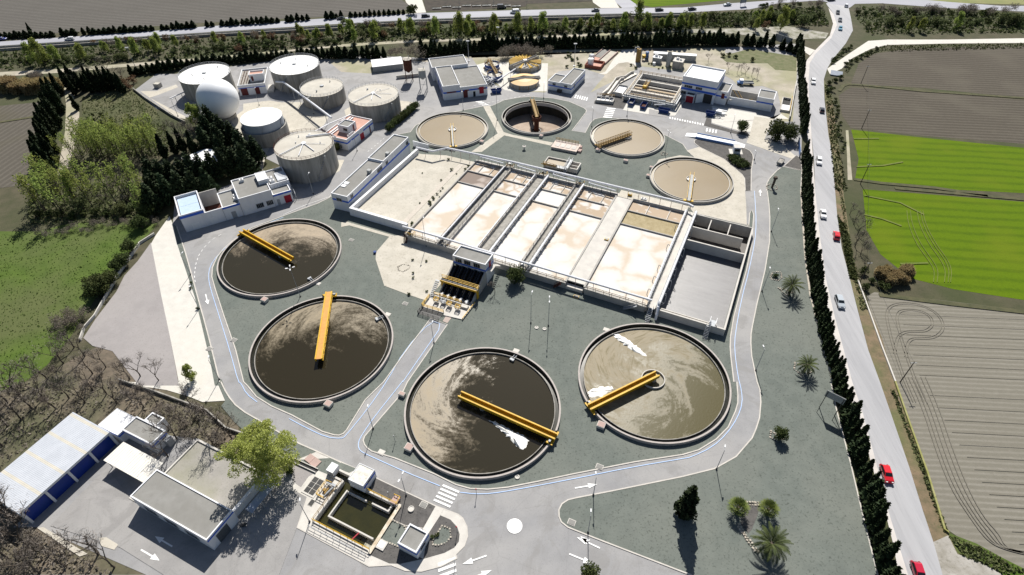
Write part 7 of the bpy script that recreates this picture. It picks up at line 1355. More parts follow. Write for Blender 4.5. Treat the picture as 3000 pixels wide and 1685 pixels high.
# ------------------------------------------------------------------ vehicles
def paintm(name, c): 
    m = M(name, c, tuple(x*.96 for x in c), .5, .28, .6); m.node_tree.nodes['Principled BSDF'].inputs['Coat Weight'].default_value = .6; return m
CP = dict(white=paintm('white_car_paint', (.74,.75,.76)), red=paintm('red_car_paint', (.55,.012,.02)), darkred=paintm('crimson_car_paint', (.42,.01,.035)), silver=paintm('silver_car_paint', (.40,.44,.48)), black=paintm('black_car_paint', (.018,.02,.024)), blue=paintm('blue_car_paint', (.015,.03,.20)), teal=paintm('light_blue_car_paint', (.12,.32,.44)), grey=paintm('grey_car_paint', (.12,.13,.14)))
def car(loc_, heading, colr, label, kind='hatch', L=None):
    prof = dict(hatch=(4.05,1.72,[(-2.0,.72,.92),(-1.85,.92,1.0),(-1.55,1.28,.80),(-1.25,1.44,.76),(.25,1.46,.76),(.95,1.02,.90),(1.75,.84,.95),(2.02,.62,.86)]), estate=(4.7,1.8,[(-2.3,.78,.92),(-2.2,1.0,1.0),(-1.95,1.36,.78),(-1.6,1.46,.76),(.3,1.46,.76),(1.05,1.0,.90),(2.1,.82,.95),(2.35,.60,.86)]),
                van=(5.0,1.95,[(-2.5,.9,.98),(-2.48,1.7,.93),(-2.3,1.95,.86),(-1.6,2.0,.86),(.9,1.98,.86),(1.7,1.2,.92),(2.3,1.0,.94),(2.5,.7,.88)]), sedan=(4.4,1.75,[(-2.2,.75,.90),(-2.05,.98,.96),(-1.5,1.04,.90),(-.95,1.40,.74),(.2,1.42,.74),(.95,1.0,.90),(1.95,.84,.95),(2.2,.62,.86)]))[kind]
    L0, Wd, pr = prof; hw = Wd/2; t = thing('car' if kind != 'van' else 'van', label, 'car' if kind != 'van' else 'van', (loc_[0],loc_[1],.1), heading, 'vehicles on the roads')
    m = MB(); n = len(pr); secs = []                       # body: cross-sections along the car, roof narrower than the waist
    for x, zt, f in pr:
        zw = min(zt, .92); secs.append([(x,-hw*.94,.28),(x,-hw,.55),(x,-hw*.98,zw),(x,-hw*f if zt > 1.05 else -hw*.97*f/.9*.9,zt),(x,hw*f if zt > 1.05 else hw*.97*f/.9*.9,zt),(x,hw*.98,zw),(x,hw,.55),(x,hw*.94,.28)])
    k = len(secs[0]); m.v = [v for s in secs for v in s]
    for i in range(n-1):
        for j in range(k): m.f.append((i*k+j, i*k+(j+1)%k, (i+1)*k+(j+1)%k, (i+1)*k+j)); m.m.append(0)
    m.f.append(tuple(range(k))[::-1]); m.f.append(tuple((n-1)*k+j for j in range(k))); m.m += [0,0]; b = m.build('body', CP[colr], t)
    def lerp_pt(i, u, s, off): 
        a, c = pr[i], pr[i+1]; x = a[0]+(c[0]-a[0])*u; z = a[1]+(c[1]-a[1])*u; f = a[2]+(c[2]-a[2])*u; return x, s*hw*f, z+off
    for i, nm in ((4,'windscreen'),(1 if kind != 'sedan' else 2,'rear_window')):
        g = MB(); q = [lerp_pt(i,.12,-.88,.02), lerp_pt(i,.12,.88,.02), lerp_pt(i,.9,.9,.02), lerp_pt(i,.9,-.9,.02)]; g.add(q, [(0,1,2,3)]); g.build(nm, m_glass, t)
    for s in (-1,1):
        g = MB(); xs = [p for p in pr if p[1] > 1.2]; x0, x1 = xs[0][0]+.05, xs[-1][0]+.35; zt = max(p[1] for p in pr); y = s*(hw*.985+.012)
        g.add([(x0-.1,y,.98),(x1+.2,y,.98),(x1-.35,s*(hw*.80+.02),zt-.1),(x0+.15,s*(hw*.80+.02),zt-.1)], [(0,1,2,3)]); g.build('side_window', m_glass, t)
        for x in (pr[0][0]+.78, pr[-1][0]-.82): w = MB(); w.tube([(x,s*(hw-.16),.31),(x,s*(hw+.015),.31)], .31, 14); w.tube([(x,s*(hw+.016),.31),(x,s*(hw+.03),.31)], .18, 10, 1); w.build('wheel', [m_black, m_steel], t)
        h = MB(); x = pr[-1][0]; h.box(x-.16,x+.012,s*hw*.62-.17,s*hw*.62+.17,.58,.72); h.build('headlight', m_white, t); h = MB(); x = pr[0][0]; h.box(x-.012,x+.1,s*hw*.72-.13,s*hw*.72+.13,.66,.86); h.build('tail_light', m_red, t)
    return t
def carat(k, a, b, *r, **kw): A, B = P(k, *a), P(k, *b); return car((A+B)/2 if False else A, ang(A, B), *r, **kw)
carat('R3', (982,625), (990,700), 'white', 'white estate car on the public road, uppermost on its bend', 'estate'); carat('R3', (1048,842), (1040,760), 'black', 'black car driving up the public road beside the brown field', 'hatch'); carat('R3', (1025,1226), (1030,1290), 'white', 'white car on the public road beside the green crop', 'estate')
carat('R6', (1055,185), (1066,260), 'white', 'white car on the public road nearest the cypress hedge, behind a red one', 'sedan'); carat('R6', (1155,348), (1150,290), 'red', 'small red car at the far edge of the public road', 'hatch'); carat('R6', (1180,848), (1205,920), 'silver', 'silver estate car with a pale roof on the public road', 'estate')
carat('R9', (1520,698), (1555,800), 'red', 'bright red hatchback nearest on the public road, wholly in view'); carat('R9', (1757,1440), (1790,1540), 'darkred', 'crimson car at the bottom edge of the public road')
carat('R3', (1168,102), (1172,140), 'black', 'dark car first in the queue below the roundabout', 'sedan'); carat('R3', (1185,159), (1187,200), 'grey', 'grey-black car in the middle of the queue of three', 'sedan'); carat('R3', (1187,224), (1183,260), 'teal', 'light blue car last in the queue of three below the roundabout'); carat('R3', (1233,50), (1240,20), 'white', 'white car by the arrowed island of the roundabout', 'hatch'); carat('R3', (1118,6), (1150,4), 'black', 'dark car at the edge of the roundabout', 'estate')
carat('R1', (20,303), (80,300), 'blue', 'dark blue car at the left end of the highway', 'sedan'); carat('R1', (530,302), (450,306), 'white', 'white car on the left stretch of the highway', 'estate'); carat('R2', (0,148), (-60,152), 'black', 'dark car where the highway hedge ends', 'sedan'); carat('R2', (637,129), (700,124), 'black', 'black car on the highway before the white forecourt', 'estate'); carat('R2', (1308,99), (1240,103), 'white', 'white van on the highway', 'van'); carat('R2', (1917,86), (1860,88), 'grey', 'dark olive car on the highway near the poplars', 'sedan'); carat('R2', (2398,82), (2460,79), 'black', 'black car on the highway below the green field', 'estate'); carat('R3', (70,76), (130,70), 'black', 'black jeep on the highway, beside the green field edge', 'estate'); carat('R3', (335,44), (260,52), 'silver', 'silver car on the highway near the grey road sign', 'sedan'); carat('R2', (1210,62), (1280,60), 'black', 'black van parked among the nursery stock', 'van')
o = P('R2', 1340, 84); t = thing('motorcycle', 'motorcycle passing the white van on the highway', 'motorcycle', (o.x,o.y,.1), .1); [MB().tube([(x,-.06,.32),(x,.06,.32)],.32,12).build('wheel', m_black, t) for x in (-.7,.7)]; MB().beam((-.6,0,.7),(.6,0,.8),.3,.35).build('body', m_dark, t); MB().beam((.6,-.35,1.05),(.6,.35,1.05),.05,.05).beam((.65,0,.35),(.55,0,1.05),.06,.06).build('fork', m_steel, t)
o = P('R2', 1336, 76, .9); p_ = MB(); p_.lathe([(.05,.65),(.19,.75),(.24,1.05),(.2,1.3),(.08,1.38),(.1,1.45),(.15,1.55),(.15,1.68),(.02,1.78)], 12); p_.tube([(.05,.18,1.25),(.3,.26,1.05),(.6,.25,1.0)],.06,6); p_.tube([(.05,-.18,1.25),(.3,-.26,1.05),(.6,-.25,1.0)],.06,6); p_.tube([(0,.12,.8),(.4,.2,.75),(.3,.2,.3)],.09,6); p_.tube([(0,-.12,.8),(.4,-.2,.75),(.3,-.2,.3)],.09,6); o2 = P('R2', 1340, 84); pe = p_.build('person', m_dark); pe.location = (o2.x-.15,o2.y,.15); tag(pe, 'rider in dark clothes sitting on the motorcycle', 'person')
o = P('K8', 1085, 530); t = thing('trailer', 'small open trailer of rubble parked at the road junction near the gate', 'trailer', (o.x,o.y,.1), D2R(52)); MB().box(-1.7,1.7,-.9,.9,.55,.65).box(-1.7,1.7,-.9,-.85,.66,1.1).box(-1.7,1.7,.85,.9,.66,1.1).box(-1.7,-1.65,-.84,.84,.66,1.1).box(1.65,1.7,-.84,.84,.66,1.1).build('bed', m_gv, t); MB().box(-1.6,1.6,-.8,.8,.66,.95).build('load', m_concd, t); [MB().tube([(x,s*.75,.3),(x,s*.95,.3)],.3,12).build('wheel', m_black, t) for x in (-.5,.4) for s in (-1,1)]; MB().beam((-1.7,0,.55),(-3.0,0,.5),.1,.1).build('drawbar', m_dark, t)
o = P('Z7', 1440, 570); t = thing('flatbed_truck', 'old blue and white flatbed truck parked behind the walled yard', 'truck', (o.x,o.y,.0), D2R(170)); MB().box(1.2,2.8,-1,1,.6,2.0).box(2.8,3.6,-.9,.9,.6,1.3).build('cab', m_blue2, t); MB().box(1.25,2.7,-.95,.95,2.01,2.3).build('cab_roof', m_white, t); MB().box(-3.2,1.1,-1.05,1.05,.9,1.05).box(-3.2,1.1,-1.05,-.95,1.06,1.5).box(-3.2,1.1,.95,1.05,1.06,1.5).build('bed', m_gv, t); [MB().tube([(x,s*.8,.45),(x,s*1.02,.45)],.45,12).build('wheel', m_black, t) for x in (-2.2,2.4) for s in (-1,1)]
MB_ = 0
for k, px, lab in (('R5',(255,470),'small blue box at the left corner of the sand terrace'),('R2',(1380,1130),'small round pedestal basin on the gravel between small tanks'),('R5',(1473,1035),'round manhole on gravel left of the twin lamp'),('R5',(1533,1045),'small square pale marker beside the round manhole'),('R8',(1320,715),'pale round cap at the kerb below the dark glinting tank')):
    o = P(k, *px); t = thing('manhole' if 'round' in lab else 'marker_box', lab, 'fitting', (o.x,o.y,.14), 0)
    if 'pedestal' in lab: MB().lathe([(.3,0),(.25,.9),(.7,1.2),(.7,1.35),(.5,1.35),(.4,1.15),(.01,1.1)],18).build('bowl', m_concp, t)
    elif 'round' in lab: MB().lathe([(.5,0),(.5,.2),(.3,.2),(.28,.08),(.01,.08)],18).build('ring', m_concp, t)
    else: MB().box(-.4,.4,-.4,.4,0,.6 if 'blue' in lab else .2).build('body', m_skip if 'blue' in lab else m_redw, t)
for k, px, lab in (('R8',(1015,850),'slim red-topped post at the kerb below the dark glinting tank'),('R8',(405,450),'slim grey post in the gravel left of the dark glinting tank'),('K6',(1275,545),'short sign on a post in the dark gravel by the intake'),('K6',(2170,1000),'red-topped post on the right curve of the intake island'),('K6',(2140,1440),'thin post on the pavement at the lower zebra crossing')):
    o = P(k, *px); t = thing('marker_post', lab, 'post', (o.x,o.y,.1), 0, 'slim posts along the lower road'); MB().tube([(0,0,0),(0,0,2.3)],.05,6).build('pole', m_steel, t); MB().box(-.1,.1,-.1,.1,2.3,2.6).build('cap', m_red if 'red' in lab else m_gv, t)
# nursery stalls beyond the highway
rg = random.Random(2)
for i in range(9): 
    o = P('R2', 720+i*75, 62-i*2+rg.uniform(-8,8)); t = thing('nursery_bench', 'low nursery bench of plants beyond the highway', 'bench', o, .05, 'nursery benches beyond the highway'); MB().box(-2.4,2.4,-.6,.6,.5,.6).box(-2.2,-2.1,-.5,.5,0,.5).box(2.1,2.2,-.5,.5,0,.5).build('table', m_gv, t); m = MB(); [m.lathe([(.01,.6),(.25,.75),(.2,1.05),(.01,1.15)],6,-2+j*.7,rg.uniform(-.2,.2)) for j in range(6)]; m.build('plants', LEAF['bush'], t)
for k, b, lab in (('R2',(890,50),'leftmost of three flag poles beyond the highway'),('R2',(1150,45),'middle of three flag poles beyond the highway'),('R2',(1400,50),'rightmost of three flag poles beyond the highway')): o = P(k, *b); t = thing('flag_pole', lab, 'flag pole', o, .2, 'flag poles beyond the highway'); MB().tube([(0,0,0),(0,0,6)],.07,6).build('pole', m_steel, t); MB().add([(0,0,6),(1.6,.3,5.6),(1.6,.2,4.6),(0,0,5.0)],[(0,1,2,3)]).build('flag', m_gv, t)
# ------------------------------------------------------------------ trees and bushes
def row(kind, k, pts, step, label, group, s=(.9,1.15), jit=.3, sz=1.0, skip=0.0, **kw):
    q = resample(PL(k, pts), step); rg = random.Random(len(q)); 
    for p in q:
        if rg.random() < skip: continue
        plant(kind, (p.x+rg.uniform(-jit,jit), p.y+rg.uniform(-jit,jit), 0), rg.uniform(*s), label, group, var=rg.randrange(3), sz=sz*rg.uniform(.75,1.25), wid=rg.uniform(.8,1.25), **kw)
gr = 'cypress hedge along the public road'
lab = 'dark cypress in the pointed hedge row along the public road'
row('cypress', 'R3', [(868,330),(880,500),(890,700),(905,1030)], 2.0, lab, gr, (.95,1.2), .15, 1.2)
row('cypress', 'R3', [(908,1190),(930,1443)], 1.9, lab, gr, (.95,1.2), .15, 1.2)
row('cypress', 'R6', [(912,0),(925,200),(945,470),(985,760),(1035,1000),(1090,1250),(1150,1443)], 1.75, lab, gr, (.95,1.25), .15, 1.2)
row('cypress', 'R9', [(1150,40),(1205,250),(1270,460),(1315,640),(1370,880),(1420,1110),(1470,1330),(1500,1440),(1560,1700)], 1.75, lab, gr, (1.0,1.35), .25, 1.2)
gb = 'cypress hedge behind the works'; lab = 'dark cypress in the tall hedge row behind the works'
row('cypress', 'R2', [(610,425),(1150,380),(1560,367),(2000,357),(2576,350)], 2.3, lab, gb, (1.75,2.05), .35, .72)
row('cypress', 'R3', [(0,340),(430,345)], 2.3, lab, gb, (1.75,2.0), .3, .72); row('cypress', 'R3', [(470,350),(700,360),(850,410)], 3.0, lab, gb, (1.6,1.9), .4, .72, .1)
row('cypress', 'R1', [(1000,570),(1500,500),(2000,455),(2576,440)], 2.4, lab, gb, (1.6,1.9), .3, .58); row('cypress', 'R2', [(0,440),(340,440)], 2.6, lab, gb, (1.7,2.0), .5, .62)
gh = 'clipped hedge along the highway'; lab = 'dark clipped evergreen in the broken hedge along the highway'
row('cypress', 'R1', [(-60,290),(300,283),(850,250),(1280,222),(1500,208)], 2.6, lab, gh, (1.5,1.8), .2, .42, .06); row('cypress', 'R1', [(1530,205),(1950,180),(2576,135)], 2.6, lab, gh, (1.4,1.7), .2, .45, .12); row('cypress', 'R2', [(0,132),(260,118),(470,105)], 2.6, lab, gh, (1.2,1.4), .2, .5, .1)
for x in (520,545): plant('bush', P('R2', x, 108), 2.0, 'round dark bush at the right end of the highway hedge', gh, sz=1.2)
plant('tallcypress', P('R1', 240, 262), .55, 'lone taller cypress leaning out of the highway hedge')
# wind-combed cypress rows on the left
gt = 'tall cypress row beside the ploughed plot'
for i, (x, y) in enumerate(((430,760),(420,820),(400,880),(395,940),(380,1000),(375,1060),(365,1120),(350,1180),(345,1240),(360,1300),(385,1340),(460,720),(470,850),(455,960),(430,1150),(420,1240),(410,790),(445,800),(400,910),(430,920),(390,970),(410,1040),(375,1090),(400,1120),(360,1210),(385,1190),(350,1270),(395,1290),(440,860),(415,1000))): plant('tallcypress', P('R1', x, y), random.uniform(.85,1.1), 'tall dark cypress in the row beside the ploughed plot', gt)
for x, y in ((590,830),(570,720),(540,680)): plant('tallcypress', P('R1', x, y), .62, 'dark cypress right of the dirt path through the gardens', 'cypresses right of the dirt path')
for x, y in ((640,690),(700,700),(760,695),(820,690),(880,680),(720,640),(600,650),(940,700),(500,640),(560,640),(530,670),(670,680),(730,680),(790,690),(850,670),(910,690),(620,670),(580,690),(690,650),(800,650)): plant('tallcypress', P('R1', x, y), random.uniform(.65,.9), 'dark cypress in the clump before the riverside path', 'cypress clump before the riverside path')
for x, y in ((1250,1190),(1330,1160),(1400,1150),(1480,1180)): plant('tallcypress', P('R1', x, y), random.uniform(.75,.95), 'slim dark cypress between the poplar grove and the conifers', 'cypresses by the poplar grove')
gw = 'big dark conifers left of the tall tanks'
for i, (x, y) in enumerate(((1620,1010),(1700,1060),(1780,1110),(1850,1190),(1920,1250),(1600,1080),(1680,1140),(1580,1160),(1880,1310),(1800,1300),(1720,1330),(1640,1350),(1560,1370),(1490,1390),(1420,1400),(1340,1410),(1270,1420),(1200,1430),(1230,1500),(1700,1230),(1960,1230))): plant('wood', P('R1', x, y), random.uniform(.95,1.2)*(1.0 if i > 7 else .95), 'big dark conifer in the dense clump left of the tall tanks', gw)
for x, y in ((1200,1540),(1300,1530),(1400,1510),(1500,1490),(1600,1470),(1180,1600)): plant('wood', P('R1', x, y), random.uniform(.9,1.1), 'big dark conifer in the dense clump left of the tall tanks', gw)
# pale poplar grove
gg = 'pale poplar grove in the gardens'
rg = random.Random(12)
for i in range(46):
    x = 640+i % 12*50+rg.uniform(-20,20); y = 1120+i//12*35+rg.uniform(-15,15); plant('grove', P('R1', x, y), rg.uniform(1.15,1.5), 'pale green thin-stemmed poplar in the leaning grove', gg, rz=rg.uniform(-.5,.5), lone=True)
for x, y in ((480,1200),(540,1180),(600,1230),(520,1330),(460,1390),(560,1420),(620,1450),(700,1480)): plant('grove', P('R1', x, y), rg.uniform(.9,1.2), 'pale green poplar scattered along the dirt path', 'poplars along the dirt path', lone=True)
for i in range(34): x, y = rg.uniform(300,1150), rg.uniform(1400,1640); plant(rg.choice(['olive','grove','grove']), P('R1', x, y), rg.uniform(1.0,1.7), 'olive-green willow bush in the thicket above the meadow', 'thicket above the meadow')
for i in range(16): x, y = rg.uniform(350,1120), rg.uniform(1350,1600); plant('bare', P('R1', x, y), rg.uniform(.5,.75), 'grey leafless tree among the thicket above the meadow', 'leafless trees of the thicket')
for i in range(10): x, y = 300+i*85, 1640+rg.uniform(-10,25)-i*5; plant('bush', P('R1', x, y), rg.uniform(.9,1.3), 'dark bush along the lower edge of the thicket', 'bushes at the meadow edge')
for x, y, s in ((1400,1090,1.4),(1460,1120,1.5),(1340,1060,1.2),(1500,1060,1.3)): plant('bare', P('R1', x, y), s, 'tall grey leafless tree between the sphere and the conifers', 'grey leafless trees by the sphere')
for x, y in ((1480,950),(1530,960)): plant('poplar', P('R1', x, y), .8, 'yellow-green tree in front of the white sphere', 'yellow-green trees by the sphere')
for x, y in ((560,660),(640,640),(800,600),(860,640),(700,610),(820,560),(930,620)): plant('bare', P('R1', x, y), rg.uniform(.9,1.25), 'grey leafless tree rising over the dark cypress clump', 'grey leafless trees over the cypress clump')
for x, y in ((980,680),(940,640),(1010,630)): plant('russet', P('R1', x, y), 1.1, 'brownish bush at the upper corner of the works', 'brown bushes at the upper corner')
for i in range(26): plant('reed', P('R1', 20+rg.random()*420, 690+rg.uniform(-22,20)), rg.uniform(1.2,1.7), 'clump of straw-coloured reeds above the ploughed plot', 'reed bank above the ploughed plot')
for i in range(12): plant('dry', P('R1', 230+rg.random()*190, 590+rg.uniform(-12,18)), rg.uniform(.5,.8), 'brown thicket bush beyond the reeds', 'brown bushes beyond the reeds')
for i in range(16): plant('reed', P('R6', 1470+rg.random()*240, 655+rg.uniform(-40,50)), rg.uniform(.55,.85), 'clump of dry straw reeds at the corner of the green crop', 'dry reeds by the public road')
for x, y, s in ((1290,250,.75),(1320,330,.9),(1300,420,.85),(1340,480,.7),(1260,180,.6)): plant('bare', P('R6', x, y), s, 'grey leafless shrub tree between the public road and the crop', 'grey shrubs beside the public road')
for x, y in ((1420,690),(1380,740),(1480,720),(1520,740),(1350,620)): plant('bush', P('R6', x, y), rg.uniform(.8,1.2), 'dark bramble bush at the corner of the green crop', 'brambles by the public road')
for x, y in ((1100,640),(1120,690),(1090,700),(1150,620),(1190,600)): plant('bush', P('R3', x, y), 1.0, 'dark green bush beside the farm track junction', 'bushes by the farm track')
for i in range(14): plant('shrub', P('R3', 1130+rg.uniform(-15,25)+i*6, 760+i*30), rg.uniform(.9,1.5), 'small weed bush on the verge of the public road', 'weeds on the road verge')
for i in range(16): plant('bush', P('R3', 1130+i*16+rg.uniform(-8,8), 470-i*14+rg.uniform(-12,12)) if i < 9 else P('R3', 1230+(i-9)*38, 500-(i-9)*20), rg.uniform(.6,1.0), 'scrubby bush on the bank of the farm track', 'scrub on the farm track bank')
# riverside belt
gp = 'fresh green poplars along the river'
for k, x, y, s in (('R2',105,320,.62),('R2',250,310,.8),('R2',525,290,.92),('R2',718,280,.85),('R2',890,285,1.12),('R2',955,290,.8),('R2',1158,270,.95),('R2',1330,262,.95),('R2',1430,255,.7),('R2',1520,258,.95),('R2',1690,240,.65),('R2',2128,240,.82),('R2',2295,245,.85),('R2',2462,222,.75),('R2',2240,170,1.0),('R2',1800,230,.55),('R3',50,215,.65),('R3',140,220,.72),('R3',545,235,.6),('R3',735,230,1.0),('R3',1700,240,.62),('R3',1790,240,.6),('R3',2050,225,.75),('R1',345,500,1.1),('R1',270,490,.9),('R1',440,480,.8),('R1',640,470,.8),('R1',1040,420,.75),('R1',1200,410,.75),('R1',1130,400,.6),('R1',2260,260,.5)):
    plant('poplar', P(k, x, y), s, 'fresh green poplar in the loose row along the river', gp)
def belt(k, x0, x1, yf, kinds, n, s, label, grp, seed):
    rg = random.Random(seed)
    for i in range(n): x = rg.uniform(x0, x1); plant(rg.choice(kinds), P(k, x, yf(x)+rg.gauss(0, 1)*10), rg.uniform(*s), label, grp, lone=False)
belt('R1', 1000, 2576, lambda x: 420-(x-1000)*.06, ['bush','olive','bush'], 60, (.7,1.3), 'green riverside bush behind the works', 'riverside bushes', 1)
belt('R1', 0, 1000, lambda x: 480-x*.03, ['bush','olive'], 45, (.6,1.1), 'green riverside bush at the left of the river', 'riverside bushes on the left', 2)
belt('R2', 0, 2576, lambda x: 270-x*.018, ['bush','bush','olive'], 120, (.7,1.35), 'green riverside bush behind the works', 'riverside bushes', 3)
belt('R3', 0, 1050, lambda x: 170-x*.03, ['bush','olive'], 46, (.8,1.6), 'green bush on the river bank before the roundabout', 'riverside bushes before the roundabout', 4)
belt('R3', 1330, 2560, lambda x: 185+10*math.sin(x*.01), ['bush','olive'], 40, (.8,1.5), 'green bush on the river bank beyond the brown field', 'riverside bushes on the right', 5)
belt('R3', 1290, 2500, lambda x: 110, ['bush','dry'], 50, (.8,1.3), 'dark bush on the bank below the right highway', 'bank bushes on the right', 6)
belt('R3', 560, 1060, lambda x: 60, ['bush','dry'], 18, (.7,1.2), 'bush on the bank under the roundabout', 'bank bushes under the roundabout', 7)
belt('R1', 700, 2576, lambda x: 335-(x-700)*.03, ['dry','bush','russet'], 60, (.6,1.0), 'brown and green scrub below the highway', 'scrub below the highway', 8)
belt('R2', 0, 2576, lambda x: 215-x*.012, ['dry','bush','russet','olive'], 70, (.6,1.1), 'brown and green scrub below the highway', 'scrub below the highway', 9)
for k, x, y in (('R2',330,285),('R2',620,270),('R2',1060,250),('R2',1870,225),('R1',1810,395),('R1',2280,330),('R3',620,215)): plant('russet', P(k, x, y), rg.uniform(1.0,1.3), 'russet-leaved tree among the riverside bushes', 'russet trees by the river')
for k, x, y, s in (('R3',900,200,1.9),('R3',520,200,1.6),('R3',2400,190,2.0),('R3',2480,190,1.8),('R2',2160,150,1.4)): plant('olive', P(k, x, y), s, 'large olive-green willow bush by the river', 'large willow bushes by the river', lone=True)
for k, x, y, s in (('R2',390,440,1.3),('R2',450,435,1.4),('R2',560,430,1.7),('R2',600,450,1.5),('R2',520,440,1.3)): plant('dry', P(k, x, y), s, 'brown leafless bush behind the white store shed', 'brown bushes behind the store shed')
for i in range(16): plant('dry', P('R2', 1200+rg.random()*370, 430+rg.uniform(-25,30)), rg.uniform(1.0,1.4), 'brown leafless bush behind the petal-covered tank', 'brown bushes behind the petal-covered tank')
for x, y in ((340,540),(410,560),(470,570),(520,580),(560,590),(440,540),(190,470)): plant('bare', P('R3', x, y), .6, 'grey leafless bush behind the walled yard', 'grey bushes behind the walled yard')
for x, y in ((300,430),(350,425),(400,440),(520,465)): plant('bush', P('R3', x, y), .9, 'dark low bush on the rough grass by the hedge corner', 'low bushes on the rough grass')
for i in range(16): plant('shrub', P('R2', 1700+rg.uniform(-20,110), 440+rg.uniform(-40,70)), rg.uniform(.7,1.3), 'small green weed bush on the dry ground by the tall twin mast', 'weed bushes by the tall twin mast')
for i in range(10): plant('shrub', P('Z6', 760+rg.uniform(0,1100), 330+rg.uniform(0,150)), rg.uniform(.6,1.1), 'small weed bush before the equipment containers', 'weeds before the containers')
# trees inside the works
plant('round', P('K8', 680, 205), 1.1, 'lone round dark tree by the weighbridge', var=0, rz=1.0); plant('round', P('K8', 1035, 285), 1.75, 'larger of two round dark trees by the entrance gate', var=1); plant('round', P('K8', 1165, 285), 1.5, 'smaller of two round dark trees by the entrance gate', var=2)
plant('round', P('K4', 1690, 905), 1.15, 'round olive tree in front of the aeration block', var=1, rz=.4); plant('bare', P('K4', 1400, 1045), .62, 'small leafless tree beside the screw pump station', var=1)
plant('round', P('Z2', 1320, 940), .7, 'dark bush tree at the corner of the terracotta-roofed building', var=2)
for i in range(13): q = P('Z2', 1960, 700).lerp(P('Z2', 2290, 420), i/12); plant('round', (q.x,q.y,0), .72, 'dark clipped bush in the hedge beside the beige-roofed tank', 'clipped hedge beside the tank', lone=False)
for x, y in ((575,490),(620,500),(660,530),(700,555),(730,565),(640,545),(590,515),(560,480),(600,480),(640,495),(680,520),(715,540),(745,560),(690,575),(650,570),(610,540),(570,510)): plant('bush', P('K8', x, y), .85, 'dark green bush in the hedge ring near the kiosk', 'hedge ring near the kiosk')
plant('bright', P('R7', 2060, 700), 1.22, 'big yellow-green spring tree over the terrace wall', var=0, rz=.3)
plant('bush', P('R7', 2180, 680), .9, 'bright green bush at the foot of the big spring tree')
for k, x, y, s, lab in (('R6',800,775,1.0,'date palm beside the stone-ringed bush, uppermost palm'),('R6',915,1365,.85,'date palm in the middle of the right gravel bed'),('R9',625,1270,1.15,'largest date palm, lowest in the right gravel bed')): plant('palm', P(k, x, y), s, lab, 'date palms on the gravel')
plant('fan', P('R9', 400, 975), 1.15, 'left fan palm of the pair by the dark gravel patch', 'fan palms'); plant('fan', P('R9', 625, 985), 1.1, 'right fan palm of the pair, behind the largest date palm', 'fan palms')
zz[0] += .001; sheet('dark_gravel_patch', PL('R9', [(470,915),(580,915),(560,1000),(520,1100),(490,1140),(430,1060),(440,960)]), .17, g_darkg)
plant('tallcypress', P('R9', 10, 1000), 1.05, 'lone dark cypress standing on the lower gravel bed', var=1); plant('round', P('R9', 715, 420), .72, 'lone round bush tree below the middle palm', var=0, sz=1.15); plant('bush', P('R6', 700,650), .7, 'bush inside the stone ring beside the upper palm'); plant('round', P('R8', 1860, 1475), .85, 'round conifer bush cut by the bottom edge', var=2)
o = P('K8', 1000, 785); t = thing('palm_stump', 'dead palm trunk standing in a stone ring by the right road', 'palm stump', (o.x,o.y,.1)); MB().tube([(0,0,0),(.1,0,2),(.2,.1,3.6)],.35,9,0,.42).build('trunk', m_trunk, t); MB().lathe([(.1,3.2),(.75,3.5),(.6,4.1),(.01,4.2)],9,.2,.1).build('crown_stub', m_trunk, t)
for k, x, y, s in (('K2',725,270,1.3),('K2',765,425,1.4),('K2',600,585,1.0),('K2',310,470,.7),('K2',980,420,1.3),('K2',1030,375,1.2),('K2',845,485,.7),('K2',630,715,.8),('K2',590,755,.8),('K2',540,805,1.0),('K2',490,880,1.2),('K2',420,940,1.6),('K2',440,975,1.2),('K2',470,850,1.0),('K2',135,1280,1.5),('K2',270,945,.8),('K2',580,850,.7)): q = P(k, x, y, 1.25); plant('shrub', (q.x,q.y,1.2), s*.62, 'small green shrub rooted in the white-walled sand bed', 'shrubs in the sand bed')
for k, x, y in (('K4',240,600),('K4',250,780),('K4',440,1045),('K4',185,1090),('K4',430,620),('K4',240,850)): q = P(k, x, y); plant('shrub', (q.x,q.y,.15), .6, 'small tuft on the sand terrace by the pump station', 'tufts on the sand terrace')
for k, x, y in (('R4',1495,890),('R4',1440,740),('R4',1445,700),('K6',1910,1040),('K6',1840,1060),('R5',510,785),('R2',1150,620)): q = P(k, x, y); plant('shrub', (q.x,q.y,.12), .7, 'green tuft growing in the gravel', 'tufts in the gravel')
for x, y, s in ((1180,110,1.2),(1130,200,1.2),(1080,280,1.1),(1160,160,1.0),(1000,460,1.0),(940,560,1.0),(900,600,.9),(800,760,1.3),(850,700,1.0),(740,790,1.2),(720,740,1.0),(1200,60,1.3),(1230,20,1.3)): plant('round', P('R4', x, y), s*1.0, 'dark bush in the line between the meadow and the grey gravel lot', 'bushes along the grey gravel lot')
for i in range(14): plant('dry', P('R4', 560+rg.uniform(-120,130), 1000+rg.uniform(-70,60)), rg.uniform(.5,.8), 'brown scrub bush at the lower edge of the meadow', 'brown scrub by the meadow')
for i in range(18): plant('dry', P('R4', 320+i*52+rg.uniform(-20,20), 330-i*6+rg.uniform(-25,25)), rg.uniform(.4,.7), 'brown dry bush along the upper edge of the meadow', 'dry bushes at the top of the meadow')
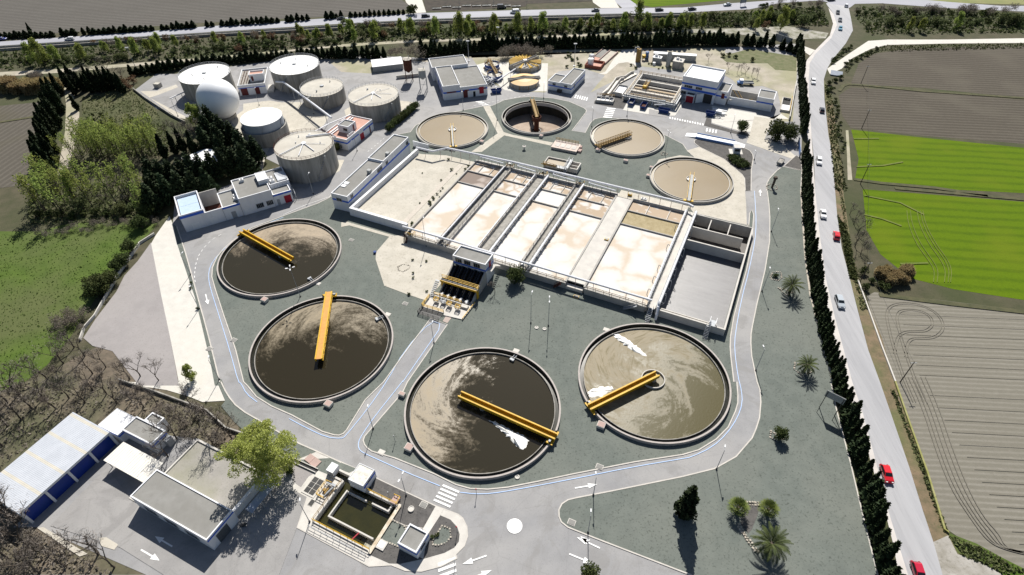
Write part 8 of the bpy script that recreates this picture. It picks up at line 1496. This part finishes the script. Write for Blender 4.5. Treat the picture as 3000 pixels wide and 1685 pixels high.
# leafless trees, lower left
gl = 'leafless trees around the workshops'
for k, x, y, s in (('R7',60,150,1.1),('R7',150,90,1.0),('R7',240,200,1.0),('R7',330,120,1.0),('R7',420,200,.9),('R7',520,120,.9),('R7',640,150,.85),('R7',60,330,1.1),('R7',160,280,1.0),('R7',20,480,1.1),('R7',700,60,.8),('R7',800,90,.8),('R7',880,160,.8),('R7',990,140,.8),('R7',1080,190,.85),('R7',1180,170,.8),('R7',1440,180,.8),('R7',1330,430,.95),('R7',1400,330,.9),('R7',1500,330,.85),('R7',1600,470,.95),('R7',1650,330,.85),('R7',1740,420,.8),('R7',1260,560,.8),('R7',740,1290,1.15),('R7',860,1390,.95),('R7',500,1390,1.0),('R7',370,1300,.9),('R7',220,1220,1.1),('R7',120,1050,1.2),('R7',20,1120,1.2),('R7',60,1330,1.2),('R7',300,1430,1.1),('R7',0,960,1.2),('R4',560,1180,.9),('R4',640,1250,.9),('R4',700,1380,.9),('R4',800,1330,.8),('R4',480,1300,.9),('R4',980,1420,.8),('R4',1060,1400,.8),('R4',1200,1430,.7),('R4',360,1420,1.0)):
    plant('bare', P(k, x, y), s*1.3, 'grey leafless tree in the scrub around the workshops', gl)
plant('poplar', P('R4', 1460, 1430), .5, 'small pale green tree at the lower end of the white strip')
for i in range(26):
    k, x, y = rg.choice([('R7',rg.uniform(0,900),rg.uniform(0,330)),('R7',rg.uniform(1000,1800),rg.uniform(120,480)),('R7',rg.uniform(0,500),rg.uniform(1150,1440)),('R4',rg.uniform(200,900),rg.uniform(1200,1440))])
    if k == 'R7' and x > 450 and y > 200 and x < 1000: continue
    plant('dry', P(k, x, y), rg.uniform(.45,.85), 'brown scrub bush under the leafless trees', 'scrub under the leafless trees')
# loose undergrowth nobody could count
def scatter(name, k, polys, n, size, mat, zmax=.7):
    C = []
    for k2, poly in polys:
        q = PL(k2, poly); xs = [p.x for p in q]; ys = [p.y for p in q]; c = 0
        while c < n:
            a = np.array([random.uniform(min(xs),max(xs)), random.uniform(min(ys),max(ys))])
            if inside(a, q): C.append((a[0],a[1],random.random()**2*zmax)); c += 1
    C = np.array(C); me = quads_mesh(name, C, size*(.5+rng.random(len(C))), [mat], .4, 1.6, .4); o = bpy.data.objects.new(name, me); COL.objects.link(o); o['kind'] = 'stuff'
scatter('undergrowth', '', [('R1',[(0,400),(1000,330),(2576,250),(2576,340),(1500,430),(1000,470),(0,530)]),('R2',[(0,240),(2576,140),(2576,230),(1200,280),(0,330)]),('R3',[(0,110),(560,90),(1060,60),(1100,200),(800,190),(0,220)]),('R3',[(1300,60),(1500,60),(2576,110),(2576,250),(1400,265),(1320,150)])], 2600, .9, LEAF['bush'], 1.2)
scatter('undergrowth', '', [('R7',[(0,0),(900,0),(880,200),(700,230),(560,240),(0,640)]),('R7',[(900,60),(1500,200),(1800,400),(1700,560),(1480,430),(1260,400),(1000,260)]),('R7',[(0,1150),(260,1100),(620,1330),(900,1447),(0,1447)])], 900, .38, LEAF['dry'], .5)
scatter('meadow_tufts', '', [('R4',[(0,330),(560,300),(1030,230),(1000,400),(760,700),(480,1000),(300,1250),(0,1440)])], 2500, .30, leafmat('meadow_blades', (.045,.08,.010), (.075,.115,.02), .3), .10)
scatter('undergrowth', '', [('R1',[(250,1400),(1150,1380),(1180,1640),(700,1690),(200,1700)]),('R1',[(620,960),(1250,940),(1280,1180),(700,1200)])], 2600, .6, LEAF['olive'], .8)
scatter('verge_weeds', '', [('R3',[(1070,620),(1120,1180),(1150,1443),(1240,1443),(1160,1000),(1130,740)]),('R6',[(1165,180),(1260,660),(1320,700),(1240,300)]),('R3',[(1500,345),(2576,330),(2576,365),(1480,395),(1300,465),(1240,560),(1215,530)])], 1300, .5, LEAF['bush'], .5)
scatter('garden_weeds', '', [('R1',[(620,740),(900,680),(1010,700),(1190,840),(1230,950),(620,1000)])], 1500, .5, LEAF['olive'], .5)
scatter('verge_weeds', '', [('R9',[(1590,60),(1900,900),(1990,1130),(1960,1130),(1870,900),(1560,60)]),('R6',[(1200,0),(1290,520),(1400,900),(1340,900),(1250,500),(1180,0)]),('R9',[(1990,1150),(2250,1250),(2561,1420),(2400,1440),(2100,1300)])], 700, .4, LEAF['olive'], .4)
for i in range(10): plant('bush', P('R1', 640+rg.uniform(0,560), 900+rg.uniform(-60,60)), rg.uniform(.5,.9), 'low garden bush above the poplar grove', 'garden bushes above the poplar grove')
belt('R2', 0, 2576, lambda x: 262-x*.018, ['poplar','poplar','olive'], 34, (.4,.72), 'light green round-crowned riverside tree behind the works', 'light green riverside trees', 21)
belt('R1', 700, 2576, lambda x: 400-(x-700)*.06, ['poplar','olive'], 26, (.4,.7), 'light green round-crowned riverside tree left of the tanks', 'light green riverside trees on the left', 22)
belt('R3', 0, 1000, lambda x: 190-x*.03, ['poplar','olive'], 12, (.4,.7), 'light green riverside tree before the roundabout', 'light green riverside trees before the roundabout', 23)
